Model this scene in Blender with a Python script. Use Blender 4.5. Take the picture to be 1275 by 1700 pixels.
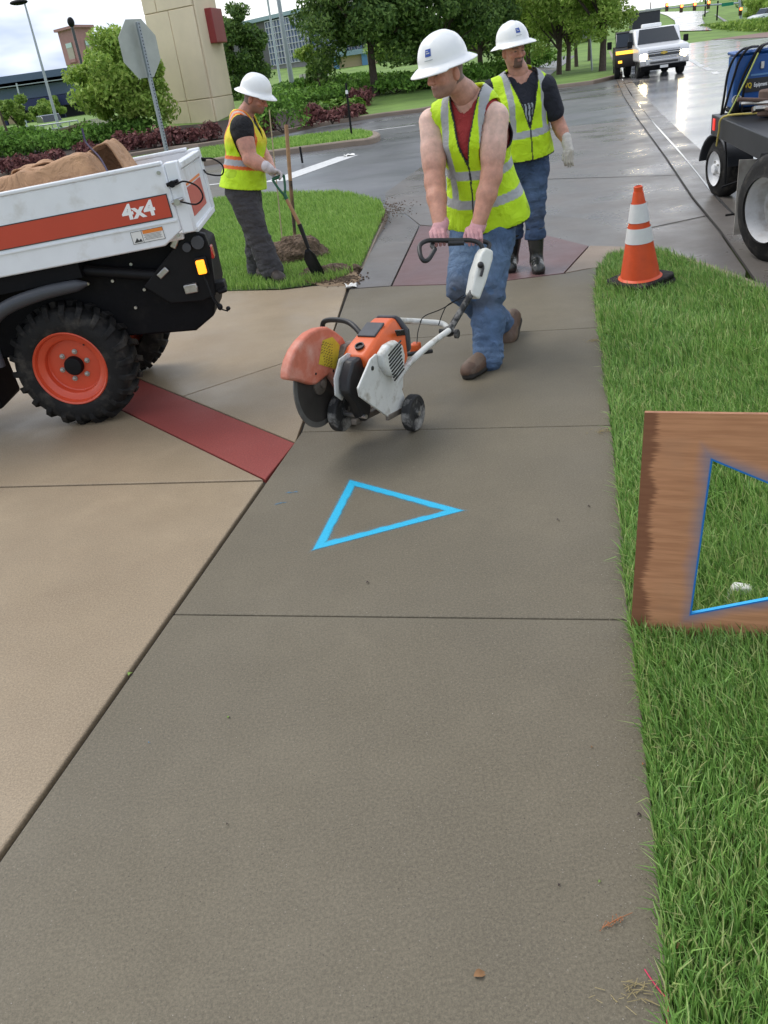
import bpy, bmesh, math, random
import numpy as np
from mathutils import Vector, Matrix

for o in list(bpy.data.objects):
    bpy.data.objects.remove(o, do_unlink=True)
SC = bpy.context.scene
COL = SC.collection
R = math.radians

# ------------------------------------------------------------------ camera
IMW, IMH = 1275.0, 1700.0
FOC, PITCH, ROLL, CAMH = 1368.0, 28.3, 7.8, 1.68
_p, _r = R(PITCH), R(ROLL)
FW = np.array([0, math.cos(_p), -math.sin(_p)])
_rt = np.array([1.0, 0, 0]); _up = np.cross(_rt, FW)
RT = math.cos(_r) * _rt - math.sin(_r) * _up
UP = math.cos(_r) * _up + math.sin(_r) * _rt
CAM = np.array([0, 0, CAMH])
cam_d = bpy.data.cameras.new('camera')
cam = bpy.data.objects.new('camera', cam_d); COL.objects.link(cam)
cam_d.sensor_fit = 'VERTICAL'; cam_d.sensor_height = 36.0
cam_d.lens = FOC / IMH * 36.0
cam_d.clip_start = 0.05; cam_d.clip_end = 5000
M4 = Matrix.Identity(4)
for i in range(3):
    M4[i][0] = RT[i]; M4[i][1] = UP[i]; M4[i][2] = -FW[i]; M4[i][3] = CAM[i]
cam.matrix_world = M4
SC.camera = cam

# ------------------------------------------------------------------ sky, sun, exposure
SUN_EL, SUN_AZ = 56.0, -50.0          # azimuth measured from +Y towards +X
world = bpy.data.worlds.new('World'); SC.world = world; world.use_nodes = True
wn, wl = world.node_tree.nodes, world.node_tree.links
bg = wn['Background']
sky = wn.new('ShaderNodeTexSky'); sky.sky_type = 'NISHITA'; sky.sun_disc = False
sky.sun_elevation = R(SUN_EL); sky.sun_rotation = R(SUN_AZ); sky.air_density = 1.0; sky.dust_density = 2.0
tc = wn.new('ShaderNodeTexCoord')
mp = wn.new('ShaderNodeMapping'); mp.inputs['Scale'].default_value = (1, 1, 2.6)
wl.new(tc.outputs['Generated'], mp.inputs['Vector'])
cn = wn.new('ShaderNodeTexNoise'); cn.inputs['Scale'].default_value = 2.6; cn.inputs['Detail'].default_value = 8
cn.inputs['Roughness'].default_value = 0.55
wl.new(mp.outputs['Vector'], cn.inputs['Vector'])
cr = wn.new('ShaderNodeValToRGB'); cr.color_ramp.elements[0].position = 0.36; cr.color_ramp.elements[1].position = 0.54
cr.color_ramp.elements[0].color = (0.30, 0.30, 0.30, 1); cr.color_ramp.elements[1].color = (1, 1, 1, 1)
wl.new(cn.outputs['Fac'], cr.inputs['Fac'])
cn2 = wn.new('ShaderNodeTexNoise'); cn2.inputs['Scale'].default_value = 1.7; cn2.inputs['Detail'].default_value = 6
mp2 = wn.new('ShaderNodeMapping'); mp2.inputs['Location'].default_value = (3.1, 1.7, 0.4); mp2.inputs['Scale'].default_value = (1, 1, 3)
wl.new(tc.outputs['Generated'], mp2.inputs['Vector']); wl.new(mp2.outputs['Vector'], cn2.inputs['Vector'])
cr2 = wn.new('ShaderNodeValToRGB')
cr2.color_ramp.elements[0].position = 0.45; cr2.color_ramp.elements[0].color = (3.6, 4.4, 6.0, 1)
cr2.color_ramp.elements[1].position = 0.57; cr2.color_ramp.elements[1].color = (12.0, 12.1, 12.1, 1)
wl.new(cn2.outputs['Fac'], cr2.inputs['Fac'])
mx = wn.new('ShaderNodeMix'); mx.data_type = 'RGBA'
wl.new(cr.outputs['Color'], mx.inputs[0]); wl.new(sky.outputs['Color'], mx.inputs[6]); wl.new(cr2.outputs['Color'], mx.inputs[7])
wl.new(mx.outputs[2], bg.inputs['Color'])
bg.inputs['Strength'].default_value = 0.095

sun_d = bpy.data.lights.new('sun', 'SUN'); sun_d.energy = 1.1; sun_d.angle = R(34); sun_d.color = (1.0, 0.96, 0.9)
sun = bpy.data.objects.new('sun', sun_d); COL.objects.link(sun)
_sd = Vector((math.sin(R(SUN_AZ)) * math.cos(R(SUN_EL)), math.cos(R(SUN_AZ)) * math.cos(R(SUN_EL)), math.sin(R(SUN_EL))))
sun.rotation_euler = (-_sd).to_track_quat('-Z', 'Y').to_euler()
SC.view_settings.view_transform = 'Standard'; SC.view_settings.look = 'None'
SC.view_settings.gamma = 1.0; SC.view_settings.use_curve_mapping = False
SC.view_settings.exposure = 0.70
SC.render.engine = 'CYCLES'

# ------------------------------------------------------------------ measuring: a line of sight to a point of the place
def ray(px, py): return FW * FOC + RT * (px - IMW / 2) - UP * (py - IMH / 2)
def G(px, py, z=0.0):
    d = ray(px, py); t = (z - CAMH) / d[2]; return CAM + d * t
def AT(px, py, Y):
    d = ray(px, py); return CAM + d * (Y / d[1])
def S(a, b, x):
    t = np.clip((x - a) / (b - a), 0, 1); return t * t * (3 - 2 * t)

# ------------------------------------------------------------------ mesh helpers
rng = np.random.default_rng(7)
random.seed(7)

def fast_mesh(name, verts, faces, mats=(), smooth=False, col=None, mat_idx=None):
    """verts Nx3, faces: MxK array or list of arrays"""
    verts = np.asarray(verts, np.float32)
    if not isinstance(faces, list): faces = [faces]
    faces = [np.asarray(f, np.int32) for f in faces if len(f)]
    me = bpy.data.meshes.new(name)
    me.vertices.add(len(verts)); me.vertices.foreach_set('co', verts.ravel())
    tot = sum(f.size for f in faces); n = sum(len(f) for f in faces)
    me.loops.add(tot); me.polygons.add(n)
    me.loops.foreach_set('vertex_index', np.concatenate([f.ravel() for f in faces]))
    starts, s = [], 0
    for f in faces:
        starts.append(s + np.arange(len(f)) * f.shape[1]); s += f.size
    me.polygons.foreach_set('loop_start', np.concatenate(starts).astype(np.int32))
    if mat_idx is not None: me.polygons.foreach_set('material_index', np.asarray(mat_idx, np.int32))
    if smooth: me.polygons.foreach_set('use_smooth', np.ones(n, bool))
    for m in mats: me.materials.append(m)
    if col is not None:
        a = me.color_attributes.new('Col', 'FLOAT_COLOR', 'POINT')
        c4 = np.ones((len(verts), 4), np.float32); c4[:, :3] = col
        a.data.foreach_set('color', c4.ravel())
    me.update(calc_edges=True); me.validate()
    return me

def link(name, me, parent=None, world_root=None):
    o = bpy.data.objects.new(name, me); COL.objects.link(o)
    if parent is not None:
        o.parent = parent
        if parent.get('_w'): o.matrix_parent_inverse = Matrix.Translation(-Vector(parent['_w']))
    return o

def tag(o, label=None, cat=None, group=None, kind=None):
    if label: o['label'] = label
    if cat: o['category'] = cat
    if group: o['group'] = group
    if kind: o['kind'] = kind
    return o

def thing(name, label, cat, loc=(0, 0, 0), group=None, world=True, rot=None):
    """an Empty at the thing's base; world=True means its parts are modelled in world coordinates"""
    o = bpy.data.objects.new(name, None); COL.objects.link(o)
    o.empty_display_size = 0.1
    o.location = [float(v) for v in loc]
    if rot: o.rotation_euler = rot
    if world: o['_w'] = [float(v) for v in loc]
    return tag(o, label, cat, group)

def copy_tree(o, loc=None, rot=None, scale=None, label=None, parent=None):
    c = o.copy(); COL.objects.link(c)
    if parent is not None: c.parent = parent
    for ch in o.children: copy_tree(ch, parent=c)
    if loc is not None: c.location = [float(v) for v in loc]
    if rot is not None: c.rotation_euler = rot
    if scale is not None: c.scale = scale
    if label: c['label'] = label
    return c

class MB:
    def __init__(s): s.v = []; s.f = []; s.m = []; s.mi = 0
    def add(s, v, f):
        b = len(s.v); s.v += [tuple(map(float, p)) for p in v]
        s.f += [tuple(b + i for i in q) for q in f]; s.m += [s.mi] * len(f)
        return s
    def box(s, c, d, rz=0, M=None):
        x, y, z = d[0] / 2, d[1] / 2, d[2] / 2
        vs = [Vector(p) for p in [(-x,-y,-z),(x,-y,-z),(x,y,-z),(-x,y,-z),(-x,-y,z),(x,-y,z),(x,y,z),(-x,y,z)]]
        m = M if M is not None else Matrix.Rotation(rz, 3, 'Z')
        vs = [m @ p + Vector(c) for p in vs]
        return s.add(vs, [(0,3,2,1),(4,5,6,7),(0,1,5,4),(1,2,6,5),(2,3,7,6),(3,0,4,7)])
    def tube(s, pts, r, n=10, caps=True, flat=None):
        pts = [Vector(p) for p in pts]; k = len(pts)
        rs = r if isinstance(r, (list, tuple)) else [r] * k
        t0 = (pts[1] - pts[0]).normalized()
        a = Vector((0, 0, 1)) if abs(t0.z) < 0.9 else Vector((1, 0, 0))
        nrm = (a - t0 * a.dot(t0)).normalized()
        vs = []
        for i, p in enumerate(pts):
            if i == 0: t = t0
            elif i == k - 1: t = (pts[-1] - pts[-2]).normalized()
            else: t = ((pts[i + 1] - p).normalized() + (p - pts[i - 1]).normalized()).normalized()
            nrm = (nrm - t * nrm.dot(t)).normalized(); bn = t.cross(nrm)
            for j in range(n):
                q = 2 * math.pi * j / n
                vs.append(p + (nrm * math.cos(q) * (flat or 1) + bn * math.sin(q)) * rs[i])
        fs = [(i*n+j, i*n+(j+1) % n, (i+1)*n+(j+1) % n, (i+1)*n+j) for i in range(k-1) for j in range(n)]
        if caps: fs += [tuple(range(n-1, -1, -1)), tuple((k-1)*n+j for j in range(n))]
        return s.add(vs, fs)
    def cyl(s, a, b, r0, r1=None, n=16): return s.tube([a, b], [r0, r0 if r1 is None else r1], n)
    def lathe(s, prof, o, ax, n=32, closed=False, cap0=True):
        """prof list of (radius, along)"""
        o, ax = Vector(o), Vector(ax).normalized()
        a = Vector((0, 0, 1)) if abs(ax.z) < 0.9 else Vector((1, 0, 0))
        u = (a - ax * a.dot(ax)).normalized(); w = ax.cross(u)
        vs = [o + ax * h + (u * math.cos(2*math.pi*j/n) + w * math.sin(2*math.pi*j/n)) * r for r, h in prof for j in range(n)]
        k = len(prof)
        fs = [(i*n+j, i*n+(j+1) % n, (i+1)*n+(j+1) % n, (i+1)*n+j) for i in range(k-1) for j in range(n)]
        if closed: fs += [((k-1)*n+j, (k-1)*n+(j+1) % n, (j+1) % n, j) for j in range(n)]
        else:
            if cap0 and prof[0][0] > 1e-6: fs.append(tuple(range(n-1, -1, -1)))
            if prof[-1][0] > 1e-6: fs.append(tuple((k-1)*n+j for j in range(n)))
        return s.add(vs, fs)
    def prism(s, poly, o, u, w, n, t):
        """2-D polygon (u,w axes at origin o) extruded by t along n"""
        o, u, w, n = Vector(o), Vector(u), Vector(w), Vector(n)
        a = [o + u * p + w * q for p, q in poly]; k = len(a)
        vs = a + [p + n * t for p in a]
        fs = [tuple(range(k-1, -1, -1)), tuple(range(k, 2*k))] + [(i, (i+1) % k, k+(i+1) % k, k+i) for i in range(k)]
        return s.add(vs, fs)
    def ell(s, c, r, n=16, m=10, M=None):
        vs, fs = [], []
        for i in range(m + 1):
            th = math.pi * i / m
            for j in range(n):
                ph = 2 * math.pi * j / n
                p = Vector((r[0]*math.sin(th)*math.cos(ph), r[1]*math.sin(th)*math.sin(ph), r[2]*math.cos(th)))
                if M is not None: p = M @ p
                vs.append(p + Vector(c))
        for i in range(m):
            for j in range(n): fs.append((i*n+j, (i+1)*n+j, (i+1)*n+(j+1) % n, i*n+(j+1) % n))
        return s.add(vs, fs)
    def build(s, name, mat, parent=None, bevel=0, smooth=35, seg=2):
        me = bpy.data.meshes.new(name); me.from_pydata(s.v, [], s.f)
        for m in (mat if isinstance(mat, (list, tuple)) else [mat]): me.materials.append(m)
        if any(s.m): me.polygons.foreach_set('material_index', s.m)
        bm = bmesh.new(); bm.from_mesh(me); bmesh.ops.recalc_face_normals(bm, faces=bm.faces); bm.to_mesh(me); bm.free()
        if smooth:
            me.polygons.foreach_set('use_smooth', [True] * len(me.polygons)); me.set_sharp_from_angle(angle=R(smooth))
        me.update()
        o = link(name, me, parent)
        if bevel:
            b = o.modifiers.new('bevel', 'BEVEL'); b.width = bevel; b.segments = seg; b.limit_method = 'ANGLE'; b.angle_limit = R(40)
            b.harden_normals = False
        return o

def arc(c, r, a0, a1, n, u=(1, 0, 0), w=(0, 0, 1)):
    c, u, w = Vector(c), Vector(u), Vector(w)
    return [c + (u * math.cos(a0+(a1-a0)*i/n) + w * math.sin(a0+(a1-a0)*i/n)) * r for i in range(n + 1)]

def spline(pts, n=8):
    """Catmull-Rom through the points"""
    P = [Vector(p) for p in pts]; P = [P[0] * 2 - P[1]] + P + [P[-1] * 2 - P[-2]]
    out = []
    for i in range(1, len(P) - 2):
        a, b, c, d = P[i-1:i+3]
        for k in range(n):
            t = k / n
            out.append(0.5 * (2*b + (c-a)*t + (2*a-5*b+4*c-d)*t*t + (-a+3*b-3*c+d)*t**3))
    return out + [P[-2]]

# ------------------------------------------------------------------ materials
def mat(name, color=(0.5, 0.5, 0.5), rough=0.6, metal=0.0, var=0.0, vscale=8.0, bump=0.0, bscale=60.0, spec=0.5,
        color2=None, mscale=4.0, mpos=(0.45, 0.6), attr=False, island=None, coat=0.0, emit=None, estr=0.0, rvar=0.0, trans=0.0, detail=6, sheen=0, wrinkle=0.0, wscale=9.0):
    m = bpy.data.materials.new(name); m.use_nodes = True
    nt = m.node_tree; N, L = nt.nodes, nt.links
    b = N['Principled BSDF']
    b.inputs['Roughness'].default_value = rough; b.inputs['Metallic'].default_value = metal
    b.inputs['Specular IOR Level'].default_value = spec
    if coat: b.inputs['Coat Weight'].default_value = coat; b.inputs['Coat Roughness'].default_value = 0.08
    if sheen: b.inputs['Sheen Weight'].default_value = sheen
    t = N.new('ShaderNodeTexCoord')
    def noise(sc, det=6, rgh=0.6):
        n = N.new('ShaderNodeTexNoise'); n.inputs['Scale'].default_value = sc; n.inputs['Detail'].default_value = det
        n.inputs['Roughness'].default_value = rgh
        L.new(t.outputs['Object'], n.inputs['Vector']); return n
    if attr:
        a = N.new('ShaderNodeVertexColor'); a.layer_name = 'Col'; cur = a.outputs['Color']
    elif island:
        g = N.new('ShaderNodeNewGeometry'); rp = N.new('ShaderNodeValToRGB')
        e = rp.color_ramp.elements
        e[0].color = (*island[0], 1); e[1].color = (*island[-1], 1)
        for i in range(1, len(island) - 1):
            x = e.new(i / (len(island) - 1)); x.color = (*island[i], 1)
        L.new(g.outputs['Random Per Island'], rp.inputs['Fac']); cur = rp.outputs['Color']
    else:
        rgb = N.new('ShaderNodeRGB'); rgb.outputs[0].default_value = (*color, 1); cur = rgb.outputs[0]
    if color2 is not None:
        n = noise(mscale, 8); rp = N.new('ShaderNodeValToRGB')
        rp.color_ramp.elements[0].position, rp.color_ramp.elements[1].position = mpos
        L.new(n.outputs['Fac'], rp.inputs['Fac'])
        x = N.new('ShaderNodeMix'); x.data_type = 'RGBA'
        L.new(rp.outputs['Color'], x.inputs[0]); L.new(cur, x.inputs[6]); x.inputs[7].default_value = (*color2, 1); cur = x.outputs[2]
    if var:
        n = noise(vscale, detail); mr = N.new('ShaderNodeMapRange')
        mr.inputs['From Min'].default_value = 0.25; mr.inputs['From Max'].default_value = 0.75
        mr.inputs['To Min'].default_value = 1 - var; mr.inputs['To Max'].default_value = 1 + var
        L.new(n.outputs['Fac'], mr.inputs['Value'])
        x = N.new('ShaderNodeVectorMath'); x.operation = 'SCALE'
        L.new(cur, x.inputs[0]); L.new(mr.outputs[0], x.inputs['Scale']); cur = x.outputs[0]
    L.new(cur, b.inputs['Base Color'])
    if rvar:
        n = noise(vscale * 0.7); mr = N.new('ShaderNodeMapRange')
        mr.inputs['From Min'].default_value = 0.3; mr.inputs['From Max'].default_value = 0.7
        mr.inputs['To Min'].default_value = max(0.02, rough - rvar); mr.inputs['To Max'].default_value = min(1, rough + rvar)
        L.new(n.outputs['Fac'], mr.inputs['Value']); L.new(mr.outputs[0], b.inputs['Roughness'])
    if bump:
        n = noise(bscale, 5); bp = N.new('ShaderNodeBump'); bp.inputs['Strength'].default_value = bump; bp.inputs['Distance'].default_value = 0.01
        L.new(n.outputs['Fac'], bp.inputs['Height']); L.new(bp.outputs['Normal'], b.inputs['Normal'])
    if wrinkle:
        n = noise(wscale, 3, 0.55); n.inputs['Distortion'].default_value = 1.6
        b2 = N.new('ShaderNodeBump'); b2.inputs['Strength'].default_value = wrinkle; b2.inputs['Distance'].default_value = 0.05
        L.new(n.outputs['Fac'], b2.inputs['Height'])
        if bump: L.new(bp.outputs['Normal'], b2.inputs['Normal'])
        L.new(b2.outputs['Normal'], b.inputs['Normal'])
    if emit:
        b.inputs['Emission Color'].default_value = (*emit, 1); b.inputs['Emission Strength'].default_value = estr
    if trans:
        td = N.new('ShaderNodeBsdfTranslucent'); L.new(cur, td.inputs['Color'])
        ms = N.new('ShaderNodeMixShader'); ms.inputs[0].default_value = trans
        L.new(b.outputs[0], ms.inputs[1]); L.new(td.outputs[0], ms.inputs[2]); L.new(ms.outputs[0], N['Material Output'].inputs['Surface'])
    m['b'] = b.name
    return m
def text_obj(name, txt, size, mat_, parent, M, extrude=0.0015, bold=0.0, squash=1.0):
    cu = bpy.data.curves.new(name, 'FONT'); cu.body = txt; cu.size = size; cu.extrude = extrude; cu.offset = bold
    cu.align_x = 'CENTER'; cu.align_y = 'CENTER'
    tmp = bpy.data.objects.new('tmp', cu); COL.objects.link(tmp)
    dg = bpy.context.evaluated_depsgraph_get()
    me = bpy.data.meshes.new_from_object(tmp.evaluated_get(dg)); bpy.data.objects.remove(tmp, do_unlink=True)
    me.transform(Matrix.Diagonal((squash, 1, 1, 1))); me.transform(M); me.materials.clear(); me.materials.append(mat_)
    me.name = name
    return link(name, me, parent)
# ------------------------------------------------------------------ implicit surfaces for bodies and cloth (surface nets)
def V3(*a): return np.array(a, np.float32)
def rc(P, a, b, r0, r1):
    a, b = np.asarray(a, np.float32), np.asarray(b, np.float32); ab = b - a
    t = np.clip(((P - a) @ ab) / max(1e-9, ab @ ab), 0, 1)
    return np.linalg.norm(P - a - t[:, None] * ab, axis=1) - (r0 + (r1 - r0) * t)
def ell(P, c, r, A=None):
    q = P - np.asarray(c, np.float32)
    if A is not None: q = q @ np.asarray(A, np.float32).T        # rows of A are the local axes
    r = np.asarray(r, np.float32)
    k = np.linalg.norm(q / r, axis=1); k2 = np.linalg.norm(q / (r * r), axis=1) + 1e-9
    return k * (k - 1) / k2
def eseg(P, a, b, s, f, ra, rb):
    """elliptic segment a->b; s,f side and front axes; ra,rb = (side,front) radii"""
    a, b = np.asarray(a, np.float32), np.asarray(b, np.float32); ab = b - a; l = np.linalg.norm(ab); d = ab / l
    s = np.asarray(s, np.float32); s = s - d * (s @ d); s /= np.linalg.norm(s)
    f = np.cross(d, s)
    q = P - a; t = np.clip((q @ ab) / (l * l), 0, 1); q = q - t[:, None] * ab
    rs = ra[0] + (rb[0] - ra[0]) * t; rf = ra[1] + (rb[1] - ra[1]) * t
    u, v, w = q @ s, q @ f, q @ d
    m = np.minimum(rs, rf)
    return (np.sqrt((u / rs) ** 2 + (v / rf) ** 2 + (w / m) ** 2) - 1) * m
def su(a, b, k=0.03):
    h = np.clip(0.5 + 0.5 * (b - a) / k, 0, 1); return b + (a - b) * h - k * h * (1 - h)
def sub(a, b, k=0.005): return -su(-a, b, k)
def wob(P, sc, seed=0):
    r = np.random.default_rng(seed); o = np.zeros(len(P), np.float32)
    for i in range(7):
        d = r.normal(size=3); d /= np.linalg.norm(d); f = sc * r.uniform(0.6, 1.7)
        o += np.sin((P @ d.astype(np.float32)) * f + r.uniform(0, 6.28) + 1.3 * o) / 7
    return o
def nets(fn, lo, hi, res):
    ax = [np.arange(lo[i], hi[i] + res, res, dtype=np.float32) for i in range(3)]
    nx, ny, nz = map(len, ax)
    D = np.empty(nx * ny * nz, np.float32)
    X, Y, Z = np.meshgrid(*ax, indexing='ij'); Pn = np.stack([X.ravel(), Y.ravel(), Z.ravel()], 1)
    for i in range(0, len(Pn), 400000): D[i:i+400000] = fn(Pn[i:i+400000])
    D = D.reshape(nx, ny, nz)
    ins = D < 0
    cs = np.zeros((nx-1, ny-1, nz-1), np.int8)
    sl = lambda a, i, j, k: a[i:nx-1+i, j:ny-1+j, k:nz-1+k]
    for i in (0, 1):
        for j in (0, 1):
            for k in (0, 1): cs += sl(ins, i, j, k)
    act = (cs > 0) & (cs < 8)
    I, J, K = np.nonzero(act); idx = -np.ones(act.shape, np.int64); idx[I, J, K] = np.arange(len(I))
    acc = np.zeros((len(I), 3), np.float32); cnt = np.zeros(len(I), np.float32)
    cor = [(i, j, k) for i in (0, 1) for j in (0, 1) for k in (0, 1)]
    for a in cor:
        for b in cor:
            if sum(abs(p - q) for p, q in zip(a, b)) == 1 and a < b:
                da, db = D[I+a[0], J+a[1], K+a[2]], D[I+b[0], J+b[1], K+b[2]]
                m = (da < 0) != (db < 0); t = np.where(m, da / (da - db + 1e-12), 0)
                for c in range(3): acc[:, c] += np.where(m, a[c] + (b[c] - a[c]) * t, 0)
                cnt += m
    v = np.stack([I, J, K], 1) + acc / cnt[:, None]
    v = v * res + np.array(lo, np.float32)
    F = []
    def quads(axis):
        d = [0, 0, 0]; d[axis] = 1
        A = ins[:nx-d[0], :ny-d[1], :nz-d[2]]; B = ins[d[0]:, d[1]:, d[2]:]
        i, j, k = np.nonzero(A != B)
        o1, o2 = [x for x in range(3) if x != axis]
        c = np.stack([i, j, k], 1); ok = (c[:, o1] > 0) & (c[:, o2] > 0)
        for o in (o1, o2): ok &= c[:, o] < act.shape[o]
        ok &= c[:, axis] < act.shape[axis]
        c = c[ok]; flip = A[tuple(c.T)]
        q = []
        for da, db in ((1, 1), (0, 1), (0, 0), (1, 0)):
            cc = c.copy(); cc[:, o1] -= da; cc[:, o2] -= db; q.append(idx[tuple(cc.T)])
        q = np.stack(q, 1); fl = flip if axis != 1 else ~flip
        q[~fl] = q[~fl][:, ::-1]
        F.append(q[(q >= 0).all(1)])
    for a in range(3): quads(a)
    return v, np.concatenate(F)
def sdf_obj(name, fn, lo, hi, res, mat_, parent, colfn=None, smooth_it=1):
    v, f = nets(fn, lo, hi, res)
    for _ in range(smooth_it):                       # light Laplacian to drop grid marks
        acc = np.zeros_like(v); cnt = np.zeros(len(v), np.float32)
        for a in range(4):
            b = (a + 1) % 4
            np.add.at(acc, f[:, a], v[f[:, b]]); np.add.at(acc, f[:, b], v[f[:, a]])
            np.add.at(cnt, f[:, a], 1); np.add.at(cnt, f[:, b], 1)
        v = v * 0.5 + 0.5 * acc / np.maximum(cnt, 1)[:, None]
    me = fast_mesh(name, v, f, [mat_], True, colfn(v) if colfn else None)
    return link(name, me, parent)
def paint(n, base): 
    c = np.empty((n, 3), np.float32); c[:] = base; return c
# ------------------------------------------------------------------ pavement and ground materials
def concrete(name, base, stain, dark, wet=0.0, rough=0.75, speck=1.0):
    m = bpy.data.materials.new(name); m.use_nodes = True
    N, L = m.node_tree.nodes, m.node_tree.links; b = N['Principled BSDF']
    t = N.new('ShaderNodeTexCoord')
    def noise(sc, det=6, rgh=0.6):
        n = N.new('ShaderNodeTexNoise'); n.inputs['Scale'].default_value = sc; n.inputs['Detail'].default_value = det
        n.inputs['Roughness'].default_value = rgh; L.new(t.outputs['Object'], n.inputs['Vector']); return n.outputs['Fac']
    def ramp(x, p0, p1):
        r = N.new('ShaderNodeMapRange'); r.inputs['From Min'].default_value = p0; r.inputs['From Max'].default_value = p1
        L.new(x, r.inputs['Value']); return r.outputs[0]
    def mix(f, a, c, mode='MIX'):
        x = N.new('ShaderNodeMix'); x.data_type = 'RGBA'; x.blend_type = mode
        if isinstance(f, (int, float)): x.inputs[0].default_value = f
        else: L.new(f, x.inputs[0])
        for k, q in ((6, a), (7, c)):
            if isinstance(q, tuple): x.inputs[k].default_value = (*q, 1)
            else: L.new(q, x.inputs[k])
        return x.outputs[2]
    c = mix(ramp(noise(1.3, 5), 0.35, 0.65), base, stain)
    c = mix(ramp(noise(7, 8, 0.7), 0.4, 0.75), c, tuple(0.82 * v for v in base))
    c = mix(mul(N, L, ramp(noise(2.3, 7, 0.65), 0.60, 0.74), 0.35), c, tuple(1.3 * v for v in base))
    c = mix(mul(N, L, ramp(noise(0.55, 4, 0.6), 0.50, 0.62), 0.4), c, tuple(0.72 * v for v in base))
    # sand and fine aggregate
    fine = noise(240, 6, 0.8)
    c = mix(mul(N, L, ramp(fine, 0.53, 0.68), 0.65 * speck), c, tuple(min(1, 1.6 * v) for v in base))
    c = mix(mul(N, L, ramp(fine, 0.46, 0.33), 0.65 * speck), c, dark)
    grain = noise(125, 4, 0.8)
    c = mix(mul(N, L, ramp(grain, 0.50, 0.64), 0.34 * speck), c, tuple(min(1, 1.55 * v) for v in base))
    c = mix(mul(N, L, ramp(grain, 0.50, 0.36), 0.40 * speck), c, tuple(0.45 * v for v in base))
    v = N.new('ShaderNodeTexVoronoi'); v.inputs['Scale'].default_value = 80; L.new(t.outputs['Object'], v.inputs['Vector'])
    sp = N.new('ShaderNodeMath'); sp.operation = 'LESS_THAN'; L.new(v.outputs['Distance'], sp.inputs[0]); sp.inputs[1].default_value = 0.13
    sel = N.new('ShaderNodeSeparateColor'); L.new(v.outputs['Color'], sel.inputs[0])
    s2 = N.new('ShaderNodeMath'); s2.operation = 'GREATER_THAN'; L.new(sel.outputs[0], s2.inputs[0]); s2.inputs[1].default_value = 0.72
    s3 = N.new('ShaderNodeMath'); s3.operation = 'MULTIPLY'; L.new(sp.outputs[0], s3.inputs[0]); L.new(s2.outputs[0], s3.inputs[1])
    c = mix(mul(N, L, s3.outputs[0], 0.22 * speck), c, (0.5, 0.46, 0.40))
    s4 = N.new('ShaderNodeMath'); s4.operation = 'LESS_THAN'; L.new(sel.outputs[1], s4.inputs[0]); s4.inputs[1].default_value = 0.16
    s5 = N.new('ShaderNodeMath'); s5.operation = 'MULTIPLY'; L.new(sp.outputs[0], s5.inputs[0]); L.new(s4.outputs[0], s5.inputs[1])
    c = mix(mul(N, L, s5.outputs[0], 0.7 * speck), c, dark)
    L.new(c, b.inputs['Base Color'])
    b.inputs['Specular IOR Level'].default_value = 0.25
    r = N.new('ShaderNodeMapRange'); r.inputs['From Min'].default_value = 0.35; r.inputs['From Max'].default_value = 0.65
    r.inputs['To Min'].default_value = rough - wet; r.inputs['To Max'].default_value = rough
    L.new(noise(0.9, 5), r.inputs['Value']); L.new(r.outputs[0], b.inputs['Roughness'])
    bp = N.new('ShaderNodeBump'); bp.inputs['Strength'].default_value = 0.22; bp.inputs['Distance'].default_value = 0.004
    L.new(fine, bp.inputs['Height']); L.new(bp.outputs['Normal'], b.inputs['Normal'])
    return m
def mul(N, L, x, k):
    q = N.new('ShaderNodeMath'); q.operation = 'MULTIPLY'; L.new(x, q.inputs[0]); q.inputs[1].default_value = k; return q.outputs[0]

M_walk = concrete('damp_sidewalk_concrete', (0.162, 0.139, 0.097), (0.128, 0.110, 0.078), (0.045, 0.037, 0.031), 0.22, 0.72)
M_plaza = concrete('tan_concrete', (0.32, 0.248, 0.162), (0.24, 0.182, 0.118), (0.10, 0.07, 0.048), 0.34, 0.66, 0.9)
M_apron = concrete('wet_grey_concrete', (0.165, 0.148, 0.132), (0.12, 0.108, 0.098), (0.06, 0.055, 0.05), 0.3, 0.5, 0.4)
M_kerb = concrete('kerb_concrete', (0.30, 0.235, 0.18), (0.22, 0.175, 0.135), (0.1, 0.08, 0.06), 0.2, 0.7, 0.5)
M_redband = concrete('red_concrete', (0.29, 0.062, 0.050), (0.22, 0.045, 0.038), (0.10, 0.03, 0.025), 0.2, 0.75, 1.0)
M_redpad = concrete('dull_red_concrete', (0.16, 0.085, 0.08), (0.13, 0.075, 0.07), (0.07, 0.04, 0.04), 0.3, 0.55, 0.4)
M_gap = mat('joint_dirt', (0.028, 0.023, 0.018), 0.95, var=0.4, vscale=60)
M_soil = mat('soil', (0.17, 0.115, 0.075), 0.95, var=0.6, vscale=28, bump=1.0, bscale=70, wrinkle=1.0, wscale=22)
M_mulch = mat('mulch', (0.035, 0.022, 0.016), 0.95, var=0.5, vscale=6, bump=1.0, bscale=20)

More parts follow.
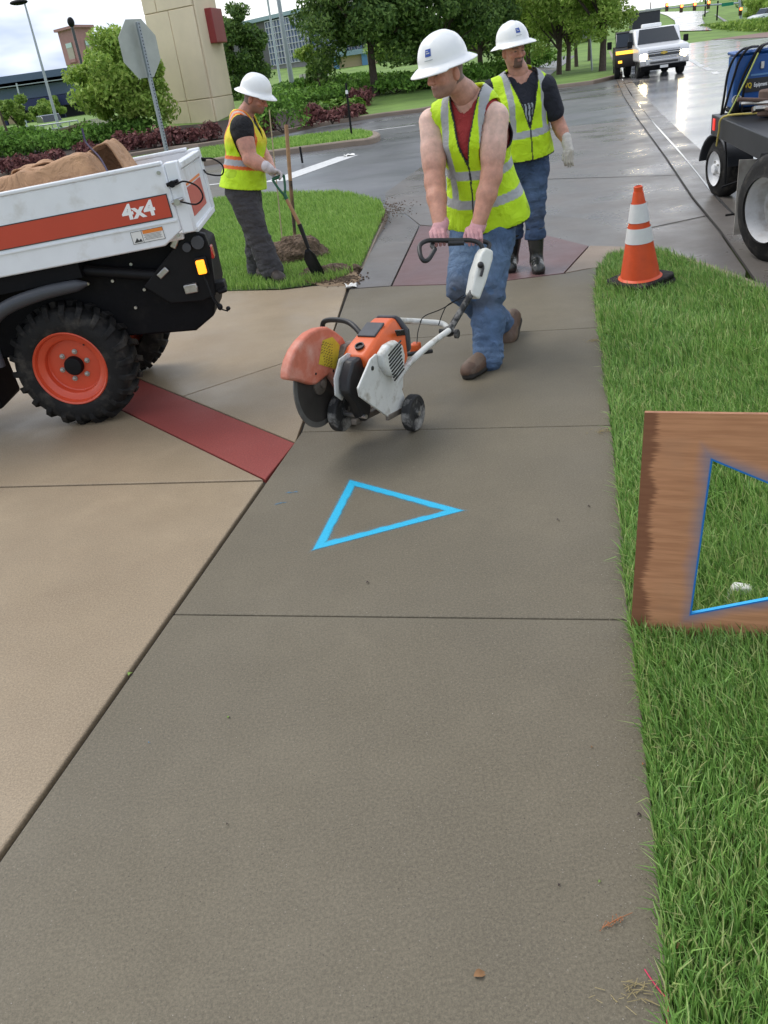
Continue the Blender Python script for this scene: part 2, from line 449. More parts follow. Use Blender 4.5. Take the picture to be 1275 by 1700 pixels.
def wet_asphalt(name, base, lo, hi):
    m = mat(name, base, 0.4, var=0.22, vscale=0.5, bump=0.0, color2=tuple(0.62 * v for v in base), mscale=0.35, mpos=(0.4, 0.62))
    N, L = m.node_tree.nodes, m.node_tree.links; b = N['Principled BSDF']
    t = N.new('ShaderNodeTexCoord')
    mp_ = N.new('ShaderNodeMapping'); mp_.inputs['Scale'].default_value = (0.16, 0.35, 1); mp_.inputs['Rotation'].default_value = (0, 0, R(10))
    L.new(t.outputs['Object'], mp_.inputs['Vector'])
    n = N.new('ShaderNodeTexNoise'); n.inputs['Scale'].default_value = 1.6; n.inputs['Detail'].default_value = 6; L.new(mp_.outputs[0], n.inputs['Vector'])
    r = N.new('ShaderNodeMapRange'); r.inputs['From Min'].default_value = 0.38; r.inputs['From Max'].default_value = 0.62
    r.inputs['To Min'].default_value = lo; r.inputs['To Max'].default_value = hi
    L.new(n.outputs['Fac'], r.inputs['Value']); L.new(r.outputs[0], b.inputs['Roughness'])
    n2 = N.new('ShaderNodeTexNoise'); n2.inputs['Scale'].default_value = 90; n2.inputs['Detail'].default_value = 2; L.new(t.outputs['Object'], n2.inputs['Vector'])
    bp = N.new('ShaderNodeBump'); bp.inputs['Strength'].default_value = 0.18; bp.inputs['Distance'].default_value = 0.004
    L.new(n2.outputs['Fac'], bp.inputs['Height']); L.new(bp.outputs['Normal'], b.inputs['Normal'])
    b.inputs['Specular IOR Level'].default_value = 0.6
    return m
M_side = wet_asphalt('side_street_asphalt', (0.125, 0.125, 0.127), 0.25, 0.40)
M_main = wet_asphalt('main_road_wet_concrete', (0.16, 0.158, 0.165), 0.12, 0.22)
M_lawn = mat('lawn_base', (0.05, 0.085, 0.018), 0.95, var=0.35, vscale=1.2, bump=0.6, bscale=40)
M_lawnfar = mat('far_lawn', (0.16, 0.26, 0.05), 0.95, var=0.22, vscale=0.6, bump=0.8, bscale=25, color2=(0.12, 0.20, 0.04), mscale=0.25)
M_paintw = mat('white_road_paint', (0.62, 0.62, 0.6), 0.5, var=0.2, vscale=12, color2=(0.3, 0.3, 0.3), mscale=9, mpos=(0.6, 0.75))

def sheet(name, pts, mat_, kind='structure', parent=None, sub=0):
    me = bpy.data.meshes.new(name); me.from_pydata([tuple(map(float, p)) for p in pts], [], [tuple(range(len(pts)))])
    me.materials.append(mat_)
    bm = bmesh.new(); bm.from_mesh(me)
    for f in bm.faces:
        f.normal_update()
        if f.normal.z < 0: f.normal_flip()
    bmesh.ops.triangulate(bm, faces=bm.faces); bm.to_mesh(me); bm.free()
    o = link(name, me, parent)
    if kind and parent is None: o['kind'] = kind
    return o
def inset(poly, d):
    n = len(poly); A = sum(poly[i][0]*poly[(i+1) % n][1] - poly[(i+1) % n][0]*poly[i][1] for i in range(n))
    sg = 1 if A > 0 else -1; out = []
    for i in range(n):
        p0, p1, p2 = (np.array(poly[k % n][:2], float) for k in (i-1, i, i+1))
        e1 = (p1-p0)/np.linalg.norm(p1-p0); e2 = (p2-p1)/np.linalg.norm(p2-p1)
        n1 = np.array([-e1[1], e1[0]])*sg; n2 = np.array([-e2[1], e2[0]])*sg
        bs = n1+n2; bs /= max(1e-6, bs @ n1)
        out.append(tuple(p1 + bs*d))
    return out
def slab(name, poly, mat_, parent, gap=0.004, z=0.0, th=0.16, bev=0.005, tilt=None):
    p2 = inset([tuple(p[:2]) for p in poly], gap)
    zz = (lambda x, y: z) if tilt is None else tilt
    k = len(p2); mb = MB()
    mb.add([(x, y, zz(x, y)) for x, y in p2] + [(x, y, zz(x, y)-th) for x, y in p2],
           [tuple(range(k)), tuple(range(2*k-1, k-1, -1))] + [(i, (i+1) % k, k+(i+1) % k, k+i) for i in range(k)])
    return mb.build(name, mat_, parent, bevel=bev, smooth=0)

ZR = -0.13
# the whole ground, to the horizon
gp = [(-1500, -60, -0.24), (1500, -60, -0.24), (1500, 2500, -0.24), (-1500, 2500, -0.24)]
sheet('ground', gp, M_lawnfar)
RD = np.array([0.30, 1.0]); RD /= np.linalg.norm(RD)         # direction of the main road
# carriageways
sheet('side_street', [(-70, 7.2, ZR), (3.3, 7.2, ZR), (16, 45, ZR), (16, 62, ZR), (-70, 62, ZR)], M_side)
gut = [G(*p, ZR) for p in [(1240, 450), (1195, 385), (1150, 330), (1105, 262), (1060, 200), (1035, 160), (1022, 130)]]
gl = [np.array([g[0], g[1]]) for g in gut]
gl = [gl[0] + (gl[0]-gl[1])*8] + gl + [gl[-1] + RD*260]
main_left = [(p[0], p[1], ZR + 0.006) for p in gl]
sheet('main_road', main_left + [(150, 330, ZR + 0.006), (60, 90, ZR+0.006), (14, -20, ZR + 0.006)], M_main)

# sidewalk of separate slabs with recessed joints
base = sheet('sidewalk', [(-1.9, -0.8, -0.022), (0.1, -0.8, -0.022), (2.2, 7.3, -0.022), (-0.1, 7.6, -0.022)], M_gap)
def LE(y):  # left joint line of the sidewalk
    return -1.528 + 0.276*y if y < 4.15 else -0.383 + (y-4.15)*0.103
def RE(y): return 0.165 + 0.266*y
jl = [G(300, 1018), G(500, 717)]; jr = [G(1040, 1030), G(985, 710)]
ys = [(-0.5, -0.9), (jl[0][1], jr[0][1]), (jl[1][1], jr[1][1]), (5.75, 5.25), (7.45, 6.9)]
for i in range(4):
    a, b = ys[i], ys[i+1]
    pl = [(LE(a[0]), a[0]), (RE(a[1])+.02, a[1]), (RE(b[1])+.02, b[1]), (LE(b[0]), b[0])]
    if i == 2: pl = [(LE(a[0]), a[0]), (RE(a[1])+.02, a[1]), (RE(b[1])+.02, b[1]), (LE(b[0]), b[0]), (LE(4.2), 4.2)]
    if i == 2: pl = pl[:4]
    if i == 3: pl = [(LE(a[0]), a[0]), (RE(a[1])+.02, a[1]), (2.02, 6.86), tuple(G(937, 454)[:2]), tuple(G(800, 471)[:2]), tuple(G(650, 475)[:2]), tuple(G(580, 480)[:2])]
    slab('sidewalk_slab', pl, M_walk, base, 0.0026)

# tan plaza to the left with a red band let into it
def Pz(px, py): return tuple(G(px, py)[:2])
plz = sheet('plaza_pavement', [(-6, -0.8, -0.024), (-1.8, -0.8, -0.024), (-0.4, 4.2, -0.024), (-0.1, 8.2, -0.024), (-1.4, 9.2, -0.024), (-6, 9.5, -0.024)], M_gap)
jA = Pz(0, 808); jB = Pz(441, 797)
dj = np.array(jB) - np.array(jA); jA = tuple(np.array(jB) - dj/np.linalg.norm(dj)*4.0)
slab('plaza_slab', [(LE(-.5)-.006, -.5), jB, jA, (-5.2, -.5)], M_plaza, plz, 0.008, bev=.007)
b0, b1 = np.array(Pz(441, 797)), np.array(Pz(491, 735))
bd = np.array([-1.04, 1.38]); bd /= np.linalg.norm(bd)
q0, q1 = b0 + bd*5.0, b1 + bd*5.0
slab('red_band', [tuple(b0), tuple(b1), tuple(q1), tuple(q0)], M_redband, plz, 0.005)
slab('plaza_slab', [jA, tuple(b0), tuple(q0), (-5.2, 6.0)], M_plaza, plz, 0.005)
k0 = Pz(300, 652); k1 = Pz(522, 630)
ms = tuple(b1 + bd*1.25)
slab('plaza_slab', [tuple(b1), (LE(5.62), 5.62), ms], M_plaza, plz, 0.004)
slab('plaza_slab', [ms, (LE(5.62), 5.62), (LE(7.4), 7.4), Pz(560, 470), Pz(470, 481), Pz(330, 484), (-4.6, 9.0), tuple(q1)], M_plaza, plz, 0.004)

# kerb ramp: dull red pad, concrete wings, apron towards the street
def rz(x, y): return float(-0.122*S(7.5, 11.2, y + (x-1.2)*0.35))
wing = thing('kerb_ramp', None, None, (1.2, 8, -.1)); wing['kind'] = 'structure'
slab('ramp_pad', [G(650, 474)[:2], G(800, 470)[:2], G(936, 453)[:2], G(978, 413, -.04)[:2], G(905, 392, -.06)[:2], G(800, 384, -.08)[:2], G(697, 372, -.1)[:2]], M_redpad, wing, 0.006, tilt=lambda x, y: rz(x, y) - 0.002)
slab('ramp_wing', [G(580, 479)[:2], G(649, 474)[:2], G(696, 372, -.1)[:2], G(668, 352, -.1)[:2], G(645, 346, -.1)[:2], G(600, 448)[:2]], M_apron, wing, 0.004, tilt=rz)
slab('ramp_wing', [G(697, 371, -.1)[:2], G(800, 383, -.08)[:2], G(905, 391, -.06)[:2], G(979, 412, -.04)[:2], G(1085, 411, -.05)[:2], G(1000, 372, -.12)[:2], G(860, 350, -.12)[:2], G(700, 352, -.12)[:2], G(669, 351, -.12)[:2]], M_apron, wing, 0.004, tilt=lambda x, y: min(rz(x, y), -0.06))
slab('ramp_wing', [G(937, 453)[:2], G(979, 414, -.04)[:2], G(1085, 414, -.02)[:2], G(1010, 420)[:2], (2.05, 6.85), (1.94, 6.86)], M_kerb, wing, 0.004, tilt=lambda x, y: rz(x, y)*0.5)
# concrete mouth of the side street and valley gutter beside the main road
sheet('street_mouth', [G(640, 350, ZR+.003), G(800, 375, ZR+.003), G(1000, 415, ZR+.003), G(1120, 445, ZR+.003), G(1232, 490, ZR+.003)] + [(p[0]-.01, p[1], ZR+.003) for p in gl[1:6]] + [G(880, 215, ZR+.003), G(720, 262, ZR+.003), G(640, 320, ZR+.003)], M_apron)
gr_in = [(p[0], p[1], ZR+.012) for p in gl[:-1]]; gr_out = [(p[0]+0.62, p[1]+.1, ZR+.012) for p in gl[:-1]]
sheet('valley_gutter', gr_in + gr_out[::-1], M_kerb if False else M_apron)
seam = MB()
for p, q in zip(gr_in[:-1], gr_in[1:]):
    d = np.array(q)-np.array(p); n = np.array([d[1], -d[0], 0])/np.linalg.norm(d)*0.009
    a, b = np.array(p), np.array(q); up = np.array([0, 0, .004])
    seam.add([a-n+up, a+n+up, b+n+up, b-n+up], [(0, 1, 2, 3)])
for a, b in (((830, 300), (1128, 291)), ((1040, 387), (1180, 357))):
    a, b = G(*a, ZR+.003), G(*b, ZR+.003); d = b-a; n = np.array([d[1], -d[0], 0])/np.linalg.norm(d)*0.012; up = np.array([0, 0, .004])
    seam.add([a-n+up, a+n+up, b+n+up, b-n+up], [(0, 1, 2, 3)])
so = seam.build('pavement_seam', M_gap, None, smooth=0); so['kind'] = 'structure'
# water standing in the gutter
M_water = mat('gutter_water', (0.10, 0.10, 0.10), 0.04, spec=1.0, bump=0.08, bscale=6)
wl_, wr_ = [], []
for i, p in enumerate([tuple(v) for v in spline(gr_in[1:], 6)]):
    w = 0.016 + 0.006*math.sin(i*.7); wl_.append((p[0]+.26-w, p[1], ZR+.0165)); wr_.append((p[0]+.26+w, p[1]+.02, ZR+.0165))
sheet('gutter_water', wl_ + wr_[::-1], M_water)
# lane line of the main road, stop bar of the side street
def strip(name, a, b, w, z, m, parent=None):
    d = b-a; n = np.array([d[1], -d[0], 0])/np.linalg.norm(d)*w/2
    pts = [a-n, a+n, b+n, b-n]
    return sheet(name, [(p[0], p[1], z) for p in pts], m, 'structure', parent)
for a, b in (((1145, 99), (1166, 111)), ((1170, 113), (1180, 117)), ((1184, 120), (1191, 123))):
    strip('lane_line', G(*a, ZR), G(*b, ZR), 0.24, ZR+.012, M_paintw)
strip('stop_bar', G(455, 302, ZR), G(578, 259, ZR), 0.55, ZR+.005, M_paintw)
strip('lane_line', G(330, 309, ZR), G(368, 305, ZR), 0.14, ZR+.005, M_paintw)
strip('lane_line', G(620, 217, ZR), G(690, 208, ZR), 0.2, ZR+.005, M_paintw)

# kerb stones: swept profile
def kerb(name, pts, w, h, mat_, z0=ZR, side=1):
    P = [np.array(p[:2], float) for p in pts]; vs, fs = [], []
    prof = [(0, -.1), (0.0, h-.03), (0.03, h), (w, h), (w, -.1)]
    for i, p in enumerate(P):
        d = P[min(i+1, len(P)-1)] - P[max(i-1, 0)]; d /= np.linalg.norm(d); n = np.array([-d[1], d[0]])*side
        for u, v in prof: vs.append((*(p + n*u), z0+v))
    k = len(prof)
    for i in range(len(P)-1):
        for j in range(k-1): fs.append((i*k+j, i*k+j+1, (i+1)*k+j+1, (i+1)*k+j))
    fs += [tuple(range(k)), tuple((len(P)-1)*k+j for j in range(k))]
    mb = MB(); mb.add(vs, fs); o = mb.build(name, mat_, None, smooth=40); o['kind'] = 'structure'; return o
def lawn(name, poly, z, mat_=None):
    return sheet(name, [(p[0], p[1], z) for p in poly], mat_ or M_lawn)
# right verge, its kerb curves round to the main road
vk = spline([(*G(p, q)[:2], 0) for p, q in [(1012, 421), (1045, 413), (1090, 413), (1150, 427), (1210, 447), (1275, 472)]], 4)
vk += [Vector((3.0, 4.0, 0)), Vector((2.6, 0.5, 0)), Vector((2.2, -2, 0))]
kerb('kerb', vk[::-1], 0.15, 0.13, M_kerb, side=1)
ge = [(1104, 1690), (1093, 1450), (1069, 1200), (1040, 1000), (1018, 720), (1000, 600), (987, 500), (997, 440)]
edge_r = [(0.1, -1.0)] + [tuple(G(*p)[:2]) for p in ge]
verge_poly = edge_r + [(v.x-.05*(v.y > 5.5), v.y-.12*(v.y > 5)) for v in vk]
verge_poly = edge_r + [(v.x-0.13*(0.9 if v.y < 7 else 0.2), v.y-0.13*(0.3 if v.y < 7 else 1)) for v in vk]
lawn('verge_lawn', verge_poly, -0.012)
# left lawn patch
ll = [(330, 482), (400, 481), (470, 478), (545, 468), (578, 458), (600, 440), (620, 395), (640, 352), (632, 336), (605, 327), (560, 320), (470, 321), (400, 326), (330, 336)]
llp = [tuple(G(*p)[:2]) for p in ll] + [(-6.0, 17.6), (-7.0, 10.5)]
lawn('left_lawn', llp, -0.006)
slab('lawn_edge_footing', inset(llp, -0.02), M_kerb, None, 0, -0.02, 0.12, 0)['kind'] = 'structure'
# median island
isl = [(-60, 388), (0, 336), (330, 277), (560, 246), (612, 240), (630, 234), (628, 228), (600, 224), (560, 228), (330, 256), (0, 306), (-60, 330)]
islp = [tuple(G(*p, ZR)[:2]) for p in isl]
ik = spline([(*p, 0) for p in islp], 4)
kerb('median_kerb', [(v.x, v.y) for v in ik], 0.2, 0.15, M_kerb, side=1)
islg = inset([(v.x, v.y) for v in ik[:-1]], 0.2)
lawn('median_lawn', islg, 0.012, M_lawnfar)
# far side: kerb, rising lawn and planting beds
fk = [(0, 297), (140, 274), (282, 251), (330, 246), (449, 227), (549, 207), (637, 194), (697, 187), (800, 168), (919, 148), (985, 140), (1014, 133)]
fkp = [np.array(G(*p, ZR)[:2]) for p in fk]
fkp = [fkp[0] + (fkp[0]-fkp[1])*4] + fkp
corner = fkp[-1]
fkp += [corner + np.array([.9, 1.2]), corner + np.array([1.5, 3.0])]
fkp += [fkp[-1] + RD*k for k in (6, 14, 30, 60, 110, 220)]
kerb('far_kerb', fkp, 0.25, 0.15, M_kerb, side=1)
_kx = np.array([p[0] for p in fkp[:14]]); _ky = np.array([p[1] for p in fkp[:14]])
def TZ(x, y):
    t = y - np.interp(x, _kx, _ky)
    w = 1 - S(3.0, 11.0, x - (y-38)*0.25)
    wl2 = 1 - 0.35*S(-6.0, -12.0, x)
    return 0.012 + w*wl2*(0.85*S(1.5, 20, t) + 0.35*S(18, 45, t))
def GT(px, py):
    d = ray(px, py); d = d/d[1]
    for Y in np.arange(28, 260, 0.25):
        P = CAM + d*Y
        if P[2] <= TZ(P[0], Y): return np.array([P[0], P[1], TZ(P[0], Y)])
    P = CAM + d*120; P[2] = TZ(P[0], 120); return P
ts = [0.2, 1, 2, 3.5, 5, 7, 9, 12, 15, 18, 22, 27, 33, 40, 55, 80, 130, 230]
vs, fs = [], []; n = len(fkp)
dirs = []
for i, p in enumerate(fkp):
    a = min(1, max(0, (p[0]+13)/26)); d = np.array([-0.25+0.55*a, 1]); dirs.append(d/np.linalg.norm(d))
fine_i = np.linspace(0, n-1, 60)
cols = []
for q in fine_i:
    i = min(int(q), n-2); f = q-i
    cols.append((fkp[i]*(1-f)+fkp[i+1]*f, dirs[i]*(1-f)+dirs[i+1]*f))
for p, d in cols:
    for t in ts:
        q = p + d*t + (np.array([-0.22, 0.0]) if False else 0); vs.append((q[0], q[1], float(TZ(q[0], q[1]))))
for i in range(len(cols)-1):
    for j in range(len(ts)-1):
        a = i*len(ts)+j; fs.append((a, a+len(ts), a+len(ts)+1, a+1))
me = fast_mesh('far_lawn', vs, np.array(fs), [M_lawnfar], True); o = link('far_lawn', me); o['kind'] = 'structure'
def over_terrain(name, pts, m, dz=0.03, nrow=10):
    """a bed or path laid on the far terrain: pts = list of (left xy, right xy)"""
    vs, fs = [], []
    for a, b in pts:
        for k in range(nrow+1):
            x, y = np.array(a)*(1-k/nrow)+np.array(b)*k/nrow; vs.append((x, y, float(TZ(x, y))+dz))
    for i in range(len(pts)-1):
        for k in range(nrow): fs.append((i*(nrow+1)+k, i*(nrow+1)+k+1, (i+1)*(nrow+1)+k+1, (i+1)*(nrow+1)+k))
    o = link(name, fast_mesh(name, vs, np.array(fs), [m], True)); o['kind'] = 'structure'; return o
over_terrain('planting_bed', [(p + d*0.35, p + d*(9.0 if i < 27 else 4.0)) for i, (p, d) in enumerate(cols) if p[0] < float(G(603, 198, ZR)[0])], M_mulch)
# footpath beside the row of trees
pth = [((8.2+.30*t, 41.8+t), (9.6+.30*t, 41.4+t)) for t in (3, 8, 14, 22, 32, 45, 70, 110)]
over_terrain('footpath', pth, M_apron, 0.03, 2)
# hill beyond the junction with the road climbing it
_hy = [90, 112, 150, 200, 260, 340, 700]; _hz = [-.16, .3, 1.9, 4.0, 6.2, 7.6, 9.5]
def HZ(Y): return float(np.interp(Y, _hy, _hz))
def GH(px, py, dz=.0):
    d = ray(px, py); d = d/d[1]
    for Y in np.arange(85, 690, .5):
        P = CAM+d*Y
        if P[2] <= HZ(Y)+dz: return (P[0], P[1], HZ(Y)+dz)
    P = CAM+d*690; return (P[0], P[1], HZ(690)+dz)
hv, hf = [], []
for Y in np.concatenate([np.arange(90, 200, 6), np.arange(200, 360, 20), [420, 520, 700]]):
    for X in (-150, -60, 20, 40, 80, 140, 220, 330): hv.append((X, Y, HZ(Y)))
for i in range(len(hv)//8-1):
    for k in range(7): hf.append((i*8+k, i*8+k+1, (i+1)*8+k+1, (i+1)*8+k))
o = link('hill', fast_mesh('hill', hv, np.array(hf), [M_lawnfar], True)); o['kind'] = 'structure'
def hill_strip(name, L_, R_, m, dz=.12):
    vs, fs = [], []
    for (a, b) in zip(L_, R_): vs += [GH(*a, dz), GH(*b, dz)]
    for i in range(len(L_)-1): fs.append((2*i, 2*i+1, 2*i+3, 2*i+2))
    o = link(name, fast_mesh(name, vs, np.array(fs), [m], True)); o['kind'] = 'structure'
hill_strip('hill_road', [(1100, 52), (1122, 44), (1120, 34), (1108, 26), (1090, 20)], [(1182, 50), (1172, 42), (1166, 32), (1166, 25), (1178, 18)], M_main)
hill_strip('hill_path', [(1214, 46), (1200, 34), (1186, 24)], [(1222, 46), (1206, 34), (1189, 24)], M_apron, .14)
# ------------------------------------------------------------------ utility work vehicle at the left
M_white = mat('white_enamel', (0.78, 0.80, 0.82), 0.32, var=0.05, vscale=6, spec=0.5, coat=0.2, color2=(0.56, 0.54, 0.50), mscale=7, mpos=(0.56, 0.82))
M_orange = mat('orange_red_enamel', (0.62, 0.075, 0.028), 0.38, var=0.10, vscale=6, coat=0.15)
M_stripe = mat('red_stripe_decal', (0.50, 0.060, 0.028), 0.4, var=0.06, vscale=3)
M_blk = mat('black_paint', (0.007, 0.007, 0.008), 0.5, var=0.3, vscale=9, spec=0.2)
M_blkdust = mat('dusty_black_steel', (0.005, 0.005, 0.006), 0.6, spec=0.15, var=0.3, vscale=9, color2=(0.020, 0.018, 0.016), mscale=7, mpos=(0.55, 0.85), bump=0.1)
M_rub = mat('black_rubber', (0.013, 0.0125, 0.012), 0.75, spec=0.25, var=0.25, vscale=14, color2=(0.085, 0.075, 0.062), mscale=10, mpos=(0.50, 0.85), bump=0.35, bscale=90)
M_plast = mat('grey_black_plastic', (0.045, 0.048, 0.055), 0.45, var=0.15)
M_steel = mat('zinc_steel', (0.45, 0.44, 0.42), 0.35, metal=0.9, var=0.2, vscale=30)
M_amber = mat('amber_lamp_lit', (0.9, 0.28, 0.02), 0.3, emit=(1.0, 0.30, 0.015), estr=1.3)
M_redlens = mat('red_lens', (0.5, 0.02, 0.015), 0.25, coat=0.5)
M_warn = mat('warning_decal_white', (0.75, 0.74, 0.70), 0.5)
M_warno = mat('warning_decal_orange', (0.75, 0.22, 0.03), 0.5)
M_ink = mat('black_print', (0.03, 0.03, 0.03), 0.6)
M_lett = mat('white_lettering', (0.85, 0.85, 0.83), 0.45)

tool = thing('utility_vehicle', 'white and red four wheel drive utility work vehicle on the tan plaza', 'utility vehicle', (-1.75, 4.70, 0), world=False)
TC = Vector((0.07, 0, 0.34)); TR = Matrix.Rotation(R(-3.0), 3, 'Y')
def TT(p): return TR @ (Vector(p) - TC) + TC
class TB(MB):
    def add(s, v, f): return super().add([TT(p) for p in v], f)
Y0, Y1 = 0.0, 0.92
# cargo box
b = TB()
prof = [(-1.3, .922), (.80, .922), (.91, .985), (.91, 1.318), (-1.3, 1.318)]
b.prism(prof, (0, Y0, 0), (1, 0, 0), (0, 0, 1), (0, 1, 0), .045)
b.prism(prof, (0, Y1-.045, 0), (1, 0, 0), (0, 0, 1), (0, 1, 0), .045)
b.box((-.2, (Y0+Y1)/2, .95), (2.2, Y1-Y0-.1, .04))
cbox = b.build('cargo_box', M_white, tool, bevel=.008)
for y in (Y0+.022, Y1-.022):
    b = TB(); b.box((-.2, y, 1.327), (2.2, .06, .02)); b.build('top_rail', M_white, cbox, bevel=.006)
b = TB(); b.box((-.3, -.0015, 1.1185), (2.36, .003, .113)); b.build('stripe', M_stripe, cbox)
b = TB()
b.prism([(-1.3, 1.0575), (.8845, 1.0575), (.8845, 1.1795), (-1.3, 1.1795), (-1.3, 1.1745), (.8795, 1.1745), (.8795, 1.0625), (-1.3, 1.0625)], (0, -.004, 0), (1, 0, 0), (0, 0, 1), (0, 1, 0), .004); b.build('stripe_edge', M_ink, cbox)
b = TB(); b.box((-.3, -.004, 1.040), (2.4, .008, .008)); b.build('pressed_rib', M_white, cbox)
Mt = Matrix.Translation(TT((.715, -.0035, 1.122))) @ (TR.to_4x4()) @ Matrix.Rotation(R(90), 4, 'X') @ Matrix.Shear('XZ', 4, (0.0, 0.0))
text_obj('lettering', '4x4', .105, M_lett, cbox, Mt, .0012, .0035, 1.12)
b = TB(); b.box((.725, -.001, .992), (.175, .002, .062)); dec = b.build('warning_decal', M_warn, cbox)
b = TB(); b.box((.757, -.0025, 1.013), (.110, .002, .018)); b.build('decal_header', M_warno, cbox)
b = TB()
for i in range(5): b.box((.752, -.0025, .998-i*.0062), (.095-.01*(i % 2), .001, .0016))
b.prism([(.646, .967), (.664, .99), (.672, .975), (.684, .984), (.69, .968)], (0, -.0028, 0), (1, 0, 0), (0, 0, 1), (0, -1, 0), .0008)
for (x, z, w, h) in ((.725, .992+.031, .175, .002), (.725, .992-.031, .175, .002), (.6375, .992, .002, .062), (.8125, .992, .002, .062), (.696, .992, .002, .06)): b.box((x, -.0027, z), (w, .001, h))
b.build('decal_print', M_ink, cbox)
# tailgate
for y in (.04, Y1-.04):
    b = TB(); b.box((.945, y, 1.145), (.07, .075, .36)); b.build('corner_post', M_white, tool, bevel=.008)
b = TB(); b.box((.955, .46, 1.115), (.028, .76, .31)); b.box((.962, .46, 1.295), (.05, .76, .035)); b.box((.962, .46, .965), (.05, .76, .03))
tg = b.build('tailgate', M_white, tool, bevel=.006)
b = TB(); b.box((.9705, .42, 1.10), (.003, .52, .15)); b.build('tailgate_decal', M_stripe, tg)
b = TB(); b.box((.9715, .42, 1.19), (.003, .52, .012)); b.build('tailgate_trim', M_warno, tg)
for k, (z, dx) in enumerate(((1.22, .0), (1.13, .01))):
    b = TB(); b.cyl((.93, -.03, z), (.93, .01, z), .017, n=12); b.cyl((.90, -.012, z), (.965, -.012, z+.01), .010, n=8); b.build('latch', M_steel if k else M_blk, tool)
b = TB()
b.tube(spline([(.95, -.03, 1.215), (1.0, -.05, 1.225), (1.06, -.05, 1.19), (1.075, -.05, 1.135), (1.03, -.05, 1.105), (.95, -.03, 1.13)], 6), .0045, 6)
b.build('latch_cable', M_blk, tool)
b = TB(); b.cyl((.93, .84, 1.27), (1.0, .88, 1.25), .012, n=8)
b.tube(spline([(.985, .86, 1.26), (1.05, .84, 1.25), (1.10, .84, 1.20), (1.08, .84, 1.15), (1.0, .84, 1.17), (.98, .84, 1.2)], 6), .005, 6); b.build('latch_cable', M_blk, tool)
for x, z in ((.875, 1.285), (.885, .965)):
    b = TB(); b.cyl((x, -.012, z), (x, .0, z), .010, n=10); b.build('bolt', M_steel, cbox)
# chassis
b = TB()
b.prism([(-1.3, .45), (.35, .45), (.52, .43), (.80, .40), (.93, .47), (.975, .62), (.985, .86), (.90, .925), (-1.3, .925)], (0, .16, 0), (1, 0, 0), (0, 0, 1), (0, 1, 0), .42)
ch = b.build('chassis', M_blkdust, tool, bevel=.012)
b = TB()
b.prism([(.60, .72), (.84, .905), (.93, .97), (1.01, .935), (1.02, .86), (.985, .60), (.90, .58), (.72, .60)], (0, .075, 0), (1, 0, 0), (0, 0, 1), (0, 1, 0), .05)
b.build('hinge_plate', M_blk, tool, bevel=.006)
b = TB(); b.cyl((.965, .05, .90), (.965, .2, .90), .035, n=16); b.cyl((.90, .05, .885), (.90, .09, .885), .024, n=14); b.build('pivot', M_plast, ch)
for x, z, l, a in ((.845, .925, .075, .9), (.73, .775, .07, .55)):
    b = TB(); b.box((x, .066, z), (l, .014, .034), M=Matrix.Rotation(-a, 3, 'Y')); b.build('steel_link', M_steel, ch, bevel=.006)
b = TB(); b.cyl((.30, .11, .86), (.80, .11, .73), .032, n=14); b.cyl((.2, .11, .885), (.34, .11, .85), .02, n=12); b.build('lift_cylinder', M_blk, ch)
for x, z in ((.12, .80), (.24, .84), (.28, .78), (.42, .77), (.66, .70), (.58, .69), (.5, .60), (.55, .84), (.86, .72), (.8, .66)):
    b = TB(); b.cyl((x, .145, z), (x, .165, z), .009, n=8); b.build('bolt', M_steel, ch)
b = TB(); b.box((.86, .07, .665), (.075, .05, .05)); b.cyl((.885, .05, .665), (.885, .1, .665), .017, n=6); b.build('tow_bracket', M_steel, ch, bevel=.005)
b = TB(); b.box((.955, .02, .775), (.046, .03, .074)); b.build('indicator_lamp', M_amber, tool, bevel=.006)
b = TB(); b.box((.955, .045, .775), (.066, .025, .098)); b.build('lamp_housing', M_blk, tool, bevel=.006)
b = TB(); b.box((1.01, .12, .83), (.035, .06, .07)); b.build('tail_lamp', M_redlens, tool, bevel=.006)
b = TB(); b.box((1.005, .14, .635), (.075, .10, .055)); b.cyl((1.0, .09, .61), (1.05, .08, .62), .016, n=8); b.build('hitch_coupler', M_blk, tool, bevel=.008)
b = TB(); b.tube(spline([(.95, .03, .75), (.965, .02, .66), (.985, .02, .58), (1.0, .02, .545)], 6), .004, 6)
b.tube(spline([(.96, .03, .70), (.975, .0, .6), (1.0, .0, .54), (1.04, .0, .515)], 6), .004, 6); b.ell((1.0, .01, .545), (.016, .016, .02)); b.ell((1.045, 0, .53), (.013, .02, .012)); b.build('trailer_wire', M_blk, tool)
# fender lip over the wheel
fp = spline([(-.31, -.01, .45), (-.30, -.01, .62), (-.25, -.015, .71), (-.13, -.015, .77), (.05, -.01, .80), (.20, .01, .805), (.31, .04, .80)], 7)
b = TB(); b.tube(fp, [.03+.008*math.sin(i/len(fp)*3.1) if i < len(fp)-4 else .03-.006*(i-len(fp)+4) for i in range(len(fp))], 12)
b.build('fender_lip', M_plast, tool)
b = TB(); b.prism([(-1.3, .60), (-.36, .60), (-.36, .78), (-.2, .83), (.3, .84), (.3, .93), (-1.3, .93)], (0, .03, 0), (1, 0, 0), (0, 0, 1), (0, 1, 0), .2); b.build('fender', M_blkdust, tool)
b = TB(); b.box((-.62, .2, .36), (.42, .34, .34)); b.build('step', M_blkdust, tool, bevel=.02)

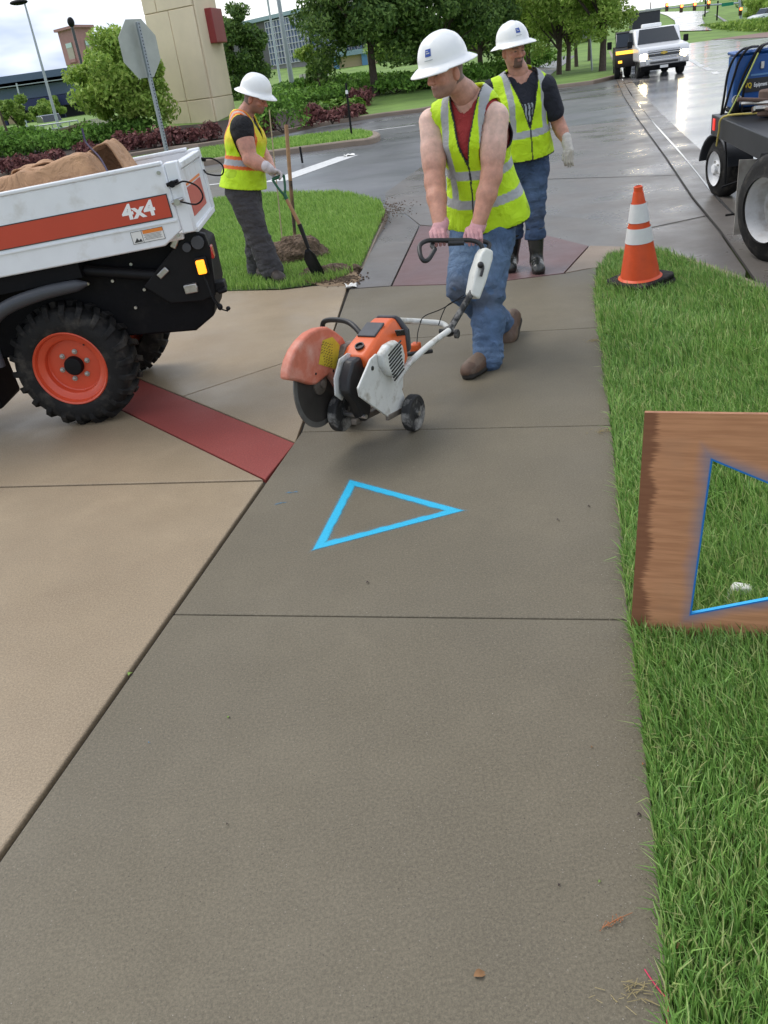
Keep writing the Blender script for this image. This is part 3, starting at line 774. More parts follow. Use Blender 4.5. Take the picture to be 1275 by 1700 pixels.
def toolwheel():
    w = bpy.data.objects.new('wheel', None); COL.objects.link(w); w.empty_display_size = .1
    t = MB()
    t.lathe([(.205, .02), (.222, .006), (.262, .0), (.300, .008), (.328, .028), (.336, .05), (.336, .22), (.328, .242), (.30, .262), (.25, .27), (.21, .25)], (0, 0, 0), (0, 1, 0), 64, True)
    tyre = t.build('tyre', M_rub, w)
    l = MB(); n = 22
    for i in range(n):
        for sd in (0, 1):
            a = 2*math.pi*(i + .5*sd)/n
            pts = []
            for (ang, yy, rr) in ((0, .004, .318), (.02, .045, .366), (.12, .145, .368)):
                y = yy if sd == 0 else .27-yy
                pts.append((a+ang, y, rr))
            vs = []
            for (ang, y, rr) in pts:
                for da in (-.05, .05):
                    for r_ in (rr-.05, rr):
                        vs.append((math.cos(ang+da)*r_, y, math.sin(ang+da)*r_))
            fs = [(0, 1, 3, 2), (8, 10, 11, 9)]
            for k in (0, 4):
                fs += [(k+0, k+4, k+5, k+1), (k+1, k+5, k+7, k+3), (k+3, k+7, k+6, k+2), (k+2, k+6, k+4, k+0)]
            l.add(vs, fs)
    l.build('tread_lug', M_rub, w, bevel=.004)['kind'] = 'stuff'
    r_ = MB()
    r_.lathe([(.214, .018), (.218, .010), (.212, .004), (.204, .010), (.196, .035), (.168, .042), (.160, .05), (.156, .085), (.15, .090), (.0, .088)], (0, 0, 0), (0, 1, 0), 56, cap0=False)
    rim = r_.build('rim', M_orange, w)
    r2 = MB(); r2.lathe([(.055, .09), (.055, .062), (.048, .052), (.0, .050)], (0, 0, 0), (0, 1, 0), 28); r2.build('hub_cap', M_blk, w, bevel=.002)
    for i in range(6):
        a = 2*math.pi*i/6+.25
        r3 = MB(); r3.lathe([(.016, .09), (.016, .083), (.011, .083), (.011, .072), (.0, .070)], (math.cos(a)*.083, 0, math.sin(a)*.083), (0, 1, 0), 8)
        r3.build('lug_nut', M_steel, w)
    r4 = MB(); r4.cyl((.10, .06, .118), (.108, .035, .126), .005, n=6); r4.build('valve', M_blk, w)
    return w
wh = toolwheel(); wh.parent = tool; wh.location = (.06, .0, .355); wh.rotation_euler = (0, 0, R(-5))
w2 = copy_tree(wh, loc=(.10, 1.12, .355), rot=(0, 0, R(180)), parent=tool)
b = MB(); b.cyl((.08, .15, .36), (.08, 1.1, .36), .06, n=14); b.build('axle', M_blkdust, tool)

# folded canvas tarpaulins lying in the box
M_tarp = mat('tan_canvas', (0.46, 0.265, 0.145), 0.85, var=0.2, vscale=5, color2=(0.29, 0.155, 0.082), mscale=4, mpos=(0.45, 0.75), bump=0.3, bscale=150, wrinkle=.8, wscale=7)
def canvas(name, label, x0, x1, y0, y1, zf, seed, nx=90, ny=50):
    X, Y = np.meshgrid(np.linspace(x0, x1, nx), np.linspace(y0, y1, ny), indexing='ij')
    P = np.stack([X.ravel(), Y.ravel(), 0*X.ravel()], 1).astype(np.float32)
    Z = zf(X, Y) + (0.030*np.abs(wob(P*np.array([1, .35, 1], np.float32), 34, seed)) + 0.018*wob(P, 55, seed+1) - 0.012).reshape(X.shape)
    v = np.stack([X.ravel(), Y.ravel(), Z.ravel()], 1)
    v = np.array([TT(p) for p in v]) + np.array(tool.location)
    i, j = np.meshgrid(np.arange(nx-1), np.arange(ny-1), indexing='ij'); a = (i*ny+j).ravel()
    f = np.stack([a, a+ny, a+ny+1, a+1], 1)
    L0 = v[len(v)//2].copy(); L0[2] = v[:, 2].min()
    me = fast_mesh(name, v - L0, f, [M_tarp], True); o = link(name, me); o.location = L0
    so_ = o.modifiers.new('thick', 'SOLIDIFY'); so_.thickness = .008
    return tag(o, label, 'tarp')
e01 = lambda x, a, b_: S(a, a+.10, x)*(1-S(b_-.14, b_, x))
canvas('canvas_tarp', 'tan canvas tarp folded along the front of the white cargo box', -.45, .60, .055, .42,
       lambda X, Y: 1.20 + .20*e01(X, -.5, .60)*S(.05, .16, Y)*(1-.6*S(.3, .42, Y)) + .05*S(.1, .5, X)*(1-S(.5, .6, X)), 3)
canvas('canvas_tarp', 'tan canvas tarp heaped at the back with a raised stiff corner', -.12, .68, .36, .85,
       lambda X, Y: 1.16 + .26*S(-.12, .02, X)*(1-S(.55, .68, X))*(1-S(.66, .85, Y)) + .06*S(.40, .58, X)*(1-S(.64, .68, X)), 8)
canvas('canvas_tarp', 'crumpled canvas tarp end hanging low at the front of the heap', -.75, -.05, .35, .85,
       lambda X, Y: 1.14 + .15*S(-.75, -.5, X)*(1-S(-.25, -.05, X))*(1-S(.6, .9, Y)), 21)
M_strap = mat('dark_purple_webbing', (0.025, 0.015, 0.06), 0.7, var=0.4, vscale=40)
o = None
b = TB(); sp = spline([(.47, .33, 1.55), (.475, .30, 1.49), (.50, .26, 1.455), (.56, .16, 1.40), (.60, .07, 1.335), (.61, .02, 1.31)], 6)
b.tube(sp, .013, 6, flat=.4)
o = b.build('tie_strap', M_strap, None); o.location = tool.location
tag(o, 'dark purple tie strap knotted over the tan canvas tarps', 'strap')
# ------------------------------------------------------------------ cut-off saw on its wheeled cart
M_sorange = mat('saw_orange_plastic', (0.68, 0.115, 0.022), 0.42, var=0.12, vscale=14, color2=(0.30, 0.10, 0.05), mscale=22, mpos=(0.60, 0.9))
M_guard = mat('guard_dusty_orange', (0.55, 0.155, 0.09), 0.6, var=0.2, vscale=12, color2=(0.50, 0.36, 0.30), mscale=6, mpos=(0.48, 0.80), bump=0.15)
M_cartw = mat('cart_white_paint', (0.66, 0.66, 0.62), 0.45, var=0.1, vscale=12, color2=(0.30, 0.26, 0.19), mscale=11, mpos=(0.53, 0.72))
M_sgrey = mat('saw_charcoal_plastic', (0.045, 0.048, 0.055), 0.5, var=0.25, vscale=20)
M_sblk = mat('splashed_black', (0.014, 0.014, 0.015), 0.45, var=0.3, vscale=25, color2=(0.25, 0.24, 0.22), mscale=26, mpos=(0.66, 0.78))
M_blade = mat('blade_steel', (0.075, 0.068, 0.062), 0.5, metal=0.6, var=0.25, vscale=10)
M_bladerim = mat('blade_rim', (0.16, 0.155, 0.145), 0.5, metal=0.5, var=0.2, vscale=20)
M_alu = mat('dirty_cast_metal', (0.16, 0.135, 0.11), 0.6, metal=0.3, var=0.5, vscale=22, bump=0.3)
M_yel = mat('yellow_warning_label', (0.55, 0.42, 0.03), 0.55, var=0.15, vscale=40)
M_mudwhl = mat('cement_splashed_rubber', (0.02, 0.02, 0.02), 0.75, color2=(0.26, 0.25, 0.23), mscale=16, mpos=(0.50, 0.66), var=0.2, vscale=50)
SO = G(687, 715)
saw = thing('concrete_saw', 'orange cut-off saw on a white wheeled cart with large round blade', 'concrete saw', SO, world=False, rot=(0, 0, math.atan2(-.85, -.527)))
Sinv = Matrix.LocRotScale(Vector(SO), Matrix.Rotation(math.atan2(-.85, -.527), 3, 'Z').to_quaternion(), None).inverted()
def SL(p): return Sinv @ Vector(p)
BC = Vector((.345, -.302, .370))
b = MB(); b.lathe([(.0, -.0022), (.188, -.0022), (.188, .0022), (.0, .0022)], BC, (0, 1, 0), 72); bl = b.build('blade', M_blade, saw)
b = MB(); b.lathe([(.187, -.003), (.214, -.003), (.214, .003), (.187, .003)], BC, (0, 1, 0), 72, True); b.build('blade_rim', M_bladerim, bl)
b = MB(); b.lathe([(.055, -.012), (.055, .010), (.042, .016), (.02, .018), (.02, .03), (0, .031)], BC, (0, 1, 0), 28); b.build('blade_flange', M_alu, bl)
gp_ = [(.603, .486), (.588, .523), (.56, .556), (.515, .588), (.459, .610), (.388, .624), (.312, .622), (.24, .606), (.180, .566), (.125, .52), (.09, .455), (.075, .39), (.073, .322), (.101, .241), (.16, .262), (.221, .287), (.26, .352), (.293, .395), (.40, .388), (.444, .402), (.53, .452)]
gp_ = [(.335+(x-.335)*1.05, .40+(z-.40)*1.05) for x, z in gp_]
b = MB(); b.prism(gp_, (0, -.272, 0), (1, 0, 0), (0, 0, 1), (0, -1, 0), .052); gd = b.build('blade_guard', M_guard, saw, bevel=.012, seg=3)
b = MB(); b.prism([(.301, .571), (.215, .56), (.163, .504), (.20, .425), (.238, .407), (.365, .475)], (0, -.2715, 0), (1, 0, 0), (0, 0, 1), (0, 1, 0), .0015); lb = b.build('warning_label', M_yel, gd)
b = MB(); rr_ = random.Random(3)
for i in range(9):
    z = .545 - i*.0145; x0 = .225 + .004*i; 
    x = x0
    while x < .318 + .002*i - abs(i-4)*.006:
        w = rr_.uniform(.006, .018); b.box((x+w/2, -.2695, z - (x-.26)*(-.55)), (w, .0006, .0045)); x += w+.005
b.build('label_print', mat('label_ink', (0.16, 0.11, 0.02), .6), lb)
for x, z in ((.40, .44), (.25, .40)):
    b = MB(); b.lathe([(.006, 0), (.006, .002), (0, .002)], (x, -.272, z), (0, 1, 0), 8); b.build('guard_hole', M_sblk, gd)
# drive arm, cylinder, muffler
b = MB(); b.prism([(.02, .34), (.10, .28), (.20, .30), (.22, .42), (.15, .50), (.0, .48)], (0, -.30, 0), (1, 0, 0), (0, 0, 1), (0, 1, 0), .06); b.build('drive_arm', M_alu, saw, bevel=.01)
b = MB(); b.box((.16, -.185, .385), (.12, .13, .16)); 
for i in range(6): b.box((.222, -.185, .325+i*.024), (.02, .12, .008))
b.build('muffler', M_alu, saw, bevel=.006)
# orange engine hood: lofted so that the top slopes to the front
def loft(secs, name, m, parent, bev):
    """secs: list of x, (n0,n1), (z0,z1), topinset"""
    mb = MB(); vs, fs = [], []
    for x, n0, n1, z0, z1, ti in secs:
        z0, z1 = z0 + HOODZ, z1 + HOODZ
        zm = z0 + (z1-z0)*.62
        vs += [(x, n0, z0), (x, n1, z0), (x, n1, zm), (x, n1-ti, z1), (x, n0+ti, z1), (x, n0, zm)]
    k = 6
    for i in range(len(secs)-1):
        for j in range(k): fs.append((i*k+j, i*k+(j+1) % k, (i+1)*k+(j+1) % k, (i+1)*k+j))
    fs += [tuple(range(k-1, -1, -1)), tuple((len(secs)-1)*k+j for j in range(k))]
    mb.add(vs, fs); return mb.build(name, m, parent, bevel=bev, seg=3)
HOODZ = -.035
hood = loft([(.225, -.235, -.085, .45, .505, .02), (.165, -.25, -.06, .42, .54, .03), (.04, -.255, -.05, .38, .58, .045), (-.085, -.255, -.05, .36, .60, .05), (-.13, -.25, -.055, .38, .588, .05)], 'engine_hood', M_sorange, saw, .014)
loft([(-.125, -.26, -.045, .41, .606, .05), (-.17, -.255, -.05, .41, .585, .05), (-.185, -.23, -.07, .43, .555, .05)], 'air_filter_cover', M_sgrey, saw, .014)
b = MB(); b.box((.045, -.152, .546), (.115, .10, .012), M=Matrix.Rotation(R(17), 3, 'Y')); b.build('hood_label', M_sgrey, hood, bevel=.004)
b = MB(); b.lathe([(.024, 0), (.024, .012), (.018, .012), (.018, .003), (0, .003)], (.172, -.15, .500), (.4, 0, 1), 18); b.build('fuel_cap', M_sblk, hood)
b = MB()
for i in range(6): b.box((-.022-.015*i, -.048, .512-.004*i), (.007, .006, .035), M=Matrix.Rotation(R(25), 3, 'Y'))
b.build('hood_vent', M_sblk, hood)
Mt = Matrix.Translation((.10, -.048, .478)) @ Matrix.Rotation(R(180), 4, 'Z') @ Matrix.Rotation(R(90), 4, 'X') @ Matrix.Rotation(R(-6), 4, 'Z')
text_obj('lettering', 'STIHL', .042, M_ink, hood, Mt, .0015, .001)
# recoil starter cover, louvred
b = MB(); cov = [(.235, .50), (.15, .53), (.05, .525), (-.03, .47), (-.045, .40), (-.02, .31), (.08, .285), (.18, .34), (.235, .42)]
cov = [(.095+(x-.095)*.76, .415+(z-.41)*.76) for x, z in cov]; b.prism(cov, (0, -.05, 0), (1, 0, 0), (0, 0, 1), (0, 1, 0), .045); rec = b.build('starter_cover', M_cartw, saw, bevel=.012)
for i in range(9):
    z = .335 + i*.0175
    xa, xb = (.034-.003*abs(i-4), .133+.006*min(i, 5))
    b = MB(); b.box(((xa+xb)/2, -.0035, z), (xb-xa, .006, .007), M=Matrix.Rotation(R(12), 3, 'Y')); b.build('louvre_slot', M_sblk, rec)
# front handle
b = MB(); hp = [SL(AT(x, y, Y)) for x, y, Y in [(535, 548, 4.62), (538, 534, 4.60), (556, 531, 4.50), (580, 536, 4.36), (600, 556, 4.26), (613, 580, 4.2), (618, 598, 4.18)]]
b.tube(spline(hp, 6), .0145, 12); b.build('front_handle', M_sblk, saw)
# cart side plate, swing arm, wheels
b = MB(); b.prism([(.262, .475), (.20, .482), (.10, .33), (.0, .24), (-.03, .15), (.05, .105), (.16, .135), (.40, .34), (.405, .385)], (0, -.055, 0), (1, 0, 0), (0, 0, 1), (0, 1, 0), .012); b.build('side_plate', M_cartw, saw, bevel=.004)
b = MB(); b.lathe([(.011, 0), (.011, .004), (0, .004)], (.26, -.043, .43), (0, 1, 0), 10); b.build('plate_bolt', M_sblk, saw)
b = MB(); b.prism([(.30, .475), (.23, .475), (.19, .40), (.19, .30), (.195, .20), (.225, .15), (.265, .15), (.29, .19), (.32, .27), (.375, .34), (.36, .41)], (0, -.175, 0), (1, 0, 0), (0, 0, 1), (0, 1, 0), .06); b.build('swing_arm', M_sblk, saw, bevel=.012)
b = MB(); b.prism([(.312, .487), (.235, .49), (.19, .47), (.19, .36), (.27, .33), (.345, .29), (.395, .335), (.382, .415)], (0, -.19, 0), (1, 0, 0), (0, 0, 1), (0, 1, 0), .008); b.build('arm_flange', M_cartw, saw, bevel=.002)
b = MB(); b.box((.14, -.16, .14), (.34, .03, .03), M=Matrix.Rotation(R(-8), 3, 'Y')); b.box((-.02, -.19, .10), (.03, .36, .025)); b.box((.07, -.05, .125), (.2, .02, .03), M=Matrix.Rotation(R(-8), 3, 'Y')); b.build('cart_frame', M_alu, saw, bevel=.004)
def cartwheel(loc, r=.095):
    w = bpy.data.objects.new('wheel', None); COL.objects.link(w); w.parent = saw; w.location = loc; w.empty_display_size = .05
    t = MB(); t.lathe([(.062, -.022), (.088, -.026), (.095, -.018), (.095, .018), (.088, .026), (.062, .022)], (0, 0, 0), (0, 1, 0), 36, True); t.build('tyre', M_mudwhl, w, bevel=.003)
    t = MB(); t.lathe([(.064, -.02), (.05, -.012), (.03, -.016), (.026, -.024), (0, -.024)], (0, 0, 0), (0, 1, 0), 30); t.lathe([(.064, .02), (.052, .010), (.032, .014), (.028, .024), (.012, .026), (.012, .034), (0, .034)], (0, 0, 0), (0, 1, 0), 30); t.build('hub', M_mudwhl, w)
    t = MB(); t.lathe([(.014, .026), (.014, .036), (0, .036)], (0, 0, 0), (0, 1, 0), 6); t.build('axle_nut', M_steel, w)
    return w
cartwheel((-.015, .0, .095)); cartwheel((.255, -.262, .185)); cartwheel((-.02, -.37, .095))
b = MB(); b.cyl((.255, -.285, .185), (.28, -.10, .185), .011, n=10); b.cyl((-.02, -.37, .095), (-.015, 0, .095), .011, n=10); b.build('axle', M_steel, saw)
b = MB(); b.prism([(.03, .21), (-.09, .19), (-.11, .26), (-.07, .33), (.02, .31)], (0, -.13, 0), (1, 0, 0), (0, 0, 1), (0, 1, 0), .05); b.build('water_tank', M_cartw, saw, bevel=.012)
# tubular handle frame
J = SL(AT(745, 550, 4.47)); Ct = SL(AT(788, 478, 4.62))
tr = [SL(AT(*p)) for p in [(652, 645, 4.02), (668, 618, 4.07), (685, 598, 4.12), (715, 571, 4.28), (745, 549, 4.45)]]
b = MB(); b.tube(spline(tr, 6), .0165, 12); b.build('frame_tube', M_cartw, saw)
tl = [SL(AT(*p)) for p in [(655, 532, 4.42), (680, 533, 4.50), (710, 535, 4.55), (735, 538, 4.55), (747, 549, 4.5)]]
b = MB(); b.tube(spline(tl, 6), .0165, 12); b.build('frame_tube', M_cartw, saw)
b = MB(); b.ell(J, (.03, .035, .03)); b.cyl(J+Vector((0, -.055, 0)), J+Vector((0, .055, 0)), .014, n=10); b.lathe([(.026, 0), (.026, .016), (0, .016)], J+Vector((.01, .045, -.01)), (0, 1, 0), 8); b.lathe([(.022, 0), (.022, .016), (0, .016)], J+Vector((-.03, -.05, -.02)), (0, 1, 0), 6); b.build('clamp', M_mudwhl, saw)
b = MB(); b.tube([J, J.lerp(Ct, .5), Ct], [.019, .019, .018], 12); b.build('steering_column', M_mudwhl, saw)
b = MB(); b.cyl(SL(AT(672, 589, 4.35)), SL(AT(717, 583, 4.42)), .012, n=10); b.build('rear_grip', M_sblk, saw)
b = MB(); b.box(SL(AT(690, 578, 4.45)), (.06, .05, .06)); b.build('rear_handle_base', M_sorange, saw, bevel=.01)
# control box
cb, ct = SL(AT(785, 492, 4.62)), SL(AT(805, 414, 4.70))
ax = (ct-cb).normalized(); vw = SL(CAM) - cb; sd = ax.cross(vw).normalized(); nn = sd.cross(ax).normalized()
sd2 = (sd + nn*-.45).normalized(); nn2 = ax.cross(sd2).normalized()
b = MB(); L_ = (ct-cb).length
b.prism([(-.032, 0), (.028, -.012), (.040, L_*.35), (.044, L_*.85), (.034, L_*1.0), (-.018, L_*1.02), (-.034, L_*.86), (-.042, L_*.45)], cb + nn2*-.045, sd2, ax, nn2, .09)
b.build('control_box', mat('box_white_plastic', (.72, .72, .66), .4, var=.08, vscale=15, color2=(.5, .48, .4), mscale=20, mpos=(.6, .8)), saw, bevel=.012, seg=3)
fc = -1 if (nn2.dot(vw) < 0) else 1
b = MB(); pc = cb + ax*L_*.52 + nn2*.05*fc - sd2*.01
b.tube([pc + ax*.03, pc + ax*.012 + nn2*.012*fc, pc - ax*.03 + nn2*.010*fc], .008, 8); b.ell(pc+ax*.03-sd2*.014, (.018, .018, .018)); b.build('throttle_lever', M_sblk, saw)
# handle bar, bent round at the left end
hb = [SL(AT(*p)) for p in [(722, 414, 4.66), (712, 430, 4.62), (704, 433, 4.60), (698, 424, 4.62), (697, 408, 4.68), (708, 400, 4.72), (725, 399, 4.74), (760, 399, 4.745), (782, 399, 4.74), (797, 405, 4.72), (803, 418, 4.70)]]
b = MB(); b.tube(spline(hb, 5), .0125, 12); b.build('handle_bar', M_sblk, saw)
b = MB(); b.tube(spline([SL(AT(*p)) for p in [(722, 414, 4.66), (717, 407, 4.73), (722, 401, 4.79), (745, 400, 4.795), (790, 399, 4.78), (812, 405, 4.76), (806, 420, 4.71)]], 5), .0125, 10); b.build('grip_tube', M_sblk, saw)
b = MB(); b.tube([SL(AT(744, 404, 4.735)), SL(AT(770, 403, 4.735))], .015, 12); b.build('bar_grip', M_sblk, saw)
b = MB(); b.tube(spline([SL(AT(*p)) for p in [(770, 490, 4.6), (735, 512, 4.56), (706, 524, 4.52), (697, 535, 4.5)]], 5), .003, 6)
b.tube(spline([SL(AT(*p)) for p in [(775, 492, 4.6), (745, 505, 4.55), (735, 520, 4.52), (728, 540, 4.5)]], 5), .003, 6)
b.tube(spline([SL(AT(*p)) for p in [(700, 530, 4.5), (694, 550, 4.46), (692, 570, 4.42)]], 5), .0025, 6); b.build('control_cable', M_blk, saw)
# ------------------------------------------------------------------ the three workers
def skinmat(): 
    m = mat('skin', attr=True, rough=0.5, var=0.24, vscale=26, bump=0.25, bscale=180)
    b = m.node_tree.nodes['Principled BSDF']; b.inputs['Subsurface Weight'].default_value = 0.12
    b.inputs['Subsurface Radius'].default_value = (1.0, 0.35, 0.2); b.inputs['Subsurface Scale'].default_value = 0.01
    return m
M_skin = skinmat()
M_cloth = mat('cloth', attr=True, rough=0.85, var=0.16, vscale=12, bump=0.35, bscale=420, wrinkle=.55, wscale=10)
M_vest = mat('vest_cloth', attr=True, rough=0.7, var=0.12, vscale=9, bump=0.3, bscale=350, wrinkle=.42, wscale=7)
M_denim = mat('denim', attr=True, rough=0.9, var=0.28, vscale=16, bump=0.5, bscale=500, wrinkle=.6, wscale=9)
M_leather = mat('worn_leather', attr=True, rough=0.6, var=0.3, vscale=18, bump=0.3, bscale=120)
M_rubber = mat('wet_rubber_boot', attr=True, rough=0.25, var=0.2, vscale=14, bump=0.1)
M_glove = mat('knit_glove', attr=True, rough=0.9, var=0.15, vscale=40, bump=0.5, bscale=350)
M_hat = mat('white_hard_hat', (0.82, 0.82, 0.80), 0.28, var=0.04, vscale=10, color2=(0.66, 0.65, 0.60), mscale=14, mpos=(0.66, 0.85), coat=0.15)
M_hatblue = mat('blue_hat_logo', (0.02, 0.07, 0.33), 0.4)
M_hatgrey = mat('grey_hat_print', (0.45, 0.47, 0.48), 0.5)

def nrm(v): v = np.asarray(v, float); return v/np.linalg.norm(v)
def bbox(pts, pad): P = np.array(pts); return P.min(0)-pad, P.max(0)+pad

def person(name, label, J, C):
    A = {k: np.asarray(v, np.float32) for k, v in J.items() if not isinstance(v, (dict, float))}
    f = nrm(J['f']); s = nrm(np.cross((0, 0, 1), f))
    base = (float(A['pel'][0]), float(A['pel'][1]), float(min(A['toeL'][2], A['toeR'][2])-.02))
    root = thing(name, label, 'person', base)
    ta = nrm(A['neck']-A['pel']); TL = float(np.linalg.norm(A['neck']-A['pel']))
    ss = nrm(s-ta*(s@ta)); ff = np.cross(ss, ta); 
    if ff@f < 0: ff = -ff
    waist = A['pel'] + ta*TL*.30; chest = A['pel'] + ta*TL*.68 + ff*.02; top = A['neck'] - ta*.035
    bw = C.get('bulk', 1.0); bel = C.get('belly', 0.0)
    def torso(P, g=0.0):
        d = eseg(P, A['pel']-ta*.02, waist+ff*bel*.4, ss, ff, (.155*bw+g, .115*bw+g), (.150*bw+g, .112*bw+bel*.5+g))
        d = su(d, eseg(P, waist+ff*bel*.4, chest, ss, ff, (.150*bw+g, .112*bw+bel*.5+g), (.175*bw+g, .122*bw+g)), .05)
        d = su(d, eseg(P, chest, top, ss, ff, (.175*bw+g, .122*bw+g), (.115*bw+g, .075+g)), .05)
        d = su(d, rc(P, top+ta*.0, A['shL'], .068+g, .055+g), .05); d = su(d, rc(P, top, A['shR'], .068+g, .055+g), .05)
        return d
    def loc(P):
        q = P-A['pel']; return q@ss.astype(np.float32), q@ff.astype(np.float32), q@ta.astype(np.float32)
    ar = C.get('arm', 1.0)
    def arms(P, g=0.0):
        d = None
        for k in 'LR':
            e = rc(P, A['sh'+k], A['el'+k], .060*ar+g, .046*ar+g)
            m = A['sh'+k]*.55+A['el'+k]*.45; e = su(e, rc(P, m, m*.6+A['el'+k]*.4, .054*ar+g, .050*ar+g), .03)
            e = su(e, rc(P, A['el'+k], A['el'+k]*.65+A['wr'+k]*.35, .046*ar+g, .045*ar+g), .025)
            e = su(e, rc(P, A['el'+k]*.65+A['wr'+k]*.35, A['wr'+k], .045*ar+g, .031*ar+g), .02)
            d = e if d is None else np.minimum(d, e)
        return d
    def legs(P, g=0.0, flare=0.0):
        d = None
        for k in 'LR':
            e = rc(P, A['hip'+k], A['kn'+k], .090*bw+g, .062+g)
            e = su(e, rc(P, A['kn'+k], A['kn'+k]*.6+A['an'+k]*.4, .060+g, .058+g+flare*.4), .03)
            e = su(e, rc(P, A['kn'+k]*.6+A['an'+k]*.4, A['an'+k], .058+g+flare*.4, .042+g+flare), .02)
            d = e if d is None else np.minimum(d, e)
        return d
    # head
    hf = nrm(J['hf']); hs = nrm(np.cross((0, 0, 1), hf)); 
    if 'tilt' in J: hs = nrm(hs + np.array([0, 0, J['tilt']]))
    hu = np.cross(hf, hs); HC = A['head']
    B = np.stack([hs, hf, hu]).astype(np.float32)
    def head(P):
        q = (P-HC)@B.T
        d = ell(q, (0, -.012, .035), (.076, .098, .088))
        d = su(d, ell(q, (0, .018, -.045), (.060, .074, .068)), .035)
        d = su(d, ell(q, (0, .066, -.088), (.026, .024, .022)), .03)
        d = su(d, ell(q, (0, .083, .022), (.050, .014, .012)), .02)
        d = su(d, ell(q, (.038, .066, -.022), (.024, .022, .02)), .02); d = su(d, ell(q, (-.038, .066, -.022), (.024, .022, .02)), .02)
        for sx in (-1, 1):
            d = sub(d, ell(q, (sx*.030, .100, .006), (.017, .016, .010)), .012)
            d = su(d, ell(q, (sx*.030, .080, .004), (.013, .012, .009)), .006)
            d = su(d, ell(q, (sx*.078, -.012, -.010), (.010, .020, .032)), .008)
        d = su(d, rc(q, (0, .092, .008), (0, .112, -.026), .009, .014), .012)
        d = su(d, ell(q, (.011, .100, -.030), (.009, .010, .008)), .006); d = su(d, ell(q, (-.011, .100, -.030), (.009, .010, .008)), .006)
        d = su(d, ell(q, (0, .086, -.053), (.024, .012, .006)), .008); d = su(d, ell(q, (0, .084, -.063), (.021, .012, .006)), .008)
        nb = (A['neck']-HC)@B.T
        d = su(d, rc(q, (0, -.025, -.03), nb*.8, .056*C.get('neckw', 1), .058*C.get('neckw', 1)), .03)
        d = su(d, rc(q, nb*.8, nb*1.05, .060*C.get('neckw', 1), .075), .03)
        return d
    def headcol(v):
        q = (v-HC)@B.T; n = len(v); c = paint(n, C['skin'])
        def blend(m, col):
            m = np.clip(m, 0, 1)[:, None]; c[:] = c*(1-m)+np.asarray(col, np.float32)*m
        red = np.asarray(C['skin'])*np.array([1.05, .74, .66])
        blend(.55*np.exp(-((np.abs(q[:, 0])-.042)**2+(q[:, 2]+.022)**2)/.0008)*(q[:, 1] > .03), red)
        blend(.6*np.exp(-((q[:, 0])**2+(q[:, 2]+.022)**2)/.0004)*(q[:, 1] > .09), red)
        blend(.55*(np.abs(q[:, 0]) > .07)*(np.abs(q[:, 2]+.01) < .035), red)
        st = C.get('stubble', .35)
        blend(st*S(-.035, -.06, q[:, 2])*S(-.03, .02, q[:, 1])*(q[:, 2] > -.125), C.get('stubcol', (.12, .08, .06)))
        hair = (q[:, 1] < -.015+.25*np.maximum(0, q[:, 2]-.02)) & (q[:, 2] > -.065-.25*q[:, 1])
        hair &= ~((np.abs(q[:, 0]) > .079)); hair &= (q[:, 1] < .0)
        blend(hair*C.get('hairw', .8), C['hair'])
        blend(np.exp(-(q[:, 2]-.024)**2/.00005)*(np.abs(np.abs(q[:, 0])-.031) < .02)*(q[:, 1] > .07)*.75, C['hair'])
        blend(((np.abs(np.abs(q[:, 0])-.030) < .011) & (np.abs(q[:, 2]-.004) < .0035) & (q[:, 1] > .07))*.9, (.04, .03, .03))
        blend(((np.abs(q[:, 0]) < .024) & (np.abs(q[:, 2]+.057) < .0055) & (q[:, 1] > .075))*.4, (.28, .10, .085))
        if C.get('goatee'):
            m = ((np.abs(q[:, 0]) < .036) & (q[:, 2] < -.038) & (q[:, 2] > -.112) & (q[:, 1] > .05)) & ~((np.abs(q[:, 0]) < .018) & (np.abs(q[:, 2]+.056) < .007))
            blend(m*.88, C['goatee'])
        return c
    # skin: head, neck, arms and the body under the clothes, one mesh
    allp = [A[k] for k in ('pel', 'neck', 'shL', 'shR', 'elL', 'elR', 'wrL', 'wrR', 'hipL', 'hipR')]
    lo, hi = bbox(allp, .17)
    v1, f1 = nets(lambda P: np.minimum(su(torso(P), arms(P), .03), legs(P)), *bbox(allp+[A[k] for k in ('knL', 'knR', 'anL', 'anR')], .17), .009)
    v2, f2 = nets(head, *bbox([HC, A['neck']], .16), .0042)
    c1 = paint(len(v1), C['skin'])
    for k in 'LR':      # forearms carry the tan
        t = np.clip(((v1-A['sh'+k])@(A['wr'+k]-A['sh'+k]))/np.sum((A['wr'+k]-A['sh'+k])**2), 0, 1)
        near = (rc(v1, A['sh'+k], A['el'+k], .08, .07) < 0) | (rc(v1, A['el'+k], A['wr'+k], .07, .06) < 0)
        w = (np.clip((t-.2)/.4, 0, 1)*near)[:, None]; c1[:] = c1*(1-w) + np.asarray(C['tan'])*w
        if 'upper' in C:
            w = ((1-np.clip((t-.1)/.35, 0, 1))*near)[:, None]; c1[:] = c1*(1-w) + np.asarray(C['upper'])*w
    v = np.concatenate([v1, v2]); fc = np.concatenate([f1, f2+len(v1)])
    link('body', fast_mesh('body', v, fc, [M_skin], True, np.concatenate([c1, headcol(v2)])), root)
    # trousers
    z_cut = C.get('tuck')
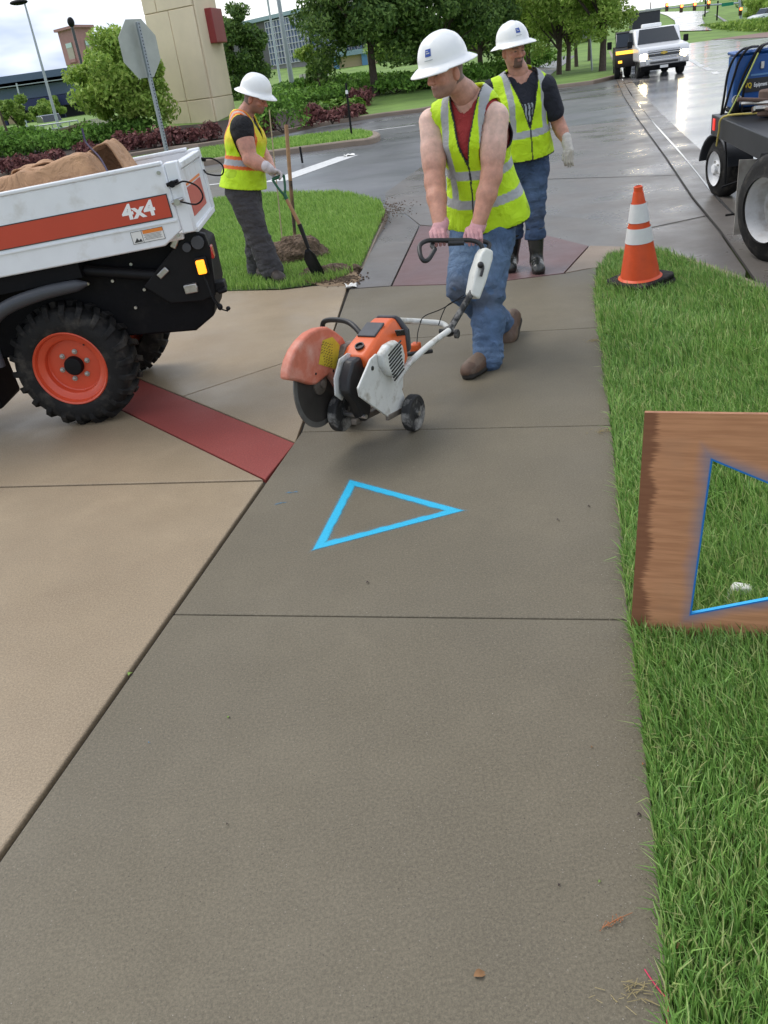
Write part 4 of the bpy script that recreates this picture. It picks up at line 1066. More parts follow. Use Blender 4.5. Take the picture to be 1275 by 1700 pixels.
    def tr(P):
        g = C.get('baggy', .022)
        d = legs(P, g, C.get('flare', .035))
        d = su(d, eseg(P, A['pel']-ta*.03, A['pel']+ta*.10, ss, ff, (.165*bw, .128*bw), (.165*bw, .128*bw+bel*.3)), .05)
        d = d + .013*wob(P*np.array([1, 1, 1.6], np.float32), 30, 5) + .007*wob(P*np.array([.7, .7, 1.4], np.float32), 85, 6)
        if z_cut: d = np.maximum(d, -(P[:, 2]-(min(A['anL'][2], A['anR'][2])+z_cut)))
        for k in 'LR':
            near = np.exp(-np.sum((P-A['an'+k])**2, 1)/.012); d = d + near*.006*np.sin((P@nrm(A['kn'+k]-A['an'+k]).astype(np.float32))*170)
            kn = np.exp(-np.sum((P-A['kn'+k])**2, 1)/.014); d = d + kn*.006*np.sin((P@nrm(A['kn'+k]-A['an'+k]).astype(np.float32))*95+1.5*wob(P, 20, 3))
        return d
    def trc(v):
        c = paint(len(v), C['pants']); w = wob(v, 11, 9)[:, None]*.5+.5
        c = c*(1-.35*w) + np.asarray(C['pants2'])*.35*w
        for k in 'LR':      # faded thighs, grubby knees
            w = (.55*np.exp(-np.sum((v-(A['hip'+k]*.5+A['kn'+k]*.5+f*.08))**2, 1)/.014))[:, None]; c = c*(1-w)+np.asarray(C['pants2'])*w
            w = (C.get('mud', .5)*np.exp(-np.sum((v-(A['kn'+k]+f*.05))**2, 1)/.006)*(wob(v, 45, 2) > -.25))[:, None]; c = c*(1-w)+np.array((.10, .085, .06))*w
            cf = np.exp(-((v-A['an'+k])@nrm(A['kn'+k]-A['an'+k]))**2/.0016)*(np.linalg.norm(v-A['an'+k], axis=1) < .14)*.35
            c = c*(1-cf[:, None])+np.asarray(C['pants2'])*1.1*cf[:, None]
        return c
    lp = [A[k] for k in ('pel', 'hipL', 'hipR', 'knL', 'knR', 'anL', 'anR')]
    sdf_obj('trousers', tr, *bbox(lp, .17), .0085, C.get('pmat', M_denim), root, trc)
    # shirt
    slv = C.get('sleeve', 0.0)
    def shirt(P):
        d = torso(P, .012) + .004*wob(P, 40, 8)
        if slv:
            for k in 'LR':
                e = A['sh'+k]*(1-slv)+A['el'+k]*slv; d = su(d, rc(P, A['sh'+k], e, .078*ar, .072*ar), .03)
        u, vv, h = loc(P)
        if not slv: d = np.maximum(d, np.abs(u)-(abs(float((A['shL']-A['shR'])@ss))*.5+.006))
        d = np.maximum(d, -(h+C.get('tail', .02)))
        d = np.maximum(d, -rc(P, A['neck']-ta*.03+ff*.035, A['neck']+ta*.2+ff*.05, .070, .085))
        d = np.maximum(d, h-(TL+.015))
        return d
    def shc(v):
        c = paint(len(v), C['shirt'])
        if C.get('print'):
            u, vv, h = loc(v); m = (np.abs(u) < .07) & (vv > .05) & (h > TL*.50) & (h < TL*.72) & (np.sin(u*230+np.sin(h*90)*.6) > .1)
            c[m] = (.45, .5, .55)
        return c
    sdf_obj('shirt', shirt, *bbox([A[k] for k in ('pel', 'neck', 'shL', 'shR', 'elL', 'elR')], .19), .0066, M_cloth, root, shc, 3)
    # vest: a thin shell round the torso
    hem, hV, vw = C.get('hem', -.04), C.get('hV', TL*.50), C.get('vw', .085)
    fl = C.get('vflare', .03)
    def vest(P):
        u, vv, h = loc(P)
        o = su(torso(P, .030), eseg(P, A['pel']-ta*.16, A['pel']+ta*.05, ss, ff, (.185*bw, .146*bw+bel*.3), (.185*bw, .145*bw+bel*.4)), .05) - fl*S(.25, -.08, h) + .0085*wob(P*np.array([1, 1, .45], np.float32), 24, 11) + .004*wob(P, 60, 12)
        d = np.maximum(o, -(o+.013))
        d = np.maximum(d, -(h-hem-C.get('hemtip', 0.0)*np.clip(1-np.abs(u)/.05, 0, 1)*(vv > 0)))
        wv = vw*np.clip((h-hV)/(TL-hV), 0, 1.3)
        d = np.maximum(d, -np.maximum(np.abs(u)-wv, np.maximum(-vv, -(h-hV))))
        d = np.maximum(d, -rc(P, A['neck']-ta*.01, A['neck']+ta*.2, .078, .095))
        for sg, k in ((1, 'L'), (-1, 'R')):
            q = A['sh'+k]
            d = np.maximum(d, -eseg(P, q+ss*sg*.010-ta*.10, q+ss*sg*.012+ta*.02, ff, ss, (.088, .07), (.066, .052)))
            d = np.maximum(d, -(rc(P, q+ss*sg*.02, A['el'+k], .078*ar, .06*ar)))
        return d
    def vc(v):
        c = paint(len(v), C['vest']); u, vv, h = loc(v); au = np.abs(u)
        if 'vest2' in C:
            w = S(.30, .42, h)[:, None]; c = c*(1-w)+np.asarray(C['vest2'])*w
        dirt = (wob(v, 28, 4) > .42) & (h < .22); c[dirt] = c[dirt]*.72
        sil = np.asarray((.40, .41, .42)); org = np.asarray((.75, .16, .03))
        for a, b_, kind in C['bands']:
            if kind == 'ro': 
                m = (h > a-.03) & (h < b_+.03); c[m] = org
            m = (h > a) & (h < b_); c[m] = sil
        for a, b_, kind in C['vstripes']:
            lowb = C['bands'][0][1]
            m = (au > a) & (au < b_) & (h > lowb)
            if kind == 'ro':
                m2 = (au > a-.022) & (au < b_+.022) & (h > lowb); c[m2] = org; c[m] = (.55, .42, .36)
            else: c[m] = sil
        blk = np.asarray((.02, .02, .022))
        wv = vw*np.clip((h-hV)/(TL-hV), 0, 1.3)
        if C.get('trim', True):
            c[(au < wv+.009) & (vv > 0) & (h > hV-.01)] = blk
            c[(au < .0055) & (vv > 0) & (h <= hV)] = blk
            c[h < hem+.012+C.get('hemtip', 0.0)*np.clip(1-au/.05, 0, 1)*(vv > 0)] = blk
            for sg, k in ((1, 'L'), (-1, 'R')):
                e = eseg(v.astype(np.float32), A['sh'+k]+ss*sg*.010-ta*.10, A['sh'+k]+ss*sg*.012+ta*.02, ff, ss, (.098, .08), (.076, .062)); c[e < 0] = blk
        return c
    sdf_obj('safety_vest', vest, *bbox([A[k] for k in ('pel', 'neck', 'shL', 'shR')], .24), .0062, M_vest, root, vc)
    # boots
    for k in 'LR':
        an, toe = A['an'+k], A['toe'+k]; heel = A.get('heel'+k)
        if heel is None:
            fd = nrm((toe-an)*np.array([1, 1, 0])); heel = np.array([an[0], an[1], toe[2]])-fd*.075; toe = heel+fd*C.get('foot', .30)
        fd = nrm(toe-heel); sh_ = nrm(A['kn'+k]-an); up = nrm(sh_-fd*(sh_@fd)); sd_ = np.cross(fd, up)
        Lf = float(np.linalg.norm(toe-heel)); Bf = np.stack([fd, sd_, up]).astype(np.float32)
        bh = C.get('booth', .14)
        def boot(P):
            q = (P-heel.astype(np.float32))@Bf.T
            d = rc(q, (.035, 0, .030), (Lf-.07, 0, .028), .044, .050)
            d = su(d, rc(q, (.05, 0, .06), (Lf-.12, 0, .045), .045, .044), .03)
            d = su(d, ell(q, (Lf-.065, 0, .018), (.068, .051, .043)), .03)
            t0 = (an-heel)@Bf.T; t1 = ((an+sh_*bh)-heel)@Bf.T
            d = su(d, rc(q, (t0[0], t0[1]*.7, .06), t1, .052, C.get('bootr', .056)), .04)
            d = np.maximum(d, -(q[:, 2]+.0)); d = np.maximum(d, (q-t1)@nrm(t1-t0).astype(np.float32))
            sole = np.maximum(np.abs(q[:, 2]+.008)-.012, np.minimum(rc(q*np.array([1, 1, 0], np.float32), (.035, 0, 0), (Lf-.058, 0, 0), .043, .052), 9))
            return np.minimum(d + .003*wob(P, 60, 3), sole)
        def bc(v):
            q = (v-heel.astype(np.float32))@Bf.T; c = paint(len(v), C['boot'])
            w = ((wob(v, 35, 7) > .15)*.5)[:, None]; c = c*(1-w)+np.asarray(C['boot2'])*w
            c[q[:, 2] < .008] = (.02, .018, .016); return c
        sdf_obj('boot', boot, *bbox([an, toe, heel, an+sh_*bh], .1), .0068, C.get('bmat', M_leather), root, bc)
    # gloved hands
    for k in 'LR':
        H = J.get('hand'+k)
        if H is None: continue
        wr = A['wr'+k]; g = np.asarray(H['grip'], np.float32)
        a = nrm(H['axis']); e1 = nrm((wr-g)-a*((wr-g)@a)); e2 = np.cross(a, e1)
        if e2@np.asarray(H['front']) < 0: e2 = -e2
        th = nrm(H['thumb'])
        segs = []
        o4 = (-.034, -.0115, .0115, .033); ln = (.88, 1.0, .97, .8)
        if th@a > 0: ln = ln
        else: o4 = tuple(-x for x in o4)
        for o_, l_ in zip(o4, ln):
            p0 = g+a*o_+e1*.045+e2*.020
            if H.get('relaxed'):
                p1 = g+a*o_*1.0-e1*.004+e2*.012; p2 = p1-e1*.034*l_-e2*.002; p3 = p2-e1*.026*l_-e2*.014
            else:
                p1 = g+a*o_+e1*.012+e2*.031; p2 = g+a*o_-e1*.022*l_+e2*.024; p3 = g+a*o_-e1*.030-e2*.006
            segs += [(p0, p1, .0125, .0115), (p1, p2, .0115, .0105), (p2, p3, .0105, .009)]
        ta_ = a*(1 if th@a > 0 else -1)
        t0 = g+ta_*.030+e1*.065+e2*.005; t1 = g+ta_*.050+e1*.025-e2*.006
        t2 = t1-e1*.034+e2*.004+ta_*(-.004 if not H.get('relaxed') else .004)
        segs += [(t0, t1, .017, .0135), (t1, t2, .013, .0105)]
        def hand(P):
            d = eseg(P, wr-(g-wr)*.35, wr, a, e2, (.037*max(1, ar), .034*max(1, ar)), (.036*max(1, ar*.95), .033*max(1, ar*.95)))
            d = su(d, eseg(P, wr, g+e1*.050+e2*.012, a, e2, (.034, .028), (.043, .020)), .02)
            d2 = None
            for p, q, r0, r1 in segs:
                e = rc(P, p, q, r0, r1); d2 = e if d2 is None else np.minimum(d2, e)
            return su(d, d2, .007)
        def hc(v):
            c = paint(len(v), C['glove']); w = ((wob(v, 60, 5) > .1)*.35*(np.linalg.norm(v-g, axis=1) < .07))[:, None]
            c = c*(1-w)+np.asarray(C['glove2'])*w
            cu = np.abs((v-wr)@nrm(g-wr)+.015) < .012; c[cu] = np.asarray(C['glove'])*1.12
            return c
        sdf_obj('glove', hand, *bbox([wr, g, wr-(g-wr)*.35, g-e1*.09], .075), .0036, M_glove, root, hc)
    # hard hat: polar dome with full brim
    hd = J.get('hatdir'); 
    hu2 = nrm(hu if hd is None else hd); hf2 = nrm(hf-hu2*(hf@hu2)); hs2 = np.cross(hf2, hu2)*-1
    if hs2@hs < 0: hs2 = -hs2
    HO = HC + hu2*.058 - hf2*.004
    na, prof = 64, [(r_, max(.012, (1-r_**2.45)**.47)) for r_ in (0, .14, .28, .42, .55, .67, .77, .85, .91, .95, .975, .99, 1.0)]
    rs_, rf_, ht = .120, .143, .136
    vs, fs = [], []
    rows = []
    for r_, z_ in prof: rows.append([(r_, z_, 0, 0)]*na)
    for out, dz in ((.012, -.004), (.030, -.014), (.044, -.023), (.048, -.027), (.047, -.030), (.040, -.026), (.010, -.010), (-.006, -.006)):
        rows.append([(1.0, .015, out, dz)]*na)
    for ri, row in enumerate(rows):
        for j, (r_, z_, out, dz) in enumerate(row):
            th_ = 2*math.pi*j/na; cx, cy = math.sin(th_), math.cos(th_)
            x, y = cx*(rs_*r_+out), cy*(rf_*r_+out*(1.15 if cy > 0 else 1.0))
            rid = 0.0
            if out == 0:      # three ridges running front to back
                for x0, w_, hh in ((0, .020, .007), (.045, .010, .003), (-.045, .010, .003)):
                    rid = max(rid, hh*math.exp(-((x-x0)/w_)**2)*S(1.02, .7, abs(r_)))
            z = z_*ht+dz*(1.25 if cy > .5 else 1.0)+rid
            vs.append(HO+hs2*x+hf2*y+hu2*z)
    for i in range(len(rows)-1):
        for j in range(na): fs.append((i*na+j, (i+1)*na+j, (i+1)*na+(j+1) % na, i*na+(j+1) % na))
    hat = link('hard_hat', fast_mesh('hard_hat', np.array(vs), np.array(fs), [M_hat], True), root)
    def patch(nm, m, th0, th1, z0, z1, n=6, lift=.0025, par=hat):
        vs, fs = [], []
        pz = [p[1] for p in prof][::-1]; pr = [p[0] for p in prof][::-1]
        for i in range(n+1):
            for j in range(n+1):
                th_ = R(th0+(th1-th0)*i/n); zz = z0+(z1-z0)*j/n; r_ = float(np.interp(zz, pz, pr))
                x, y = math.sin(th_)*(rs_*r_+lift), math.cos(th_)*(rf_*r_+lift); vs.append(HO+hs2*x+hf2*y+hu2*(zz*ht+lift*.3))
        for i in range(n):
            for j in range(n): fs.append((i*(n+1)+j, (i+1)*(n+1)+j, (i+1)*(n+1)+j+1, i*(n+1)+j+1))
        return link(nm, fast_mesh(nm, np.array(vs), np.array(fs), [m], True), par)
    if C.get('logo') is not None:
        t_ = C['logo']
        patch('logo', M_hatblue, t_-8, t_+8, .36, .60)
        patch('logo_mark', M_hatgrey, t_-5, t_+5, .45, .485, 3, .0034); patch('logo_mark', M_hatgrey, t_-6, t_+1, .52, .545, 3, .0034)
        patch('logo_print', M_hatgrey, t_-11, t_+11, .22, .25, 4)
    if C.get('hatdots'):
        for t_, z_ in C['hatdots']: patch('sticker', M_ink, t_-4, t_+4, z_, z_+.12, 3)
    return root

def shift(p, d): return np.asarray(p)+np.asarray(d)
# --- worker pushing the saw
F1 = (-.50, -.866, 0); S1 = np.array([.866, -.5, 0])
hgL, hgR = AT(788, 397, 4.775), AT(727, 399, 4.79)
J1 = dict(f=F1, pel=AT(806, 345, 5.20), neck=AT(779, 163, 5.07), head=AT(739, 121, 4.93), hf=(-.83, -.54, -.10), hatdir=(-.17, -.07, .98),
          shL=AT(822, 195, 4.97), shR=AT(717, 203, 5.17), elL=AT(816, 292, 4.90), elR=AT(722, 303, 5.03),
          wrL=AT(793, 378, 4.83), wrR=AT(731, 377, 4.86),
          hipL=AT(824, 375, 5.12), hipR=AT(780, 385, 5.22), knL=AT(810, 492, 4.92), knR=AT(768, 478, 4.93),
          anL=AT(810, 592, 4.78), anR=AT(838, 545, 5.36), toeL=G(763, 637)+np.array([0, 0, .022]), toeR=AT(842, 575, 5.20), heelR=AT(858, 526, 5.42),
          handL=dict(grip=hgL, axis=(1, -.05, 0), front=(0, -1, -.2), thumb=(-1, 0, 0)),
          handR=dict(grip=hgR, axis=(1, -.05, 0), front=(0, -1, -.2), thumb=(1, 0, 0)))
LIME = (.55, .82, .010)
C1 = dict(skin=(.56, .30, .22), tan=(.54, .265, .18), upper=(.72, .48, .39), hair=(.09, .06, .04), stubble=.45, pants=(.060, .110, .21), pants2=(.18, .27, .40),
          shirt=(.34, .03, .03), vest=LIME, bands=[(.075, .125, 's'), (.235, .285, 's')], vstripes=[(.090, .138, 's')], hem=-.075, hemtip=-.05, hV=.335, vw=.072, vflare=.045,
          boot=(.095, .052, .032), boot2=(.16, .115, .08), foot=.325, flare=.024, baggy=.029, glove=(.58, .31, .32), glove2=(.40, .20, .2), logo=22, bulk=1.06, arm=1.24, mud=.75, neckw=1.08)
person('person', 'worker in lime vest, red sleeveless shirt and jeans pushing the concrete saw', J1, C1)
# --- worker walking behind
F2 = (.12, -.99, 0)
J2 = dict(f=F2, pel=AT(870, 262, 7.22), neck=AT(862, 126, 7.13), head=AT(853, 84, 7.08), hf=(.25, -.95, -.12), tilt=.03, hatdir=(-.10, .02, .99),
          shL=AT(905, 144, 7.06), shR=AT(815, 152, 7.18), elL=AT(928, 208, 7.12), elR=AT(806, 222, 7.25), wrL=AT(941, 237, 7.02), wrR=AT(812, 275, 7.1),
          hipL=AT(888, 275, 7.2), hipR=AT(852, 280, 7.24), knL=AT(888, 355, 7.12), knR=AT(853, 362, 7.22), anL=AT(891, 442, 7.10), anR=AT(849, 447, 7.28),
          toeL=G(897, 461, -.01)+np.array([0, 0, .02]), toeR=G(844, 466, -.01)+np.array([0, 0, .02]),
          handL=dict(grip=AT(945, 262, 6.98), axis=(.75, -.66, .05), front=(.55, -.8, 0), thumb=(-.6, -.5, 0), relaxed=True))
C2 = dict(skin=(.54, .27, .19), tan=(.52, .25, .17), hair=(.12, .075, .05), hairw=.35, stubble=.15, goatee=(.10, .06, .045), pants=(.042, .075, .15), pants2=(.10, .16, .26),
          shirt=(.014, .016, .026), print=True, sleeve=.62, tail=.09, vest=LIME, bands=[(.20, .25, 's')], vstripes=[(.105, .15, 's')], hem=.02, hV=.27, vw=.10, vflare=.03,
          boot=(.018, .02, .018), boot2=(.05, .05, .045), booth=.32, bootr=.080, bmat=M_rubber, flare=.01, baggy=.020, tuck=.265, glove=(.62, .58, .52), glove2=(.3, .26, .2), logo=-4, bulk=1.10, belly=.05, arm=1.12, mud=.3, neckw=1.15)
person('person', 'worker with goatee in lime vest, black shirt and rubber boots walking behind', J2, C2)
# --- worker with the shovel
F3 = (.93, -.37, 0)
shg = AT(461, 292, 7.98)
J3 = dict(f=F3, pel=AT(404, 308, 8.22), neck=AT(404, 194, 8.24), head=AT(424, 163, 8.2), hf=(.86, -.32, -.40), hatdir=(.33, -.1, .94),
          shL=AT(409, 205, 8.44), shR=AT(402, 212, 8.06), elL=AT(436, 258, 8.4), elR=AT(415, 264, 7.98), wrL=AT(452, 284, 8.12), wrR=AT(446, 280, 7.95),
          hipL=AT(408, 318, 8.32), hipR=AT(402, 320, 8.13), knL=AT(425, 395, 8.32), knR=AT(430, 395, 8.10), anL=AT(429, 449, 8.40), anR=AT(451, 449, 8.06),
          toeL=G(446, 473)+np.array([0, .12, .022]), toeR=G(488, 476)+np.array([0, 0, .022]),
          handR=dict(grip=shg, axis=nrm((.3, -.8, .3)), front=(.9, -.2, 0), thumb=(0, 1, 0)))
C3 = dict(skin=(.50, .24, .17), tan=(.58, .28, .20), upper=(.66, .36, .28), hair=(.07, .045, .03), stubble=.5, stubcol=(.10, .06, .035), pants=(.050, .048, .052), pants2=(.085, .08, .083),
          shirt=(.010, .010, .012), sleeve=.16, tail=.10, vest=LIME, vest2=(.80, .66, .03), bands=[(.175, .225, 'ro')], vstripes=[(.118, .142, 'ro')], hem=-.02, hV=.40, vw=.07, trim=False, vflare=.035,
          boot=(.040, .028, .022), boot2=(.085, .06, .045), glove=(.68, .62, .62), glove2=(.5, .45, .45), hatdots=[(62, .45), (105, .42)], bulk=1.10, arm=1.35, mud=.25, pmat=M_cloth, baggy=.042, flare=.030, foot=.315, belly=.02, neckw=1.1)
person('person', 'worker with white hard hat and grey trousers digging with a shovel on the lawn', J3, C3)
# ------------------------------------------------------------------ cone, stencil board, shovel and small things
M_cone = mat('cone_orange', (0.72, 0.085, 0.018), 0.45, var=0.12, vscale=12, color2=(0.35, 0.07, 0.03), mscale=14, mpos=(0.66, 0.85))
M_cwhite = mat('cone_white_sleeve', (0.74, 0.73, 0.72), 0.4, var=0.06, vscale=20, color2=(0.12, 0.10, 0.09), mscale=11, mpos=(0.70, 0.76))
CP = G(1063, 478)
cone = thing('traffic_cone', 'orange traffic cone with two white bands on stacked black rubber bases', 'traffic cone', (CP[0], CP[1], -.01), world=False, rot=(R(1), R(-4.5), R(24)))
CH, r0, r1, zb = .735, .140, .034, .105
def cr(t): return r0+(r1-r0)*t
def crsec(t0, t1, out, name, m):
    b = MB(); b.lathe([(cr(t0)+out, zb+(CH-zb)*t0), (cr(t1)+out, zb+(CH-zb)*t1)], (0, 0, 0), (0, 0, 1), 40, cap0=False); b.f.pop(); b.m.pop(); return b.build(name, m, cone)
b = MB(); b.lathe([(r0+.035, zb-.02), (r0+.012, zb-.004), (r0, zb+.005), (r1, CH-.035), (r1-.003, CH-.034), (r1-.004, CH), (r1-.012, CH+.004), (r1-.014, CH-.05), (0, CH-.06)], (0, 0, 0), (0, 0, 1), 40, cap0=False); b.build('body', M_cone, cone)
crsec(.40, .565, .002, 'white_band', M_cwhite); crsec(.625, .825, .002, 'white_band', M_cwhite)
for i, (z, a, w) in enumerate(((.018, 4, .365), (.05, -3, .40), (.083, 6, .385))):
    b = MB(); c_ = .05; h = w/2
    b.prism([(-h+c_, -h), (h-c_, -h), (h, -h+c_), (h, h-c_), (h-c_, h), (-h+c_, h), (-h, h-c_), (-h, -h+c_)], (0, 0, z-.016), (math.cos(R(a)), math.sin(R(a)), 0), (-math.sin(R(a)), math.cos(R(a)), 0), (0, 0, 1), .030)
    b.build('base_slab', M_rub, cone, bevel=.010)

# plywood stencil standing on edge in the grass
B0 = G(1046, 1058, -.02)
d0 = ray(1070, 685)
dT = None
bd_ = np.array([1.0, -.40, 0]); bd_ /= np.linalg.norm(bd_)
for it in range(6):
    nn_ = np.array([bd_[1], -bd_[0], 0]); t_ = (nn_@(B0-CAM))/(nn_@d0); T0 = CAM+d0*t_
    d1 = ray(1275, 688); T1 = CAM+d1*((T0[2]-CAM[2])/d1[2]); bd_ = (T1-T0)*np.array([1, 1, 0]); bd_ /= np.linalg.norm(bd_)
nn_ = np.array([bd_[1], -bd_[0], 0])
BH = float(T0[2]-B0[2])
def onboard(px, py):
    d = ray(px, py); t = (nn_@(B0-CAM))/(nn_@d); P = CAM+d*t-B0; return (float(P@bd_), float(P[2]))
tri = [onboard(1183, 765), onboard(1148, 1019)]
ra, rb = onboard(1270, 801), onboard(1270, 996)
ea = np.array(ra)-np.array(tri[0]); eb = np.array(rb)-np.array(tri[1]); mtx = np.array([ea, -eb]).T
ks = np.linalg.solve(mtx, np.array(tri[1])-np.array(tri[0])); tri.append(tuple(np.array(tri[0])+ea*ks[0]))
xl = onboard(1070, 685)[0]; BW = max(1.05, tri[2][0]+.25)
M_ply = mat('plywood', (0.22, 0.115, 0.066), 0.75)
def edge_nodes(N, L, tri2, sep, sgn):
    """max of signed distances to the three edges (positive outside)"""
    cx = sum(p[0] for p in tri2)/3; cz = sum(p[1] for p in tri2)/3; cur = None
    for i in range(3):
        p, q = np.array(tri2[i]), np.array(tri2[(i+1) % 3]); e = (q-p)/np.linalg.norm(q-p); n = np.array([e[1], -e[0]])
        if n@(np.array([cx, cz])-p) > 0: n = -n
        a = N.new('ShaderNodeMath'); a.operation = 'MULTIPLY'; L.new(sep.outputs[0], a.inputs[0]); a.inputs[1].default_value = n[0]
        b2 = N.new('ShaderNodeMath'); b2.operation = 'MULTIPLY_ADD'; L.new(sep.outputs[sgn], b2.inputs[0]); b2.inputs[1].default_value = n[1]; L.new(a.outputs[0], b2.inputs[2])
        c = N.new('ShaderNodeMath'); c.operation = 'SUBTRACT'; L.new(b2.outputs[0], c.inputs[0]); c.inputs[1].default_value = float(n@p)
        if cur is None: cur = c.outputs[0]
        else:
            m = N.new('ShaderNodeMath'); m.operation = 'MAXIMUM'; L.new(cur, m.inputs[0]); L.new(c.outputs[0], m.inputs[1]); cur = m.outputs[0]
    return cur
def rng_node(N, L, x, a, b_, c=0.0, d=1.0, smooth=True):
    r = N.new('ShaderNodeMapRange'); r.interpolation_type = 'SMOOTHSTEP' if smooth else 'LINEAR'
    r.inputs['From Min'].default_value = a; r.inputs['From Max'].default_value = b_; r.inputs['To Min'].default_value = c; r.inputs['To Max'].default_value = d
    L.new(x, r.inputs['Value']); return r.outputs[0]
def mixc(N, L, f, a, c):
    x = N.new('ShaderNodeMix'); x.data_type = 'RGBA'; L.new(f, x.inputs[0])
    for k, q in ((6, a), (7, c)):
        if isinstance(q, tuple): x.inputs[k].default_value = (*q, 1)
        else: L.new(q, x.inputs[k])
    return x.outputs[2]
def ply_nodes(m):
    N, L = m.node_tree.nodes, m.node_tree.links; b = N['Principled BSDF']; b.inputs['Specular IOR Level'].default_value = .25
    t = N.new('ShaderNodeTexCoord'); sep = N.new('ShaderNodeSeparateXYZ'); L.new(t.outputs['Object'], sep.inputs[0])
    def nz(sc, scale, det=5):
        mp_ = N.new('ShaderNodeMapping'); mp_.inputs['Scale'].default_value = sc; L.new(t.outputs['Object'], mp_.inputs['Vector'])
        n = N.new('ShaderNodeTexNoise'); n.inputs['Scale'].default_value = scale; n.inputs['Detail'].default_value = det; L.new(mp_.outputs[0], n.inputs['Vector']); return n.outputs['Fac']
    g1 = nz((1.0, 1, 14), 5); g2 = nz((1.2, 1, 40), 9)
    c = mixc(N, L, rng_node(N, L, g1, .3, .7), (.60, .29, .15), (.47, .215, .108))
    c = mixc(N, L, rng_node(N, L, g2, .52, .75, 0, .28), c, (.20, .095, .056))
    c = mixc(N, L, rng_node(N, L, nz((1, 1, 1.6), 3.2), .52, .68, 0, .45), c, (.42, .24, .15))
    st = N.new('ShaderNodeMath'); st.operation = 'MULTIPLY_ADD'; L.new(nz((.5, 1, 1.3), 5, 4), st.inputs[0]); st.inputs[1].default_value = -.14; L.new(sep.outputs[0], st.inputs[2])
    st0 = st; st = N.new('ShaderNodeMath'); st.operation = 'MULTIPLY_ADD'; L.new(nz((2.0, 1, 45), 5, 5), st.inputs[0]); st.inputs[1].default_value = -.06; L.new(st0.outputs[0], st.inputs[2])
    c = mixc(N, L, rng_node(N, L, st.outputs[0], -.050+xl*.5, -.072+xl*.5, 0, .7), c, (.13, .045, .025))
    dist = edge_nodes(N, L, tri, sep, 2)
    dn = N.new('ShaderNodeMath'); dn.operation = 'MULTIPLY_ADD'; L.new(nz((1, 1, 1), 9, 6), dn.inputs[0]); dn.inputs[1].default_value = -.05; L.new(dist, dn.inputs[2])
    c = mixc(N, L, rng_node(N, L, dn.outputs[0], .022, -.030, 0, .55), c, (.06, .20, .38))
    c = mixc(N, L, rng_node(N, L, dist, .008, .003, 0, 1), c, (.015, .17, .50))
    L.new(c, b.inputs['Base Color'])
ply_nodes(M_ply)
M_plyedge = mat('plywood_edge', (0.36, 0.17, 0.095), 0.8, var=.3, vscale=30)
M_blueedge = mat('fresh_blue_paint_edge', (0.02, 0.38, 0.72), 0.45, var=.1, vscale=30)
TH = .013
Mb = Matrix.Identity(4)
for i in range(3): Mb[i][0] = bd_[i]; Mb[i][1] = -nn_[i]; Mb[i][2] = (0, 0, 1)[i]; Mb[i][3] = B0[i]
flipy = 1.0 if (-nn_)@np.array([0, 1, 0]) > 0 else -1.0
board = thing('stencil_board', 'brown plywood stencil with triangle cut-out standing in the grass', 'stencil board', B0, world=False)
board.matrix_world = Mb
outer = [(0, 0), (BW, 0), (BW, BH), (xl, BH)]; a_, b_2, c_2 = tri
P2 = outer + [tri[0], tri[1], tri[2]]
vs = [(x, 0, z) for x, z in P2] + [(x, TH*flipy, z) for x, z in P2]
fr = [(0, 1, 6, 5), (1, 2, 6), (2, 3, 4, 6), (3, 0, 5, 4)]
mb = MB(); mb.add(vs, fr + [tuple(i+7 for i in f[::-1]) for f in fr] + [(0, 1, 8, 7), (1, 2, 9, 8), (3, 0, 7, 10)])
mb.build('panel', M_ply, board, smooth=0)
mb = MB(); mb.add([(xl, 0, BH), (BW, 0, BH), (BW, TH*flipy, BH), (xl, TH*flipy, BH)], [(0, 1, 2, 3)]); mb.build('top_edge', M_plyedge, board, smooth=0)
mb = MB(); mb.add([vs[4], vs[5], vs[6], vs[11], vs[12], vs[13]], [(0, 1, 4, 3), (1, 2, 5, 4), (2, 0, 3, 5)]); mb.build('cut_edge', M_blueedge, board, smooth=0)

